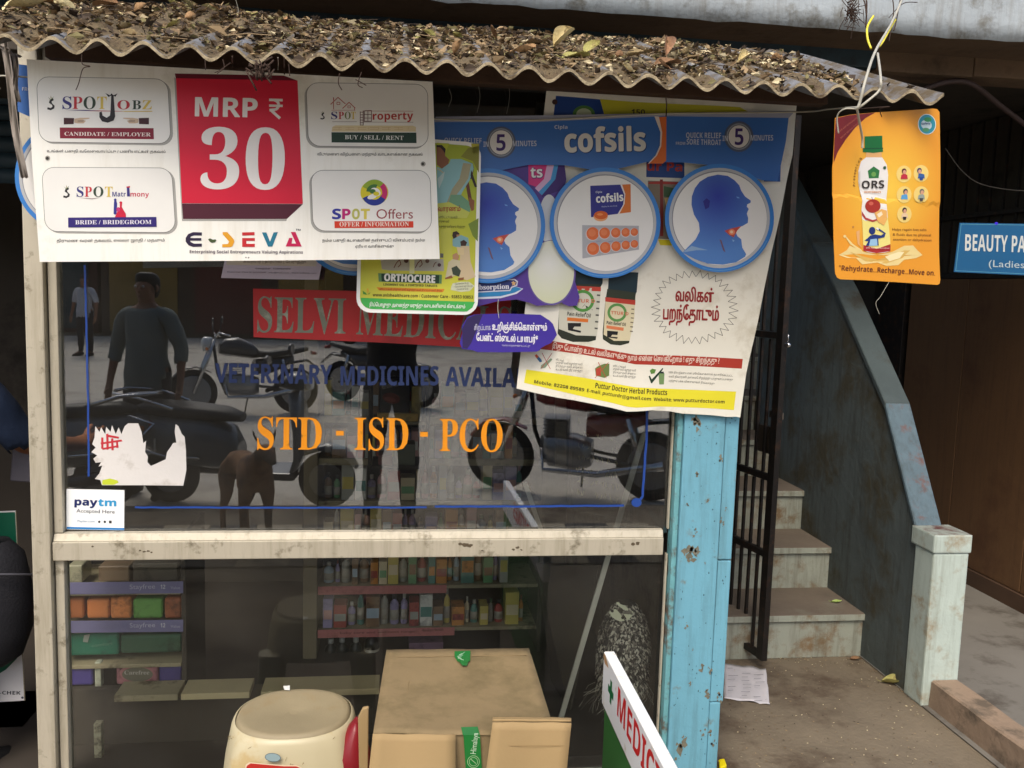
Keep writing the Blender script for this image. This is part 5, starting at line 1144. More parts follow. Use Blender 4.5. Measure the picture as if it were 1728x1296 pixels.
def jag(c, n=26, a=.16):
    o = []
    for i in range(len(c)):
        p, q = c[i], c[(i+1) % len(c)]
        for k in range(n//4):
            t = k/(n//4); o.append((p[0]*(1-t)+q[0]*t+random.uniform(-a, a), p[1]*(1-t)+q[1]*t+random.uniform(-a, a)))
    return o
RC = (206, 56, 66)
tp.draw('red_mark', [(zG((240, 815), (250, 815), (250, 865), (240, 865)), RC), (zG((236, 838), (330, 824), (336, 832), (240, 846)), RC), (zG((262, 800), (272, 797), (274, 868), (264, 870)), RC), (zG((284, 820), (294, 818), (296, 872), (286, 872)), RC), (zG((306, 828), (314, 826), (318, 860), (308, 862)), RC), (zG((244, 862), (312, 850), (312, 858), (246, 870)), RC), (zG((270, 802), (320, 812), (318, 820), (268, 812)), RC)], 1.2)
tp.draw('yellow_mark', [(zG((244, 1026), (246, 1005), (280, 998), (312, 1006), (318, 1016), (296, 1026)), (206, 220, 60))], 1.2)
# red name strip and painted lettering
rs = gs
rs.draw('red_name_strip', [([(427, 487), (640, 492), (862, 500), (864, 590), (640, 578), (428, 569)], mat('red_vinyl_strip', (186, 44, 44), .5, .1, 4, dirt=(150, 40, 40), dirt_amt=.2))], 1)
gm = mat('tarnished_silver_letter', (128, 130, 112), .5, .12, 20, dirt=(168, 170, 150), dirt_amt=.35, dirt_scale=26)
rs.text('SELVI', 434, 560, 583, 563, 60, gm, style='serifb', k=3, capk=.69)
rs.text('MEDICALS', 601, 564, 861, 578, 60, gm, style='serifb', k=3, capk=.69)
bm_ = mat('dark_blue_letter', (34, 50, 92), .5, .12, 20)
rs.text('VETERINARY', 363, 645, 560, 648, 32, bm_, style='sansb', k=1, fat=.01)
rs.text('MEDICINES', 575, 650, 740, 650, 32, bm_, style='sansb', k=1, fat=.01)
rs.text('AVAILABLE', 752, 651, 925, 655, 32, bm_, style='sansb', k=1, fat=.01)
om = mat('orange_letter', (226, 142, 20), .45, .06, 12, dirt=(120, 78, 24), dirt_amt=.05, dirt_scale=30)
for t_, x0, x1, y0, y1 in (('STD', 434, 543, 758, 759), ('ISD', 598, 689, 759, 760), ('PCO', 742, 848, 761, 762)):
    rs.text(t_, x0, y0, x1, y1, 55, om, style='serifb', k=1, capk=.69)
rs.draw('dash', [(rect(567, 727, 580, 735), om), (rect(709, 729, 722, 737), om)], 1)
bl_m = mat('blue_border_line', (30, 66, 140), .5, .1, 20)
def wob(pts, w):
    o = []
    for (a_, b_) in zip(pts, pts[1:]):
        n_ = max(2, int(math.dist(a_, b_)/14))
        for i in range(n_): t = i/n_; o.append((a_[0]*(1-t)+b_[0]*t+random.uniform(-.5, .5), a_[1]*(1-t)+b_[1]*t+random.uniform(-.5, .5)))
    o.append(pts[-1]); return stroke(o, w)
rs.draw('border_line', [(q, bl_m, 1+.1*(i % 3)) for i, q in enumerate(wob([(143, 448), (148, 640), (149.5, 804)], 3.4))])
rs.draw('border_line', [(q, bl_m, 1+.1*(i % 3)) for i, q in enumerate(wob([(228, 856), (500, 857), (720, 856)], 3.2)+wob([(734, 855), (900, 854.5), (1053, 853)], 3.6))])
rs.draw('border_line', [(q, bl_m, 1+.1*(i % 3)) for i, q in enumerate(wob([(1094, 600), (1091, 740), (1084, 838), (1078, 846)], 4))]+[(ell(1074, 848, 8.5, 7.5), bl_m, 1.6)])

# ================================================================== strings, twine and wires
twine = mat('grey_twine', (150, 138, 118), .8, .2, 40)
dtw = mat('dark_root', (58, 42, 32), .9, .2, 40)
plastic = mat('plastic_cord', (176, 172, 156), .4, .1, 20)
cable('banner_cord', [(0, 150, 2.60), (45, 130, 2.62), (735, 201, 2.655), (1120, 192, 2.672), (1345, 189, 2.66), (1400, 184, 2.4), (1446, 181, 2.13)], .0024, plastic, 'taut pale cord carrying the blue banner across to the roof corner', 'cord')
g3 = 'plastic cords knotted at the roof corner'
cable('knotted_twine', [(1522, 0, 2.75), (1504, 40, 2.6), (1478, 85, 2.3), (1462, 130, 2.12), (1450, 176, 2.11), (1444, 184, 2.12)], .0036, plastic, 'thick pale twisted cord tied round the right corner of the roof', 'cord')
cable('knotted_twine', [(1481, 90, 2.28), (1486, 130, 2.12), (1484, 152, 2.11), (1462, 172, 2.11), (1446, 184, 2.12)], .0032, plastic, 'pale cord looping right before the knot at the roof corner', 'cord')
cable('knotted_twine', [(1446, 182, 2.12), (1450, 205, 2.16), (1455, 232, 2.2), (1455, 250, 2.205)], .0030, plastic, 'short pale ribbon end hanging over the orange card', 'ribbon')
cable('knotted_twine', [(1446, 184, 2.12), (1425, 184, 2.13), (1413, 196, 2.15), (1415, 225, 2.16)], .0018, plastic, 'frayed cord end dangling at the left of the orange card', 'cord')
cable('knotted_twine', [(1446, 184, 2.12), (1500, 180, 2.14), (1485, 184, 2.18), (1488, 197, 2.22)], .0012, dtw, 'thin dark thread holding the top of the orange card', 'thread')
yel = mat('yellow_wire', (226, 210, 60), .4, .05, 10)
cable('yellow_wire', [(1474, 27, 2.72), (1464, 45, 2.7), (1464, 65, 2.68), (1470, 82, 2.66)], .0034, yel, 'short yellow wire bent beside the cord, left one', 'wire', 'yellow wires above the corner')
cable('yellow_wire', [(1511, 33, 2.68), (1500, 52, 2.64), (1490, 70, 2.6), (1484, 78, 2.58)], .0034, yel, 'yellow wire lying along the thick pale cord, right one', 'wire', 'yellow wires above the corner')
for i, (a_, b_, c_) in enumerate((((1450, -8), (1462, 0), (1461, 46)), ((1430, 4), (1456, -2), (1462, 28)), ((1520, -6), (1512, 38), (1508, 52)), ((1505, -8), (1508, 20), (1500, 70)), ((1548, 4), (1524, 6), (1500, 30)), ((1436, 30), (1452, 34), (1462, 44)))):
    cable('dry_root', [(*a_, 2.9), (*b_, 2.87), (*c_, 2.84)], .0026-.0003*i, dtw, ('dark root at the left of the slab clump', 'arched dark root left of the yellow wires', 'straight dark root between the yellow wires', 'dark root running down along the pale cord', 'thin root reaching from the right toward the cord', 'small low rootlet beside the left yellow wire')[i], 'dry root', 'dark dry roots on the slab edge')
bm = bmesh.new()
for i in range(60):
    c = PY(1438+random.gauss(0, 6), 22+random.gauss(0, 12), 2.93); d = Vector((random.uniform(-.02, .02), random.uniform(-.01, .01), random.uniform(-.03, .03)))
    add_tube(bm, [c-d, c+Vector((random.uniform(-.006, .006), 0, 0)), c+d], .0012, 4, cap=False)
tag(mesh('root_clump', bm, dtw), 'clump of dark rootlets hanging on the slab edge', 'roots', kind='stuff')
# bits of wire and root that hang from the eave over the board
for i, pts in enumerate((((138, 98), (139, 108), (152, 112), (140, 116), (133, 140), (128, 152)), ((376, 106), (378, 115), (366, 124)), ((389, 112), (372, 118), (362, 123)), ((346, 107), (347, 118)), ((573, 130), (571, 140), (577, 152)), ((610, 128), (604, 142), (612, 148)), ((487, 114), (489, 128)), ((600, 140), (618, 144)))):
    cable('dry_root', [(x, y-(6 if k == 0 else 0), 2.17+.00002*x) for k, (x, y) in enumerate(pts)], .0011, dtw, ('long curling rootlet dangling over the upper left corner of the board', 'rootlet leaning left of the red square top edge', 'crossed rootlet just left of the red square', 'short straight rootlet stub above the red square', 'rootlet hanging over the property box, left one', 'rootlet hanging over the property box, right one', 'short rootlet at the right top of the red square', 'small sideways rootlet on the property box rim')[i], 'dry root', 'dark rootlets over the white board')
for i, (x, y0, y1) in enumerate(((392, 95, 114), (469, 97, 118), (480, 98, 125), (1124, 165, 196))):
    cable('hanging_wire', [(x, y0, 2.16), (x+random.uniform(-1, 1), (y0+y1)/2, 2.2+.0002*x), (x, y1, 2.2+.0002*x)], .002 if i != 1 else .001, dtw if i != 1 else plastic, ('short dark wire above the red square', 'thin pale wire above the square, left of the fourth', 'short dark wire above the rupee sign', 'dark wire tying the blue banner by its orange flash')[i], 'wire', 'short wires holding the boards up')
bm = bmesh.new()
for i in range(34):
    c = PY(440+random.gauss(0, 9), 118+random.gauss(0, 8), 2.2); d = Vector((random.uniform(-.012, .012), random.uniform(-.01, .01), random.uniform(-.022, .022)))
    add_tube(bm, [c-d, c, c+d], .0022, 5)
tag(mesh('root_clump', bm, dtw), 'dark tuft of dirt and roots above the red square', 'roots', kind='stuff')
for i, (x, y0, y1) in enumerate(((806, 138, 190), (856, 130, 192), (398, 0, 38), (758, 150, 180))):
    cable('cobweb_thread', [(x, y0, 2.75), (x+4, (y0+y1)/2, 2.76), (x-1, y1, 2.75)], .0007, plastic, ('fine thread in the dark gap right of the white board', 'fine thread in the dark gap left of the oil poster', 'fine thread rising from the roof leaves above the board', 'fine thread nearest the right edge of the white board')[i], 'thread', 'loose threads under the roof')
cable('loose_thread', [(942, 496, 2.6), (850, 520, 2.63), (842, 535, 2.64)], .0006, plastic, 'thin thread from which the purple tag hangs', 'thread') if False else cable('loose_thread', [(841, 505, 2.652), (840, 520, 2.65), (842, 537, 2.643)], .0011, plastic, 'thin thread from which the purple tag hangs', 'thread')
cable('loose_thread', [(1500, 476, 2.27), (1486, 500, 2.27), (1478, 512, 2.27), (1484, 530, 2.27)], .0006, plastic, 'curly loose thread below the orange card', 'thread')
cable('wall_cable', [(1595, 250, 3.9), (1625, 290, 3.9), (1660, 312, 3.9), (1728, 322, 3.9), (1790, 316, 3.9)], .0022, mat('grey_cable', (84, 78, 70), .6, .1, 10), 'grey cable sagging across the dark window grille', 'cable')
cable('wall_pipe', [(1560, 150, 3.6), (1600, 138, 3.6), (1640, 142, 3.6), (1690, 180, 3.7), (1750, 226, 3.8)], .012, mat('dark_pipe', (60, 46, 44), .6, .1, 10), 'dark bent pipe running under the slab beam', 'pipe')
# plastic wrapping at the upper left corner of the kiosk
bm = bmesh.new(); n = 10
for (x0, y0, x1, y1, w, yy) in ((4, 60, 40, 300, 13, 2.60), (24, 92, 30, 172, 9, 2.58), (0, 78, 30, 96, 12, 2.60)):
    rows = []
    for i in range(n+1):
        t = i/n; px_, py_ = x0+(x1-x0)*t+2*math.sin(t*7), y0+(y1-y0)*t
        rows.append([bm.verts.new(PY(px_+w*(k/4-.5), py_+(3 if k % 2 else -2)*math.sin(t*9), yy+.006*math.sin(t*12+k*2)+(.01 if k % 2 else 0))) for k in range(5)])
    for a_, b_ in zip(rows, rows[1:]):
        for k in range(4): f = bm.faces.new((a_[k], a_[k+1], b_[k+1], b_[k])); f.smooth = True
o = mesh('plastic_wrapping', bm, mat('grey_plastic_strip', (164, 154, 144), .4, .1, 12)); o.modifiers.new('thickness', 'SOLIDIFY').thickness = .0006
tag(o, 'grey plastic strips wound round the top of the shop post', 'plastic strip')

# ================================================================== in front of the glass: stool, carton, boards
cream = mat('cream_plastic', (184, 174, 142), .38, .04, 4, dirt=(176, 156, 112), dirt_amt=.22, dirt_scale=7, bump=.04, bscale=60)
cream_top = mat('darker_cream_plastic', (142, 130, 102), .6, .07, 18, bump=.12, bscale=160, dirt=(140, 122, 88), dirt_amt=.2, dirt_scale=6)  # seat top: a darker, duller cream than the apron and legs
st_c = (PZ(392, 1198, .48)+PZ(600, 1198, .48))/2; st_y0, st_y1 = PZ(490, 1246, .48).y, PZ(500, 1157, .48).y
st_w = (PZ(600, 1200, .48).x-PZ(392, 1200, .48).x)/2; st_d = (st_y1-st_y0)/2; st_c.y = (st_y0+st_y1)/2
stool = empty('plastic_stool', (st_c.x, st_c.y, 0), 'cream plastic stool with red label standing beside the cardboard box', 'stool')
def se_ring(bm, c, a, b, z, n=48, pw=2.6, rib=0.):
    r = []
    for k in range(n):
        t = 2*PI*k/n; ca, sa = math.cos(t), math.sin(t)
        q = 1+rib*max(0, math.cos((t-PI/4)*4))**3
        r.append(bm.verts.new((c.x+a*q*abs(ca)**(2/pw)*(1 if ca > 0 else -1), c.y+b*q*abs(sa)**(2/pw)*(1 if sa > 0 else -1), z)))
    return r
def ringed(name, rings_, m, par, top=True, smooth=True):
    bm = bmesh.new(); R = [se_ring(bm, st_c, *r) for r in rings_]
    for a, b in zip(R, R[1:]):
        for k in range(len(a)): f = bm.faces.new((a[k], a[(k+1) % len(a)], b[(k+1) % len(a)], b[k])); f.smooth = smooth
    if top: bm.faces.new(R[-1])
    bmesh.ops.recalc_face_normals(bm, faces=bm.faces)
    return mesh(name, bm, m, par)
ringed('seat', [(st_w*.93, st_d*.93, .462, 48, 2.3), (st_w*.9, st_d*.9, .474, 48, 2.3), (st_w*.86, st_d*.86, .479, 48, 2.3), (st_w*.78, st_d*.78, .477, 48, 2.3), (st_w*.1, st_d*.1, .475, 48, 2.1), (st_w*.075, st_d*.075, .4735, 48, 2.1)], cream_top, stool)
ringed('apron', [(st_w*1.10, st_d*1.10, .33, 96, 2.9, .045), (st_w*1.06, st_d*1.06, .39, 96, 2.8, .045), (st_w*1.01, st_d*1.01, .435, 96, 2.6, .04), (st_w*.985, st_d*.985, .458, 96, 2.4, .018), (st_w*.955, st_d*.955, .4685, 96, 2.3), (st_w*.925, st_d*.925, .471, 96, 2.3)], cream, stool, top=False)
for sx in (-1, 1):
    for sy in (-1, 1):
        a = Vector((st_c.x+sx*st_w*.93, st_c.y+sy*st_d*.90, .36)); b = Vector((st_c.x+sx*st_w*1.10, st_c.y+sy*st_d*1.1, 0))
        loft('leg', [(a, (.040, 0, 0), (0, .034, 0)), ((a*.5+b*.5), (.034, 0, 0), (0, .028, 0)), (b, (.024, 0, 0), (0, .02, 0))], cream, stool, 14, 3.2)
sf = Sheet('x', '', '', None, (400, 1280, st_c.y-st_d*1.09), (560, 1280, st_c.y-st_d*1.09), None, tilt=.16); sf.root = stool
sf.draw('oval_badge', [(ell(460.5, 1278, 13.5, 7.4, rot=.1), (70, 90, 100)), (ell(460.5, 1278, 12.6, 6.6, rot=.1), (142, 164, 166))], 3)
sf.draw('red_label', [([(413, 1300), (415, 1290), (421, 1286), (450, 1289), (480, 1291), (500, 1291), (509, 1295), (512, 1312), (414, 1312)], (222, 200, 170)), ([(414, 1300), (417, 1292), (423, 1288), (450, 1290.5), (480, 1293), (500, 1293), (507, 1296), (510, 1320), (415, 1320)], (182, 44, 34))], 2)
sc_p = mat('scrap_of_white_paper', (216, 216, 210), .7, .05, 9)
tag(prism('paper_scrap', [PZ(478, 1158, .482), PZ(489, 1157, .482), PZ(489, 1165, .482), PZ(480, 1164, .482)], (0, 0, .0006), sc_p), 'tiny white paper scrap at the back rim of the stool seat', 'paper scrap')

kraft = mat('kraft_cardboard', (130, 112, 80), .85, .12, 3.5, bump=.3, bscale=18, dirt=(108, 94, 64), dirt_amt=.5, dirt_scale=5, streak=(112, 96, 68), streak_amt=.4)
kraft_l = mat('cardboard_flap', (152, 128, 88), .8, .05, 4, bump=.08, bscale=40)
tape_g = mat('green_tape', (28, 112, 48), .2, .08, 8, spec=.6)
ZB = .61
qd = [PZ(653, 1097, ZB), PZ(892, 1094, ZB), PZ(937, 1240, ZB), PZ(631, 1236, ZB)]
carton = empty('cardboard_box', (qd[3].x, qd[3].y, 0), 'big brown cardboard box with green tape standing before the glass', 'box')
bm = bmesh.new(); n = 10
cs = [Vector((p.x, p.y, 0)) for p in qd]
for i in range(4):     # side walls a little bowed
    a, b = cs[i], cs[(i+1) % 4]; nrm = Vector(((b-a).y, -(b-a).x, 0)).normalized()
    if nrm.dot((a+b)/2-(cs[0]+cs[2])/2) < 0: nrm = -nrm
    cols_ = []
    for k in range(n+1):
        t = k/n; cols_.append([bm.verts.new(a.lerp(b, t)+nrm*(.006*math.sin(PI*t)*math.sin(PI*z/ZB))+Vector((0, 0, z))) for z in (0, ZB*.3, ZB*.6, ZB*.85, ZB-.004)])
    for p, q in zip(cols_, cols_[1:]):
        for k in range(4): f = bm.faces.new((p[k], q[k], q[k+1], p[k+1])); f.smooth = True
mesh('box_side', bm, kraft, carton)
bm = bmesh.new(); n = 18; g = []
for i in range(n+1):
    row = []
    for j in range(n+1):
        u, v = i/n, j/n; p = (qd[0]*(1-u)+qd[1]*u)*(1-v)+(qd[3]*(1-u)+qd[2]*u)*v
        c_ = p-(qd[0]+qd[1]+qd[2]+qd[3])/4
        z = ZB-.010*math.sin(PI*u)*math.sin(PI*v)+.0035*noise.noise(Vector((u*4, v*4, 5)))-.003*math.exp(-((u-.13)/.012)**2)-.003*math.exp(-((v-.06)/.015)**2)
        row.append(bm.verts.new((p.x+c_.x*.008, p.y+c_.y*.008, z)))
    g.append(row)
for i in range(n):
    for j in range(n): f = bm.faces.new((g[i][j], g[i][j+1], g[i+1][j+1], g[i+1][j])); f.smooth = True
o = mesh('box_lid', bm, kraft, carton); o.modifiers.new('thickness', 'SOLIDIFY').thickness = .004
yf = qd[3].y-.03
def flap(pts, y0, y1, seed, m=kraft_l):
    bm = bmesh.new(); rows = []
    for v in range(9):
        rows.append([bm.verts.new(PY(pts[0][0]*(1-u/8)*(1-v/8)+pts[1][0]*u/8*(1-v/8)+pts[3][0]*(1-u/8)*v/8+pts[2][0]*u/8*v/8, pts[0][1]*(1-u/8)*(1-v/8)+pts[1][1]*u/8*(1-v/8)+pts[3][1]*(1-u/8)*v/8+pts[2][1]*u/8*v/8+.6*math.sin(u*1.7+seed)*(v == 0), y0+(y1-y0)*v/8-.004*math.sin(u*.8+seed))) for u in range(9)])
    for a, b in zip(rows, rows[1:]):
        for k in range(8): f = bm.faces.new((a[k], a[k+1], b[k+1], b[k])); f.smooth = True
    o = mesh('box_flap', bm, m, carton); o.modifiers.new('thickness', 'SOLIDIFY').thickness = .005; return o
flap([(831, 1218), (964, 1219), (953, 1330), (816, 1330)], yf-.02, yf-.05, 1)
flap([(831, 1213), (964, 1214.5), (964, 1218.6), (831, 1217.6)], yf+.004, yf-.019, 1)
flap([(629, 1238), (768, 1239), (768, 1340), (618, 1340)], yf-.0, yf-.04, 3)
fc = Sheet('x', '', '', None, (831, 1258, yf-.036), (962, 1258, yf-.036), None); fc.root = carton
fc.draw('crease_line', [(stroke([(829, 1258.5), (961, 1258)], 1.0)[0], (150, 124, 84))], 6)
yt = qd[3].y
yq = lambda px: yt+(qd[2].y-yt)*(px-631)/306-.009
ft = Sheet('x', '', '', None, (779, 1236, yq(779)), (810, 1236, yq(810)), None); ft.root = carton
ft.draw('tape', [([(782, 1240), (810, 1240), (815, 1330), (788, 1330)], tape_g)], 1)
bm = bmesh.new()
for q_ in ([(778, 1227), (806, 1226), (810, 1240.5), (781, 1240.5)], [(767, 1099), (794, 1098), (793, 1115), (788, 1118), (772, 1116), (767, 1108)], [(775, 1117), (790, 1117), (788, 1123), (780, 1123)]):
    bm.faces.new([bm.verts.new(PZ(x, y, ZB-.0015+(.002 if y < 1200 else .003))) for x, y in q_][::-1])
mesh('tape', bm, tape_g, carton)['kind'] = 'stuff'
ft.textw('Himalaya', 803, 1272, .052, .014, (196, 220, 190), k=4, style='plain', rot=PI/2-.08)
ft.draw('tape_print', [([ell(799, 1285, 10.5, 10.5), ell(799, 1285, 9.5, 9.5)], (150, 190, 140)), ([ell(799, 1285, 7.5, 7.5), ell(799, 1285, 6.6, 6.6)], (150, 190, 140)), (stroke([(794, 1280), (803, 1288)], 1.2)[0], (150, 190, 140)), (stroke([(801, 1231+8), (804, 1240)], 1)[0], (190, 220, 190))], 3, stuff=True)
bm = bmesh.new()
for a_ in range(7):
    c = PZ(775+random.uniform(0, 10), 1101+a_*2, ZB+.0012); d = Vector((random.uniform(-.006, .006), random.uniform(-.004, .004), 0))
    add_tube(bm, [c-d, c+d], .0008, 4)
mesh('tape_print', bm, ink((190, 216, 190)), carton)['kind'] = 'stuff'
bm = bmesh.new()
for (x0, y0, x1, y1, w_) in ((656, 1109, 888, 1106, .0009), (690, 1150, 683, 1200, .0006)):
    pts_ = [PZ(x0+(x1-x0)*k/10+random.uniform(-.6, .6), y0+(y1-y0)*k/10, ZB+.0006-.009*math.sin(PI*min(1, max(0, ((x0+(x1-x0)*k/10)-640)/270)))*math.sin(PI*min(1, max(0, ((y0+(y1-y0)*k/10)-1095)/143)))) for k in range(11)]
    add_tube(bm, pts_, w_, 5)
mesh('crease_line', bm, mat('cardboard_crease', (126, 106, 74), .85, .2, 30), carton)['kind'] = 'stuff'
bm = bmesh.new()
for i in range(46):
    a_ = random.uniform(PI*1.05, PI*1.95); z_ = random.uniform(.40, .455); d_ = Vector((math.cos(a_), math.sin(a_), 0))
    p_ = Vector((st_c.x+st_w*1.035*d_.x*1.0, st_c.y+st_d*1.05*d_.y, z_)); q_ = p_+Vector((random.uniform(-.01, .01), 0, random.uniform(-.012, .012)))
    add_tube(bm, [p_, q_], random.uniform(.0004, .001), 4)
mesh('scratches', bm, mat('stool_scratch', (128, 112, 76), .8, .2, 30), stool)['kind'] = 'stuff'
# side pieces between stool and box
cb = prism('cardboard_strip', [PY(606, 1300, 2.12), PY(604, 1212, 2.12), PY(612, 1196, 2.12), PY(622, 1194, 2.12), PY(621, 1300, 2.12)], (0, .012, 0), kraft_l, bv=.002)
tag(cb, 'narrow upright cardboard strip wedged between stool and box', 'cardboard')
rd = loft('red_bag', [(PY(590, 1330, 2.3), (.06, 0, 0), (0, .05, 0)), (PY(594, 1270, 2.3), (.05, 0, 0), (0, .045, 0)), (PY(600, 1225, 2.32), (.02, 0, 0), (0, .03, 0)), (PY(601, 1215, 2.32), (.006, 0, 0), (0, .02, 0))], mat('dark_red_plastic', (120, 22, 30), .35, .1, 6), None, 14)
tag(rd, 'dark red plastic bag behind the right side of the stool', 'bag')

# MEDICINES board, edge-on to the street
white_lam = mat('white_laminate_board', (232, 232, 230), .35, .03, 3, dirt=(196, 180, 150), dirt_amt=.06, dirt_scale=12)
pA = PY(1019, 1099, 2.30); zt = pA.z; pB = PZ(1121, 1296, zt)
bd_dir = (pB-pA).normalized(); pEnd = pA+bd_dir*1.15
mb = Sheet('medicine_board', '', '', None, (1019, 1099, pA.y), (1121, 1296, pB.y), None)
root = empty('medicines_board', (pA.x, pA.y, 0), 'white board with red MEDICINES lettering over a green panel', 'board'); mb.root = root
side = Vector((bd_dir.y, -bd_dir.x, 0)); side = side if side.x > 0 else -side
zbot = mb.P(1014, 1183).z
thk = (PZ(1038, 1099, zt)-pA).length*.95
def slab_along(name, d0, d1, o0, o1, z0, z1, m, bv=.002):
    P_ = [pA+bd_dir*d+side*o for d, o in ((d0, o0), (d1, o0), (d1, o1), (d0, o1))]
    return prism(name, [Vector((p.x, p.y, z0)) for p in P_], (0, 0, z1-z0), m, root, bv)
slab_along('header', 0, 1.15, 0, thk, zbot, zt, white_lam, .0025)
slab_along('green_panel', .012, 1.14, .006, thk-.006, 0, zbot-.001, mat('green_panel', (56, 112, 54), .5, .08, 4, dirt=(44, 84, 44), dirt_amt=.3))
for d in (.1, 1.0): slab_along('foot', d, d+.05, -.12, thk+.12, 0, .03, dark_steel)
du = 1 if mb.u.dot(bd_dir) > 0 else -1
hh = zt-zbot
mb.textw('MEDICINES', 1041.5, 1206, .60, hh*.52, (214, 40, 40), k=2, style='sansb', du=du)
zc_ = mb.P(1031, 1168)
bm = bmesh.new(); s_ = hh*.21
for (w_, h_) in ((s_*.32, s_), (s_, s_*.32)):
    bm.faces.new([bm.verts.new(zc_+bd_dir*x+Vector((0, 0, z))+mb.n*(.0006 if w_ < h_ else .0009)) for x, z in ((-w_, -h_), (w_, -h_), (w_, h_), (-w_, h_))])
mesh('green_cross', bm, ink((20, 110, 60)), root)
stn = mb.draw('rust_stain', [([(1019.5, 1102), (1022, 1106), (1026, 1122), (1027, 1128), (1021, 1120), (1018.5, 1108)], (196, 150, 100))], 1)

# ================================================================== inside the shop
def pkt(name, px0, py0, px1, py1, y, depth, rgb, label, cat, group=None, bv=.006, rough=.4, z0=None):
    rgb = tuple(min(235, int(c*.95+(sum(rgb)/3)*.15+12)) for c in rgb)
    a, b = PY(px0, py1, y), PY(px1, py0, y)
    o = box(name, a.x, b.x, y, y+depth, z0 if z0 is not None else a.z, b.z, mat('pack_%d_%d_%d' % rgb, rgb, rough, .1, 12, dirt=tuple(int(c*.6) for c in rgb), dirt_amt=.3, dirt_scale=12), None, bv, seg=3)
    return tag(o, label, cat, group)
YL_ = 3.10
lsh = empty('left_shelf_unit', (PY(200, 1160, YL_).x, YL_, 0), 'dim pale shelf with napkin packs at the left inside the lower pane', 'shelf unit')
shelf_p = mat('dirty_cream_shelf', (150, 140, 112), .7, .12, 8, dirt=(90, 80, 60), dirt_amt=.3, dirt_scale=10)
sx0, sx1 = PY(112, 1100, YL_).x-.02, PY(309, 1100, YL_).x
for py in (1118, 1058, 996): 
    z = PY(200, py, YL_).z; box('shelf_board', sx0, sx1, YL_-.03, YL_+.28, z-.008, z+.006, shelf_p, lsh, .003)
for x in (sx0-.018, sx1+.002): box('side_panel', x, x+.016, YL_-.03, YL_+.28, .06, PY(200, 900, YL_).z, dark_in, lsh, .003)
box('back_panel', sx0, sx1, YL_+.283, YL_+.29, .06, PY(200, 900, YL_).z, dark_in, lsh, .002)
lav = mat('lavender_strip', (112, 110, 146), .4, .08, 10)
for k, (py0, py1) in enumerate(((981, 1003), (1046, 1068))):
    bs = Sheet('shelf_strip', ('upper', 'lower')[k]+' lavender shelf strip with white lettering in the left shelf', 'shelf strip', [(112, py0+2), (309, py0), (309, py1-2), (112, py1)], (115, py0, YL_-.034), (305, py0, YL_-.034), lav, thick=.002)
    bs.text('Stayfree', 219, py1-9, 262, py1-10, 8, (186, 186, 206), k=3); bs.text('12', 271, py1-9.5, 279, py1-9.5, 7, (206, 206, 216), style='sansb', k=3); bs.text('Value', 288, py1-9, 304, py1-9, 5, (180, 180, 200), k=3); bs.text('Napkins', 170, py1-9, 200, py1-9, 4, (130, 130, 160), k=3)
gp_ = 'napkin packs on the left shelf'
pkt('paper_pack', 114, 954, 138, 984, YL_, .1, (134, 130, 104), 'grey green carton at the left end of the top left shelf', 'pack', gp_)
pkt('paper_pack', 166, 955, 218, 982, YL_+.02, .1, (104, 84, 62), 'dim brown pack in the middle of the top left shelf', 'pack', gp_)
pkt('paper_pack', 224, 950, 300, 982, YL_+.02, .1, (66, 60, 48), 'dark olive pack at the right of the top left shelf', 'pack', gp_)
for (x0, x1, c, l) in ((114, 141, (150, 78, 34), 'orange brown pack at the left end of the middle left shelf'), (146, 184, (176, 96, 42), 'orange pack with pale stripe, second on the middle left shelf'), (186, 221, (186, 104, 46), 'brightest orange pack, third on the middle left shelf'), (224, 274, (76, 132, 50), 'green pack on the middle left shelf'), (277, 306, (140, 72, 40), 'rust pack at the right end of the middle left shelf')):
    pkt('napkin_pack', x0, 1009+random.uniform(-2, 2), x1, 1045, YL_-.01, .12, c, l, 'napkin pack', gp_, .012)
pkt('green_pack', 114, 1068, 200, 1108, YL_-.01, .12, (18, 96, 72), 'teal green pack with pale writing on the lower left shelf', 'pack', gp_, .012)
pkt('green_pack', 203, 1070, 306, 1104, YL_-.01, .12, (36, 74, 52), 'dark green pack on the lower left shelf', 'pack', gp_, .012)
pkt('purple_pack', 116, 1122, 156, 1158, YL_-.02, .12, (54, 44, 116), 'blue purple pack below the lower left shelf, left one', 'pack', gp_, .01)
pkt('white_tube', 160, 1118, 170, 1160, YL_-.02, .03, (150, 152, 130), 'pale upright tube between two purple packs', 'tube', gp_, .004)
wp_ = pkt('pink_pack', 196, 1120, 266, 1156, YL_-.02, .12, (140, 84, 90), 'pink pack with oval label below the lower left shelf', 'pack', gp_, .01)
pkt('purple_pack', 268, 1122, 306, 1156, YL_-.01, .12, (60, 52, 110), 'purple pack right of the pink oval one', 'pack', gp_, .01)
wsx = Sheet('x', '', '', None, (196, 1140, YL_-.0215), (266, 1140, YL_-.0215), None); wsx.root = wp_
wsx.draw('oval_label', [(ell(231, 1136, 29, 15), (176, 120, 120)), (ell(232, 1138, 26, 12), (120, 116, 100))], 1)
wsx.text('Carefree', 210, 1138, 252, 1138, 7, (186, 180, 170), style='serifb', k=3)
gps = Sheet('x', '', '', None, (114, 1090, YL_-.0125), (200, 1090, YL_-.0125), None); gps.root = bpy.data.objects['green_pack']
gps.text('comfort', 155, 1092, 190, 1088, 5.5, (110, 150, 130), k=2); gps.draw('pack_mark', [([(142, 1072), (152, 1070), (148, 1084), (140, 1083)], (150, 160, 150))], 2)
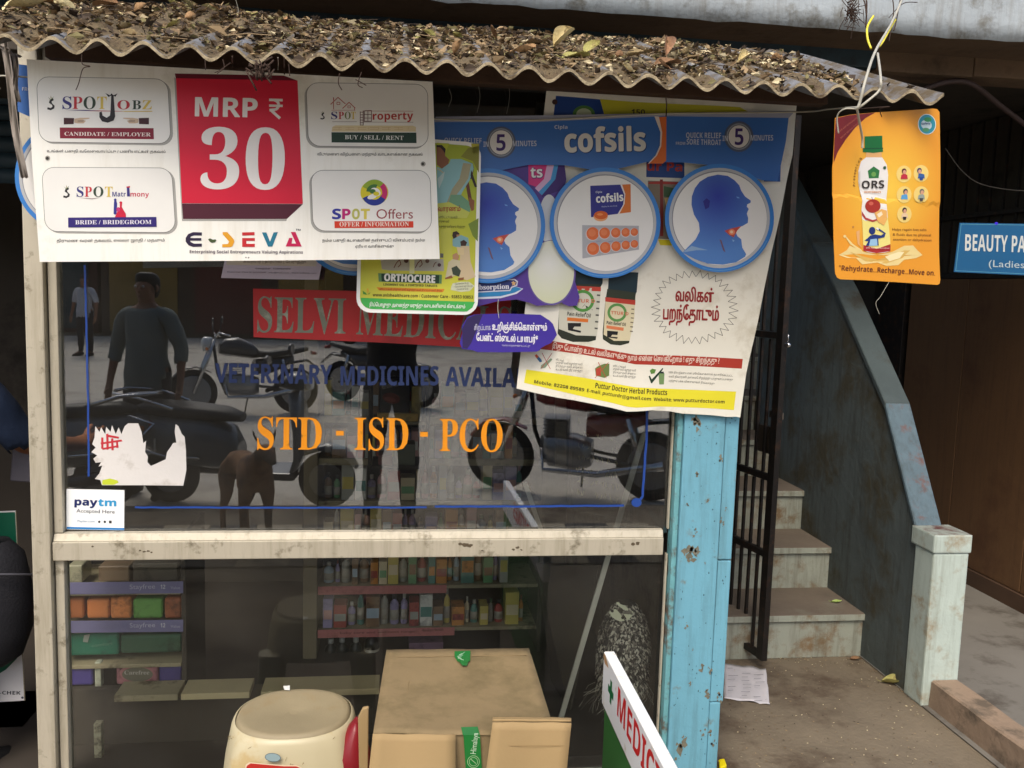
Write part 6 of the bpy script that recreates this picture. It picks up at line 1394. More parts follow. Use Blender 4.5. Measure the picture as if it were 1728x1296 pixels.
# low counter plank behind the stool
cz = PY(300, 1182, 2.95).z
pl_ = empty('counter_plank', (PY(190, 1180, 2.95).x, 2.95, cz), 'long cream plank edge at knee height behind the stool', 'counter')
for a_, b_ in ((192, 300), (305, 421), (440, 640)): box('plank', PY(a_, 1180, 2.95).x, PY(b_, 1180, 2.95).x, 2.95, 3.06, cz, cz+.022, shelf_p if a_ < 300 else mat('pale_wood_edge', (186, 172, 134), .6, .1, 6), pl_, .003)
box('leg', PY(158, 1250, 2.97).x, PY(171, 1250, 2.97).x, 2.97, 3.0, .05, PY(160, 1222, 2.97).z, mat('flaking_white_paint', (176, 170, 142), .7, .2, 20, dirt=(70, 60, 40), dirt_amt=.5, dirt_scale=24), pl_, .003)
box('cabinet_front', PY(112, 1250, 3.05).x, PY(640, 1250, 3.05).x, 3.061, 3.09, .05, cz-.003, dark_in, pl_, .003)

# right-hand stock shelves
YR = 3.75
rsh = empty('stock_shelves', (PY(700, 1130, YR).x, YR, 0), 'stock shelves with pink edges full of bottles and cartons', 'shelf unit')
pinke = mat('pink_shelf_edge', (190, 116, 112), .5, .1, 12, dirt=(150, 90, 84), dirt_amt=.3, dirt_scale=12)
rx0, rx1 = PY(536, 1060, YR).x, PY(905, 1060, YR).x
shz = [PY(700, py, YR).z for py in (1132, 1060, 988, 917, 846, 775, 704)]
for i, z in enumerate(shz):
    box('shelf_board', rx0, rx1, YR, YR+.3, z-.016, z, shelf_p, rsh, .003)
    if i in (1, 2): box('shelf_edge', rx0, PY(752+(15 if i == 1 else 0), 1060, YR).x, YR-.006, YR-.001, z-.034, z+.002, pinke, rsh, .001)
    else: box('shelf_edge', rx0, rx1, YR-.005, YR-.001, z-.026, z+.002, shelf_p, rsh, .001)
box('side_panel', rx0-.06, rx0-.002, YR-.02, YR+.3, .05, 2.1, mat('pale_upright', (124, 112, 88), .7, .1, 6), rsh, .003)
box('side_panel', rx1+.002, rx1+.02, YR-.0, YR+.3, .05, 2.1, dark_in, rsh, .003)
box('back_panel', rx0, rx1, YR+.301, YR+.31, .05, 2.1, dark_in, rsh, .002)
pls = Sheet('x', '', '', None, (560, 1068, YR-.0065), (750, 1068, YR-.0065), None); pls.root = rsh
pls.text('Himalaya Herbals', 712, 1066, 748, 1064, 5, (60, 26, 30), k=2); pls.text('baby care and wellness range', 574, 1070, 700, 1067, 4, (84, 40, 40), k=2)
colr = [('dusty pink', (206, 160, 154)), ('grey', (160, 160, 150)), ('pale blue', (164, 180, 190)), ('orange', (206, 140, 70)), ('green', (110, 160, 112)), ('white', (216, 214, 204)), ('yellow', (200, 182, 96)), ('lilac', (160, 150, 186)), ('red', (166, 76, 68)), ('brown', (136, 108, 80)), ('teal', (90, 140, 130)), ('cream', (216, 200, 164))]
def add_bottle(x, z, w, h, y, rgb, cap, label, grp, kind='bottle'):
    r = w/2; m_ = mat('pack_%d_%d_%d' % rgb, rgb, .35, .1, 12)
    t = empty(kind, (x, y, z), label, kind, grp)
    lathe('body', [(r*.9, 0), (r, h*.03), (r, h*.62), (r*.85, h*.72), (r*.42, h*.80), (r*.40, h*.84)], (x, y, z+.001), m_, t, 14)
    lathe('cap', [(r*.46, h*.842), (r*.46, h), (r*.40, h*1.01)], (x, y, z+.001), mat('cap_%d_%d_%d' % cap, cap, .4, .05, 9), t, 12)
    lathe('label_band', [(r*1.01, h*.15), (r*1.01, h*.5)], (x, y, z+.001), mat('band_pale', (170, 164, 150), .5, .2, 30), t, 14)
    return t
ordn = ['first', 'second', 'third', 'fourth', 'fifth', 'sixth', 'seventh', 'eighth', 'ninth', 'tenth', 'eleventh', 'twelfth', 'thirteenth', 'fourteenth', 'fifteenth', 'sixteenth', 'seventeenth', 'eighteenth', 'nineteenth', 'twentieth']
rows_n = {1: 'lower pink edged', 2: 'upper pink edged', 3: 'first shelf above the pink edged', 4: 'second above the pink edged', 5: 'third above the pink edged', 6: 'topmost visible stock'}
rnd = random.Random(11)
for r_ in range(1, 7):
    x = rx0+.02; k = 0; grp = 'goods on the stock shelves'
    while x < rx1-.05 and k < 20:
        w = rnd.uniform(.026, .06); h = rnd.uniform(.085, .165); cn, c = rnd.choice(colr); kd = rnd.random()
        lab_tail = 'on the %s shelf, %s from left end' % (rows_n[r_], ordn[k])
        if kd < .42: add_bottle(x+w*.35, shz[r_]+.0005, w*.7, h, YR+.06, c, rnd.choice(((190, 186, 176), (60, 60, 60), (120, 60, 50), (60, 100, 70))), '%s bottle %s' % (cn, lab_tail), grp); x += w*.75+.005
        else:
            m_ = mat('pack_%d_%d_%d' % c, c, .45, .1, 12, dirt=tuple(int(v*.6) for v in c), dirt_amt=.3, dirt_scale=12)
            t = empty('carton', (x+w/2, YR+.05, shz[r_]), '%s carton %s' % (cn, lab_tail), 'carton', grp)
            box('carton_body', x, x+w, YR+.02, YR+.11, shz[r_]+.0005, shz[r_]+h, m_, t, .002)
            c2 = colr[(colr.index((cn, c))+5) % len(colr)][1]
            box('carton_print', x+.003, x+w-.003, YR+.0185, YR+.0197, shz[r_]+h*.3, shz[r_]+h*.62, mat('pack_%d_%d_%d' % c2, c2, .45, .1, 12), t, 0)
            x += w+.004
        k += 1
zb_ = shz[0]
for i, (px, hh_) in enumerate(((558, .13), (577, .135), (600, .135), (627, .17))):
    add_bottle(PY(px, 1120, YR+.06).x, zb_, .055+.012*(i == 3), hh_, YR+.06, (22, 26, 22), (176, 176, 172), 'dark bottle with white cap on the bottom stock shelf, %s from the left' % ordn[i], 'dark bottles with white caps')
pkt('mauve_box', 690, 1084, 748, 1100, YR+.02, .1, (104, 76, 96), 'mauve printed box behind the back edge of the cardboard box', 'carton', None, .003)
# dark jar pack seen at the middle of the upper pane
YU = 3.35
ush = empty('hanging_shelf', (PY(670, 780, YU).x, YU, PY(670, 785, YU).z), 'small dark shelf with a black food pack behind the upper pane', 'shelf')
z7 = PY(670, 787, YU).z; z8 = PY(670, 712, YU).z
ux0, ux1 = PY(628, 700, YU).x, PY(720, 700, YU).x
box('shelf_board', ux0, ux1, YU, YU+.2, z7-.012, z7, dark_in, ush, .003); box('shelf_board', ux0, ux1, YU, YU+.2, z8-.012, z8, shelf_p, ush, .003)
box('side_panel', ux0-.014, ux0-.002, YU, YU+.2, z7-.012, z8+.2, dark_in, ush, .003); box('side_panel', ux1+.002, ux1+.014, YU, YU+.2, z7-.012, z8+.2, dark_in, ush, .003)
blk = pkt('black_food_pack', 640, 640, 692, 692, YU+.03, .1, (22, 16, 16), 'black food pack with a red print behind the upper pane', 'pack', None, .004, z0=z8)
us = Sheet('x', '', '', None, (640, 670, YU+.0292), (692, 670, YU+.0292), None); us.root = blk
us.draw('red_print', [(ell(660, 672, 15, 9, rot=.2), (110, 34, 28)), (ell(658, 674, 10, 4, rot=.2), (150, 70, 60))], 1); us.text('drink mix', 646, 657, 676, 650, 8, (170, 166, 156), style='sansb', k=2)
pkt('yellow_carton', 694, 652, 712, 704, YU+.03, .1, (130, 108, 40), 'mustard carton standing beside the black food pack', 'carton', None, .004, z0=z8)
pkt('tray_box', 636, 698, 706, 711, YU+.01, .02, (170, 132, 50), 'long ochre tray in front of the black food pack', 'tray', None, .003, z0=z8)
pkt('pink_carton', 638, 768, 662, 786, YU+.02, .1, (112, 56, 52), 'pink carton low behind the orange painted letters', 'carton', None, .004, z0=z7)
pkt('grey_green_box', 664, 750, 701, 786, YU+.02, .1, (88, 92, 74), 'grey green box low behind the orange painted letters', 'carton', None, .004, z0=z7)
# slanting metal strip, boards and beams on the right wall
steel_b = mat('dull_aluminium_strip', (206, 204, 190), .5, .1, 12, metal=.3)
def bar(name, a, b, w, t, m, label, cat, group=None):
    a, b = Vector(a), Vector(b); d = (b-a).normalized(); s_ = d.cross(Vector((0, 1, 0))).normalized()*w/2
    return tag(prism(name, [a-s_, a+s_, b+s_, b-s_], (0, t, 0), m, None, .001), label, cat, group)
bar('metal_strip', PY(1088, 730, 2.93), PY(946, 1215, 2.93), .019, .008, steel_b, 'long slanting metal strip leaning inside the glass', 'metal strip')
bar('wooden_stick', PY(886, 815, 3.0), PY(925, 930, 3.0), .016, .01, steel_b, 'short pale stick slanting the other way beside the wheel reflection', 'stick')
bar('wooden_stick', PY(1083, 850, 3.3), PY(1136, 905, 2.85), .03, .03, mat('greenish_batten', (86, 86, 70), .8, .15, 12), 'greenish batten running up to the right end of the pane', 'batten')
tag(prism('upright_channel', [PY(938, 670, 3.5), PY(956, 670, 3.5), PY(956, 786, 3.5), PY(938, 786, 3.5)], (0, .03, 0), mat('dull_upright', (110, 100, 82), .7, .1, 9), bv=.003), 'short pale upright hanging behind the right part of the pane', 'upright')
def slate(name, pts, label):
    P_ = [PY(*p) for p in pts]; n_ = (P_[1]-P_[0]).cross(P_[3]-P_[0]).normalized()
    n_ = n_ if n_.dot(CAM-P_[0]) > 0 else -n_
    r = tag(prism(name, P_, n_*-.012, mat('black_slate', (58, 54, 42), .75, .2, 6, dirt=(66, 60, 44), dirt_amt=.35, dirt_scale=5), bv=.002), label, 'slate board')
    bm = bmesh.new()
    for i in range(7):
        for j in range(9):
            if rnd.random() < .3: continue
            u, v = .12+j*.085+rnd.uniform(-.02, .02), .12+i*.115
            p = (P_[0]*(1-u)+P_[1]*u)*(1-v)+(P_[3]*(1-u)+P_[2]*u)*v+n_*.0015
            pts_ = [p+(P_[1]-P_[0]).normalized()*(k*.006)+Vector((0, 0, rnd.uniform(-.014, .014))) for k in range(5)]
            add_tube(bm, pts_, .0012, 4)
    o = mesh('chalk_writing', bm, mat('chalk_yellow', (170, 164, 110), .8, .2, 30), r); o['kind'] = 'stuff'
    return r
slate('slate_board', [(968, 690, 3.55), (1062, 700, 3.1), (1058, 880, 3.1), (962, 860, 3.55)], 'dark slate with faint yellow chalk scribble behind the upper pane')
slate('slate_board', [(905, 950, 3.4), (1010, 955, 3.05), (960, 1200, 3.0), (930, 1150, 3.4)], 'dark slate with scratched writing beside the slanting strip')
pz = bpy.data.materials.new('milky_plastic'); pz.use_nodes = True; pz.node_tree.nodes['Principled BSDF'].inputs['Base Color'].default_value = (.34, .33, .28, 1); pz.node_tree.nodes['Principled BSDF'].inputs['Alpha'].default_value = .55; pz.node_tree.nodes['Principled BSDF'].inputs['Roughness'].default_value = .3
bm = bmesh.new(); rows = []
for i in range(9):
    t = i/8; rows.append([bm.verts.new(PY(990+t*96, 690+t*22+k/5*(30+t*20)+3*math.sin(k+t*6), 3.1+.03*math.sin(k*1.3+t*5))) for k in range(6)])
for a, b in zip(rows, rows[1:]):
    for k in range(5): f = bm.faces.new((a[k], a[k+1], b[k+1], b[k])); f.smooth = True
tag(mesh('plastic_cover', bm, pz), 'milky plastic cover draped over the top of the dark slate', 'plastic cover')

# warding-off head of dark fibre with a white face
dh = PY(1052, 1085, 2.905)
doll = empty('straw_charm_head', (dh.x, dh.y, dh.z-.15), 'dark shaggy fibre head with torn white face behind the glass', 'charm')
hw, hh2 = .092, .2
def dome_pt(a, t, k=1.):
    z = dh.z-.17+.32*t; r = hw*k*(math.sqrt(max(0, 1-((t-.42)/.62)**2)) if t > .42 else .93+.07*t/.42)
    return Vector((dh.x+r*math.cos(a), dh.y+r*math.sin(a)*.8, z))
bm = bmesh.new(); R = [[bm.verts.new(dome_pt(2*PI*k/20, t/12, .95)) for k in range(20)] for t in range(13)]
for a, b in zip(R, R[1:]):
    for k in range(20): f = bm.faces.new((a[k], a[(k+1) % 20], b[(k+1) % 20], b[k])); f.smooth = True
bm.faces.new(R[-1]); mesh('head', bm, mat('dark_fibre', (48, 45, 42), .9, .3, 40), doll)
bm = bmesh.new(); fcols = [mat('fibre_pale', (190, 184, 168), .8, .2, 40), mat('fibre_grey', (122, 116, 106), .85, .2, 40), mat('fibre_dark', (66, 62, 58), .9, .2, 40)]
for i in range(2200):
    t = rnd.uniform(0, .99); a = rnd.uniform(PI*.95, PI*2.05); p = dome_pt(a, t, 1.0); out = Vector((math.cos(a), math.sin(a), .25)).normalized()
    dn = Vector((rnd.uniform(-.35, .5), 0, -1)).normalized(); L = rnd.uniform(.010, .022); w = Vector((-math.sin(a), math.cos(a), 0))*rnd.uniform(.0016, .0036)
    vs = [bm.verts.new(q) for q in (p-w, p+dn*L*.5-w*1.4+out*.004, p+dn*L+out*.003, p+dn*L*.5+w*1.4+out*.004, p+w)]
    f = bm.faces.new(vs); f.material_index = rnd.choices((0, 1, 2), (3, 3, 4))[0]
for i in range(90):
    a = rnd.uniform(PI*.9, PI*2.1); p = dome_pt(a, rnd.uniform(0, .12), 1.0); q = p+Vector((rnd.uniform(-.07, .05), rnd.uniform(-.02, .02), rnd.uniform(-.10, -.02)))
    add_tube(bm, [p, (p+q)/2+Vector((rnd.uniform(-.02, .02), -.01, rnd.uniform(-.01, .02))), q], .0007, 4, rnd.choice((0, 1)), cap=False)
mesh('fibre_fringe', bm, fcols, doll)['kind'] = 'stuff'
zK = zc(980, 960, 8.1)
fs_ = Sheet('x', '', '', None, (1030, 1040, dh.y-hw*.8-.004), (1070, 1040, dh.y-hw*.8-.004), None); fs_.root = doll
FW = (226, 226, 196)
fs_.draw('face_patch', [(zK((392, 590), (430, 552), (480, 548), (520, 590), (560, 640), (600, 712), (540, 718), (470, 690), (410, 640)), FW), (zK((480, 460), (520, 450), (540, 480), (600, 500), (650, 545), (645, 572), (600, 560), (550, 530), (510, 500)), FW), (zK((580, 612), (715, 628), (640, 705)), FW), (zK((690, 575), (720, 580), (705, 600)), FW), (ell(*zK((430, 574)), 2.6), (50, 48, 40)), (ell(*zK((545, 565)), 4.4, 2.6), (60, 58, 48)), (ell(*zK((572, 665)), 2.6), (60, 58, 48))], 2)
lm = PY(1100, 980, 3.3)
lathe_o = lathe('lamp_shade', [(.055, -.02), (.05, 0), (.035, .025), (.012, .036), (.001, .038)], lm, mat('brown_yellow_shade', (122, 92, 40), .5, .15, 9), None, 20)
tag(lathe_o, 'small dim ochre shade glimpsed behind the right edge of the lower pane', 'lamp shade')

# ================================================================== open shop side at far left
YP = 3.0
ac = Sheet('meter_poster', 'green and white poster stand behind the customer at far left', 'poster', [(-120, 868), (26, 862), (42, 1182), (-118, 1192)], (-100, 1000, YP), (40, 1000, YP), mat('poster_white_dim', (186, 186, 188), .4, .05, 5), thick=.004)
ac.draw('green_curve', [([(-118, 870), (25.5, 864), (37, 1095), (28, 1112), (10, 1130), (-10, 1142), (-40, 1150), (-116, 1154)], (14, 84, 62)), ([(26, 862), (27.5, 862), (42.5, 1182), (41, 1182)], (120, 112, 84))], 1)
ac.text('ACCU-CHEK', -34, 1171, 35, 1172, 6, (50, 52, 60), style='sansb', k=4)
ac.draw('logo_dot', [(ell(38, 1177, 2), (60, 60, 80))], 4)
tag(prism('stacked_papers', [PY(22, 745, 3.1), PY(60, 738, 3.1), PY(60, 815, 3.1), PY(16, 812, 3.1)], (0, .1, 0), mat('pale_paper_stack', (120, 116, 124), .8, .2, 12), bv=.004), 'pale pile of papers beside the customer at far left', 'papers')
tag(box('low_cabinet', -1.9, PY(42, 1290, 3.2).x, 3.2, 3.5, .05, PY(0, 1262, 3.2).z, mat('dark_brown_cabinet', (74, 50, 34), .6, .2, 9), bv=.006), 'low brown cabinet behind the shop post', 'cabinet')

# ================================================================== the street behind the photographer (seen mirrored in the panes)
def copy_tree(o, parent=None):
    c = o.copy(); COL.objects.link(c)
    if parent is not None: c.parent = parent; c.matrix_parent_inverse = o.matrix_parent_inverse.copy()
    for ch in list(o.children): copy_tree(ch, c)
    return c
def root0(name, label, cat, group=None):
    e = bpy.data.objects.new(name, None); COL.objects.link(e); e.empty_display_size = .1
    return tag(e, label, cat, group)
shirt_cols = {}
rubber = mat('tyre_rubber', (26, 26, 27), .8, .1, 30)
chrome2 = mat('scooter_chrome', (200, 200, 200), .18, .05, 10, metal=1.)
body_grey = mat('scooter_grey_paint', (98, 102, 104), .3, .06, 4, coat=.4)
body_black = mat('gloss_black_paint', (42, 43, 46), .25, .05, 5, coat=.5)
body_red = mat('tank_red_paint', (130, 24, 26), .28, .05, 5, coat=.5)
seat_m = mat('black_vinyl_seat', (44, 43, 42), .55, .1, 20)
alloy = mat('cast_alloy', (150, 150, 150), .35, .08, 12, metal=.8)
lamp_g = mat('lamp_glass', (200, 205, 205), .1, .02, 10, spec=.8)
lamp_r = mat('red_lamp', (150, 16, 16), .2, .04, 10, spec=.7)
def wheel(par, x, r, tw, spokes=6):
    M = Matrix.Rotation(PI/2, 4, 'X')
    e = mesh('wheel', (lambda b: (add_lathe(b, [(.02, -.045), (.035, -.04), (.035, .04), (.02, .045)], (0, 0, 0), 14, M), b)[1])(bmesh.new()), alloy, par)
    e.location = (x, 0, r)
    bm = bmesh.new(); n, m = 32, 10; R = []
    for i in range(n):
        a = 2*PI*i/n; R.append([bm.verts.new(((r-tw+tw*math.cos(2*PI*k/m))*math.cos(a), tw*1.05*math.sin(2*PI*k/m), (r-tw+tw*math.cos(2*PI*k/m))*math.sin(a))) for k in range(m)])
    for i in range(n):
        for k in range(m): f = bm.faces.new((R[i][k], R[(i+1) % n][k], R[(i+1) % n][(k+1) % m], R[i][(k+1) % m])); f.smooth = True
    mesh('tyre', bm, rubber, e)
    bm = bmesh.new(); ri = r-2*tw+.004
    add_lathe(bm, [(ri-.014, -.03), (ri+.004, -.034), (ri+.004, .034), (ri-.014, .03)], (0, 0, 0), 32, M)
    for k in range(spokes):
        a = 2*PI*k/spokes; add_tube(bm, [(.03*math.cos(a), 0, .03*math.sin(a)), ((ri-.005)*math.cos(a+.15), 0, (ri-.005)*math.sin(a+.15))], [.014, .009], 6)
    mesh('rim', bm, alloy, e)
    return e
def make_scooter():
    t = root0('scooter', 'parked dark grey scooter with chrome rear rail mirrored in the upper pane', 'scooter')
    wheel(t, .62, .225, .048); wheel(t, -.60, .225, .048)
    loft('rear_body', [((-.92, 0, .66), (0, .06, 0), (0, 0, .05)), ((-.80, 0, .60), (0, .15, 0), (0, 0, .13)), ((-.55, 0, .53), (0, .20, 0), (0, 0, .19)), ((-.25, 0, .50), (0, .19, 0), (0, 0, .20)), ((-.10, 0, .46), (0, .16, 0), (0, 0, .17)), ((-.04, 0, .40), (0, .13, 0), (0, 0, .11))], body_grey, t, 18, 2.6)
    loft('seat', [((-.84, 0, .755), (0, .09, 0), (0, 0, .02)), ((-.72, 0, .765), (0, .14, 0), (0, 0, .05)), ((-.40, 0, .745), (0, .145, 0), (0, 0, .055)), ((-.15, 0, .725), (0, .13, 0), (0, 0, .05)), ((-.02, 0, .70), (0, .07, 0), (0, 0, .03))], seat_m, t, 16, 2.8)
    box('footboard', -.06, .40, -.17, .17, .25, .31, body_black, t, .015)
    loft('front_apron', [((.36, 0, .28), (0, .14, 0), (.03, 0, .01)), ((.42, 0, .42), (0, .20, 0), (.035, 0, .01)), ((.43, 0, .62), (0, .21, 0), (.045, 0, .01)), ((.40, 0, .80), (0, .16, 0), (.05, 0, .01)), ((.37, 0, .92), (0, .08, 0), (.04, 0, .01))], body_grey, t, 16, 2.4)
    loft('front_fender', [((.86, 0, .33), (0, .03, 0), (.01, 0, .02)), ((.76, 0, .45), (0, .07, 0), (.03, 0, .03)), ((.60, 0, .49), (0, .085, 0), (.03, 0, .035)), ((.46, 0, .44), (0, .07, 0), (.03, 0, .03))], body_grey, t, 14)
    loft('handlebar_head', [((.28, 0, .98), (0, .10, 0), (0, 0, .04)), ((.36, 0, 1.0), (0, .14, 0), (0, 0, .07)), ((.46, 0, .99), (0, .10, 0), (0, 0, .07)), ((.50, 0, .98), (0, .05, 0), (0, 0, .05))], body_grey, t, 14)
    hl = loft('headlight', [((.455, 0, .985), (0, .085, 0), (0, 0, .06)), ((.515, 0, .98), (0, .06, 0), (0, 0, .045))], lamp_g, t, 14)
    tube('handlebar', [(.26, -.34, .98), (.31, -.2, 1.0), (.33, 0, 1.0), (.31, .2, 1.0), (.26, .34, .98)], .016, rubber, t)
    for s in (-1, 1):
        tube('mirror_stalk', [(.30, s*.22, 1.0), (.30, s*.27, 1.12), (.28, s*.30, 1.17)], .006, body_black, t, 6)
        loft('mirror', [((.28, s*.33, 1.19), (0, .065, 0), (0, 0, .045)), ((.26, s*.33, 1.19), (0, .07, 0), (0, 0, .05))], body_black, t, 12)
        tube('grab_rail', [(-.50, s*.17, .78), (-.74, s*.19, .86), (-.96, s*.13, .88), (-1.0, 0, .88)], .014, chrome2, t, 8)
        tube('side_guard', [(-.30, s*.20, .42), (-.55, s*.25, .44), (-.86, s*.24, .52), (-.98, s*.18, .66), (-.80, s*.17, .72)], .010, chrome2, t, 8)
        loft('indicator', [((-.86, s*.13, .62), (0, .03, 0), (0, 0, .025)), ((-.90, s*.12, .62), (0, .02, 0), (0, 0, .018))], mat('amber_lamp', (206, 110, 20), .2, .05, 10), t, 10)
    loft('tail_light', [((-.88, 0, .64), (0, .07, 0), (0, 0, .035)), ((-.94, 0, .65), (0, .05, 0), (0, 0, .025))], lamp_r, t, 12)
    tube('exhaust', [(-.2, -.14, .22), (-.45, -.18, .24), (-.9, -.19, .30)], [.02, .05, .045], body_black, t, 12)
    box('number_plate', -.975, -.965, -.10, .10, .44, .54, mat('yellowed_plate', (210, 206, 190), .5, .05, 9), t, .003)
    tube('stand', [(-.15, .12, .26), (-.1, .2, .0)], .010, body_black, t, 6)
    return t
def make_bike(tank, label):
    t = root0('motorcycle', label, 'motorcycle')
    wheel(t, .66, .30, .045, 5); wheel(t, -.64, .30, .052, 5)
    for s in (-1, 1):
        tube('fork_leg', [(.66, s*.09, .30), (.50, s*.09, .70), (.40, s*.09, .98)], [.022, .026, .02], chrome2, t)
        tube('swing_arm', [(-.64, s*.10, .30), (-.1, s*.10, .38)], .018, body_black, t)
        tube('rear_shock', [(-.56, s*.12, .34), (-.44, s*.12, .72)], .024, chrome2, t)
        tube('mirror_stalk', [(.36, s*.25, 1.05), (.36, s*.33, 1.20)], .006, body_black, t, 6)
        loft('mirror', [((.36, s*.36, 1.22), (0, .06, 0), (0, 0, .04)), ((.345, s*.36, 1.22), (0, .06, 0), (0, 0, .042))], body_black, t, 12)
        loft('indicator', [((.52, s*.14, .86), (0, .03, 0), (0, 0, .02)), ((.49, s*.14, .86), (0, .02, 0), (0, 0, .015))], mat('amber_lamp', (206, 110, 20), .2), t, 10)
    loft('fuel_tank', [((.34, 0, .86), (0, .07, 0), (0, 0, .06)), ((.26, 0, .88), (0, .13, 0), (0, 0, .11)), ((.10, 0, .88), (0, .15, 0), (0, 0, .13)), ((-.08, 0, .83), (0, .12, 0), (0, 0, .10)), ((-.16, 0, .79), (0, .07, 0), (0, 0, .05))], tank, t, 16)
    loft('seat', [((-.10, 0, .79), (0, .08, 0), (0, 0, .04)), ((-.30, 0, .78), (0, .13, 0), (0, 0, .045)), ((-.60, 0, .82), (0, .12, 0), (0, 0, .045)), ((-.80, 0, .85), (0, .07, 0), (0, 0, .03))], seat_m, t, 14, 2.6)
    loft('side_panel', [((-.10, 0, .62), (0, .14, 0), (0, 0, .10)), ((-.34, 0, .64), (0, .14, 0), (0, 0, .10)), ((-.60, 0, .72), (0, .10, 0), (0, 0, .05))], tank, t, 14, 2.5)
    loft('engine', [((.30, 0, .42), (0, .08, 0), (0, 0, .09)), ((.22, 0, .40), (0, .14, 0), (0, 0, .15)), ((.0, 0, .38), (0, .16, 0), (0, 0, .15)), ((-.14, 0, .38), (0, .12, 0), (0, 0, .11))], alloy, t, 12, 3)
    bm = bmesh.new()
    for k in range(6): add_box(bm, .06, .27, -.11, .11, .53+k*.028, .538+k*.028)
    mesh('cooling_fins', bm, alloy, t)['kind'] = 'stuff'
    tube('frame_tube', [(.40, 0, .92), (.36, 0, .55), (.26, 0, .28), (-.1, 0, .26)], .02, body_black, t)
    tube('exhaust', [(.28, -.08, .42), (.26, -.14, .24), (-.2, -.16, .24), (-.75, -.19, .36)], [.018, .018, .03, .045], chrome2, t, 12)
    tube('handlebar', [(.26, -.36, 1.02), (.36, -.18, 1.06), (.38, 0, 1.0), (.36, .18, 1.06), (.26, .36, 1.02)], .013, chrome2, t)
    loft('headlight', [((.42, 0, .93), (0, .08, 0), (0, 0, .08)), ((.52, 0, .92), (0, .095, 0), (0, 0, .095)), ((.55, 0, .92), (0, .06, 0), (0, 0, .06))], lamp_g, t, 16)
    loft('front_fender', [((.92, 0, .47), (0, .05, 0), (.01, 0, .012)), ((.80, 0, .60), (0, .06, 0), (.012, 0, .012)), ((.62, 0, .63), (0, .06, 0), (.006, 0, .014)), ((.44, 0, .56), (0, .05, 0), (.012, 0, .012))], tank, t, 12)
    loft('rear_fender', [((-.50, 0, .66), (0, .07, 0), (0, 0, .02)), ((-.80, 0, .70), (0, .07, 0), (0, 0, .02)), ((-.98, 0, .56), (0, .06, 0), (.015, 0, .015))], body_black, t, 12)
    loft('tail_light', [((-.86, 0, .80), (0, .06, 0), (0, 0, .03)), ((-.92, 0, .79), (0, .04, 0), (0, 0, .02))], lamp_r, t, 12)
    tube('stand', [(-.05, .14, .26), (-.02, .25, .0)], .011, body_black, t, 6)
    return t
ZR = -.10
sco = make_scooter(); sco.location = (-1.12, -1.42, ZR); sco.rotation_euler = (math.radians(-4), 0, math.radians(8))
s2 = copy_tree(sco); s2['label'] = 'scooter cut off by the left post in the pane reflection, below the striped man'; s2.location = (-2.75, -1.25, ZR); s2.rotation_euler = (math.radians(-4), 0, math.radians(176))
sco['group'] = s2['group'] = 'scooters parked across from the shop'
mb1 = make_bike(body_red, 'red tank motorcycle with cast front wheel mirrored behind the PCO letters'); mb1.location = (1.55, -1.75, ZR); mb1.rotation_euler = (math.radians(4), 0, math.radians(200))
mb2 = make_bike(body_black, 'black motorcycle standing across the road behind the red painted strip'); mb2.location = (-1.9, -6.2, ZR); mb2.rotation_euler = (math.radians(-4), 0, math.radians(160))
mb3 = copy_tree(mb2); mb3['label'] = 'farther black motorcycle mirrored right of the grey shirted man'; mb3.location = (-.2, -7.4, ZR); mb3.rotation_euler = (math.radians(-4), 0, math.radians(30))
mb2['group'] = mb3['group'] = 'black motorcycles across the road'

skin_m = mat('brown_skin', (134, 88, 62), .55, .06, 8)
hair_m = mat('black_hair', (20, 17, 16), .6, .2, 60)
def skinned(J, E, R, name, sub=2):
    me = bpy.data.meshes.new(name); me.from_pydata([J[k] for k in J], [], []); idx = {k: i for i, k in enumerate(J)}
    me.from_pydata if False else None
    me.clear_geometry(); me.from_pydata([J[k] for k in J], [(idx[a], idx[b]) for a, b in E], [])
    o = bpy.data.objects.new(name, me); COL.objects.link(o)
    sk = o.modifiers.new('skin', 'SKIN'); sk.use_smooth_shade = True
    lay = me.skin_vertices[0].data
    for k, i in idx.items():
        r = R[k]; lay[i].radius = (r if isinstance(r, tuple) else (r, r)); lay[i].use_root = (i == 0)
    ss = o.modifiers.new('sub', 'SUBSURF'); ss.levels = sub; ss.render_levels = sub
    dg = bpy.context.evaluated_depsgraph_get(); ev = o.evaluated_get(dg); m2 = bpy.data.meshes.new_from_object(ev, depsgraph=dg)
    bpy.data.objects.remove(o); bpy.data.meshes.remove(me); return m2
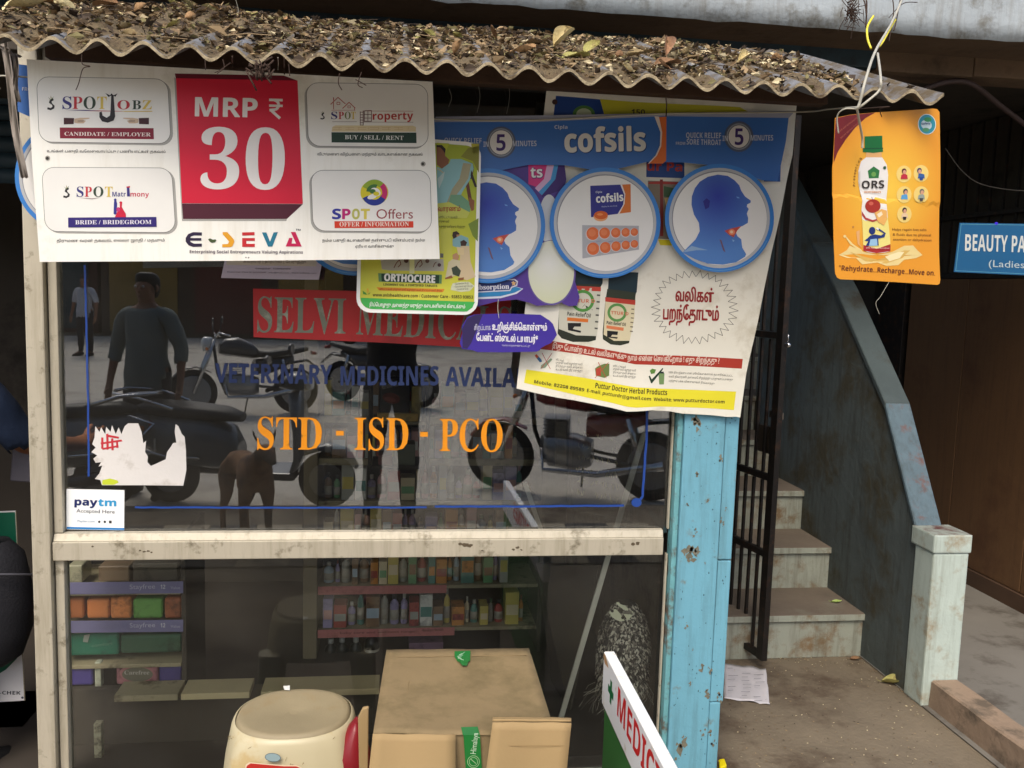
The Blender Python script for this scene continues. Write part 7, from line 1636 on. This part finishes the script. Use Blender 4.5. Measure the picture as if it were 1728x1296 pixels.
def person(label, loc, rz, shirt, trousers, pose='stand', s=1.0, group=None, sleeve=.27, bag=None):
    """standing adult facing +Y before rotation; body one skinned surface, clothes follow it"""
    J = dict(pel=(0, 0, .95), bel=(0, .01, 1.08), che=(0, .0, 1.27), col=(0, -.01, 1.42), nek=(0, .0, 1.50), hea=(0, .02, 1.60), top=(0, .01, 1.68))
    R = dict(pel=(.155, .12), bel=(.14, .11), che=(.165, .12), col=(.09, .08), nek=.052, hea=(.078, .095), top=(.07, .085))
    E = [('pel', 'bel'), ('bel', 'che'), ('che', 'col'), ('col', 'nek'), ('nek', 'hea'), ('hea', 'top')]
    for n_, sx in (('l', -1), ('r', 1)):
        J['hip'+n_] = (sx*.095, 0, .90); J['kne'+n_] = (sx*.11, .02, .50); J['cal'+n_] = (sx*.115, -.01, .34); J['ank'+n_] = (sx*.12, -.01, .09); J['toe'+n_] = (sx*.14, .15, .035)
        R['hip'+n_] = .095; R['kne'+n_] = .058; R['cal'+n_] = .055; R['ank'+n_] = .036; R['toe'+n_] = (.04, .025)
        E += [('pel', 'hip'+n_), ('hip'+n_, 'kne'+n_), ('kne'+n_, 'cal'+n_), ('cal'+n_, 'ank'+n_), ('ank'+n_, 'toe'+n_)]
        if pose == 'photo': el, wr, pm = (sx*.27, .12, 1.22), (sx*.13, .27, 1.50), (sx*.10, .30, 1.58)
        elif pose == 'reach' and sx > 0: el, wr, pm = (sx*.27, .14, 1.14), (sx*.30, .38, 1.10), (sx*.31, .46, 1.10)
        else: el, wr, pm = (sx*.265, -.03, 1.15), (sx*.285, .04, .90), (sx*.285, .06, .82)
        J['sho'+n_] = (sx*.175, -.01, 1.40); J['elb'+n_] = el; J['wri'+n_] = wr; J['pal'+n_] = pm
        R['sho'+n_] = .062; R['elb'+n_] = .042; R['wri'+n_] = .027; R['pal'+n_] = (.034, .02)
        E += [('col', 'sho'+n_), ('sho'+n_, 'elb'+n_), ('elb'+n_, 'wri'+n_), ('wri'+n_, 'pal'+n_)]
        d = (Vector(pm)-Vector(wr)).normalized(); side_ = Vector((0, 1, 0)) if abs(d.z) > .5 else Vector((0, 0, 1))
        if pose == 'photo': side_ = Vector((0, .3, 1)); d = Vector((-sx, .15, 0)).normalized()
        for f in range(4):
            o_ = side_*(.022*(1.5-f)); L = (.075, .085, .08, .06)[f]
            a = Vector(pm)+d*.035+o_; b = a+d*L*.55; c = b+(d*.8+Vector((-sx*.5, 0, 0))).normalized()*L*.5
            for q, v in (('a', a), ('b', b), ('c', c)): J['f%d%s%s' % (f, q, n_)] = tuple(v); R['f%d%s%s' % (f, q, n_)] = .0095
            E += [('pal'+n_, 'f%da%s' % (f, n_)), ('f%da%s' % (f, n_), 'f%db%s' % (f, n_)), ('f%db%s' % (f, n_), 'f%dc%s' % (f, n_))]
        a = Vector(pm)+side_*.04-d*.01; b = a+d*.03+side_*.018
        J['tha'+n_] = tuple(a); J['thb'+n_] = tuple(b); R['tha'+n_] = .011; R['thb'+n_] = .009; E += [('pal'+n_, 'tha'+n_), ('tha'+n_, 'thb'+n_)]
    me = skinned(J, E, R, 'body')
    me.materials.clear(); me.materials.append(skin_m)
    t = root0('person', label, 'person', group)
    b = link('body', me); b.parent = t
    for p in me.polygons: p.use_smooth = True
    def cloth(name, test, off, m):
        bm = bmesh.new(); bm.from_mesh(me); bm.normal_update()
        kill = [f for f in bm.faces if not test(f.calc_center_median())]
        bmesh.ops.delete(bm, geom=kill, context='FACES')
        for v in bm.verts: v.co += v.normal*(off+.011*noise.noise(v.co*9)+.007*noise.noise(Vector((v.co.x*26, v.co.y*26, v.co.z*11))))
        o = mesh(name, bm, m, t, True); o.parent = t
        o.modifiers.new('thickness', 'SOLIDIFY').thickness = .003; return o
    def in_sleeve(c):
        if abs(c.x) < .15 or c.z > 1.5: return c.z < 1.46
        sh = Vector(J['shor' if c.x > 0 else 'shol'])
        return (c-sh).length < sleeve
    cloth('shirt', lambda c: (.84 < c.z and c.z < 1.475 and in_sleeve(c)) and not (abs(c.x) > .2 and c.z < 1.12 and pose != 'reach' and pose != 'photo' and (c-Vector(J['shor' if c.x > 0 else 'shol'])).length > sleeve), .016, shirt)
    cloth('trousers', lambda c: .10 < c.z < .97 and abs(c.x) < .235 and c.y < .2, .012, trousers)
    for sx in (-1, 1):
        loft('shoe', [((sx*.12, -.07, .045), (.035, 0, 0), (0, 0, .04)), ((sx*.12, .02, .05), (.045, 0, 0), (0, 0, .048)), ((sx*.14, .14, .035), (.048, 0, 0), (0, 0, .032)), ((sx*.15, .21, .025), (.028, 0, 0), (0, 0, .02))], rubber, t, 12)
    # head details
    loft('hair', [((0, .0, 1.735), (.035, 0, 0), (0, .045, 0)), ((0, -.005, 1.722), (.068, 0, 0), (0, .082, 0)), ((0, -.016, 1.69), (.087, 0, 0), (0, .100, 0)), ((0, -.028, 1.64), (.089, 0, 0), (0, .092, 0)), ((0, -.05, 1.58), (.075, 0, 0), (0, .060, 0)), ((0, -.055, 1.54), (.055, 0, 0), (0, .036, 0))], hair_m, t, 18)
    loft('nose', [((0, .095, 1.625), (.009, 0, 0), (0, .008, 0)), ((0, .112, 1.59), (.017, 0, 0), (0, .014, 0)), ((0, .104, 1.578), (.012, 0, 0), (0, .01, 0))], skin_m, t, 8)
    for sx in (-1, 1):
        lathe('eye', [(.001, 0), (.011, .003), (.011, .006), (.001, .009)], (sx*.031, .098, 1.625), mat('eye_white', (206, 200, 190), .3, .02, 5), t, 10, Matrix.Rotation(-PI/2, 4, 'X'))
        lathe('pupil', [(.001, .009), (.006, .0095), (.001, .011)], (sx*.031, .098, 1.625), rubber, t, 8, Matrix.Rotation(-PI/2, 4, 'X'))
        loft('ear', [((sx*.082, .0, 1.64), (.006, 0, 0), (0, .016, 0)), ((sx*.090, -.004, 1.615), (.008, 0, 0), (0, .02, 0)), ((sx*.082, .004, 1.585), (.006, 0, 0), (0, .012, 0))], skin_m, t, 8)
    loft('mouth', [((-.024, .100, 1.553), (0, .004, 0), (0, 0, .003)), ((0, .106, 1.553), (0, .005, 0), (0, 0, .007)), ((.024, .100, 1.553), (0, .004, 0), (0, 0, .003))], mat('lips', (110, 56, 48), .5), t, 8)
    t.location = loc; t.rotation_euler = (0, 0, rz); t.scale = (s, s, s)
    return t
dark_sh = mat('dark_cotton', (34, 34, 38), .9, .15, 20, bump=.2, bscale=80)
jean = mat('dark_denim', (26, 28, 36), .9, .15, 30)
grey_sh = mat('grey_cotton', (104, 112, 108), .9, .1, 10, bump=.2, bscale=80)
white_sh = mat('striped_white_cotton', (176, 178, 186), .9, .1, 10)
blue_sh = mat('blue_cotton', (26, 40, 64), .9, .15, 10, bump=.2, bscale=80)
person('person in dark clothes holding up a phone, mirrored mid pane', (-.02, -.36, 0), 0, dark_sh, jean, 'photo', 1.06, sleeve=.34)
ph = box('mobile_phone', -.075, .075, -.032, -.022, 1.60, 1.70, body_black, None, .004); tag(ph, 'black mobile phone held up by the person mirrored mid pane', 'phone')
person('person in grey shirt and dark trousers mirrored left of the scooter', (-1.95, -1.75, ZR), math.radians(14), grey_sh, jean, 'stand', 1.03, sleeve=.36)
person('person in pale striped shirt far across the road, mirrored top left', (-6.6, -14.5, ZR), .3, white_sh, jean, 'stand', 1.0)
cust_x = PY(-70, 900, 3.02).x
person('person in blue shirt at the open counter at far left', (cust_x-.07, 2.93, 0), math.radians(-12), blue_sh, jean, 'reach', .97, sleeve=.30)
bg_ = loft('shoulder_bag', [(PY(-6, 912, 2.93), (.035, 0, 0), (0, .05, 0)), (PY(-8, 935, 2.93), (.085, 0, 0), (0, .075, 0)), (PY(-8, 1000, 2.93), (.112, 0, 0), (0, .095, 0)), (PY(-7, 1060, 2.93), (.108, 0, 0), (0, .095, 0)), (PY(-6, 1105, 2.93), (.078, 0, 0), (0, .07, 0)), (PY(-6, 1122, 2.93), (.03, 0, 0), (0, .03, 0))], mat('dark_bag_fabric', (18, 18, 24), .85, .15, 40, bump=.3, bscale=120), None, 22)
tag(bg_, 'round dark fabric bag hanging beside the blue shirted customer', 'bag')

btn = bg_.data.vertices
by0 = PY(-7, 1000, 2.93); zip_m = mat('dull_zip', (70, 70, 76), .5, .1, 30)
bp2 = [Vector((by0.x+.112*1.16*math.cos(a), by0.y-.01-.095*math.sin(a)*1.02, by0.z+.06+.035*math.sin(a))) for a in [PI*k/14 for k in range(15)]]
mesh('zip', (lambda b: (add_tube(b, bp2, .0035, 6), b)[1])(bmesh.new()), zip_m, bg_)
bp3 = [PY(-6, 915, 2.90), PY(-20, 860, 2.88), PY(-48, 760, 2.88), PY(-70, 640, 2.92)]
mesh('strap', (lambda b: (add_tube(b, bp3, .011, 6), b)[1])(bmesh.new()), mat('dark_bag_fabric', (0, 0, 0)), bg_)

# dog
def dog():
    J = dict(ch=(.22, 0, .50), be=(0, 0, .51), ru=(-.24, 0, .52), ne=(.33, 0, .60), he=(.42, 0, .68), mu=(.52, 0, .64), no=(.57, 0, .63), t1=(-.33, 0, .52), t2=(-.42, 0, .44), t3=(-.46, 0, .33))
    R = dict(ch=(.10, .12), be=(.08, .09), ru=(.085, .095), ne=.065, he=.06, mu=.03, no=.022, t1=.024, t2=.018, t3=.01)
    E = [('ch', 'be'), ('be', 'ru'), ('ch', 'ne'), ('ne', 'he'), ('he', 'mu'), ('mu', 'no'), ('ru', 't1'), ('t1', 't2'), ('t2', 't3')]
    for n_, s in (('l', -1), ('r', 1)):
        J['a'+n_] = (.22, s*.07, .40); J['b'+n_] = (.20, s*.075, .27); J['c'+n_] = (.215, s*.075, .06); J['d'+n_] = (.25, s*.075, .02)
        J['e'+n_] = (-.24, s*.07, .42); J['f'+n_] = (-.19, s*.075, .30); J['g'+n_] = (-.31, s*.075, .17); J['h'+n_] = (-.285, s*.075, .03); J['i'+n_] = (-.25, s*.075, .02)
        R.update({'a'+n_: .048, 'b'+n_: .028, 'c'+n_: .018, 'd'+n_: .02, 'e'+n_: .06, 'f'+n_: .042, 'g'+n_: .02, 'h'+n_: .018, 'i'+n_: .019})
        E += [('ch', 'a'+n_), ('a'+n_, 'b'+n_), ('b'+n_, 'c'+n_), ('c'+n_, 'd'+n_), ('ru', 'e'+n_), ('e'+n_, 'f'+n_), ('f'+n_, 'g'+n_), ('g'+n_, 'h'+n_), ('h'+n_, 'i'+n_)]
    me = skinned(J, E, R, 'body'); me.materials.clear(); me.materials.append(mat('brown_dog_fur', (140, 104, 74), .9, .3, 6, bump=.4, bscale=150, dirt=(60, 46, 38), dirt_amt=.5, dirt_scale=4))
    t = root0('dog', 'brown dog standing on the paving, mirrored low in the pane', 'dog'); b = link('body', me); b.parent = t
    for s in (-1, 1):
        loft('ear', [((.40, s*.045, .73), (.02, 0, 0), (0, .008, 0)), ((.385, s*.06, .765), (.014, 0, 0), (0, .006, 0)), ((.38, s*.065, .79), (.004, 0, 0), (0, .003, 0))], mat('dark_ear_fur', (60, 42, 30), .9), t, 8)
        lathe('eye', [(.001, -.007), (.007, 0), (.001, .007)], (.462, s*.036, .692), rubber, t, 8)
    lathe('nose', [(.001, -.012), (.014, 0), (.001, .012)], (.588, 0, .635), rubber, t, 10)
    return t
dg_ = dog(); dg_.location = (-.90, .02, 0); dg_.rotation_euler = (0, 0, math.radians(66))

# houses and shops across the road
def facade(x0, x1, y, h, wm, label, n, col2):
    t = empty('shop_building', ((x0+x1)/2, y, -.13), label, 'building', 'buildings across the road')
    box('wall', x0, x1, y-5, y, -.13, h, wm, t, .02)
    w = (x1-x0)/n
    for i in range(n):
        a = x0+i*w+.25; b = a+w-.5
        f = box('shutter_door', a, b, y+.003, y+.05, 0, 2.5, col2[i % len(col2)], t, .01)
        for k in range(12): box('door_slat', a+.05, b-.05, y+.052, y+.065, .1+k*.2, .27+k*.2, col2[i % len(col2)], f, 0) if i < 3 else None
        box('sign_panel', a-.1, b+.1, y+.003, y+.12, 2.7, 3.3, col2[(i+1) % len(col2)], t, .01)
        if h > 5:
            fr = box('window', a+.3, b-.3, y+.003, y+.04, 4.2, 5.4, mat('far_window', (40, 46, 50), .2, .05, 2), t, .01)
            box('sill', a+.2, b-.2, y+.003, y+.14, 4.1, 4.19, wm, fr, .01)
    box('roof_slab', x0-.2, x1+.2, y-5.1, y+.6, h+.002, h+.2, concrete, t, .02)
b1, b2, b3 = mat('shutter_ochre', (150, 118, 56), .6, .1, 3), mat('shutter_rust', (104, 46, 36), .6, .1, 3), mat('shutter_teal', (40, 70, 76), .6, .1, 3)
facade(-26, -9, -23, 6.5, mat('dull_maroon_wall', (92, 54, 46), .9, .15, 1), 'long maroon two storey shop row across the road', 4, [b2, b3])
facade(-8.6, 3.5, -22, 3.9, mat('brown_wall', (88, 70, 56), .9, .15, 1), 'low brown shop row with ochre shutters across the road', 5, [b1, b2])
facade(4, 22, -23, 7, mat('grey_green_wall', (116, 118, 104), .9, .15, 1), 'grey green two storey building across the road', 5, [b3, b1])
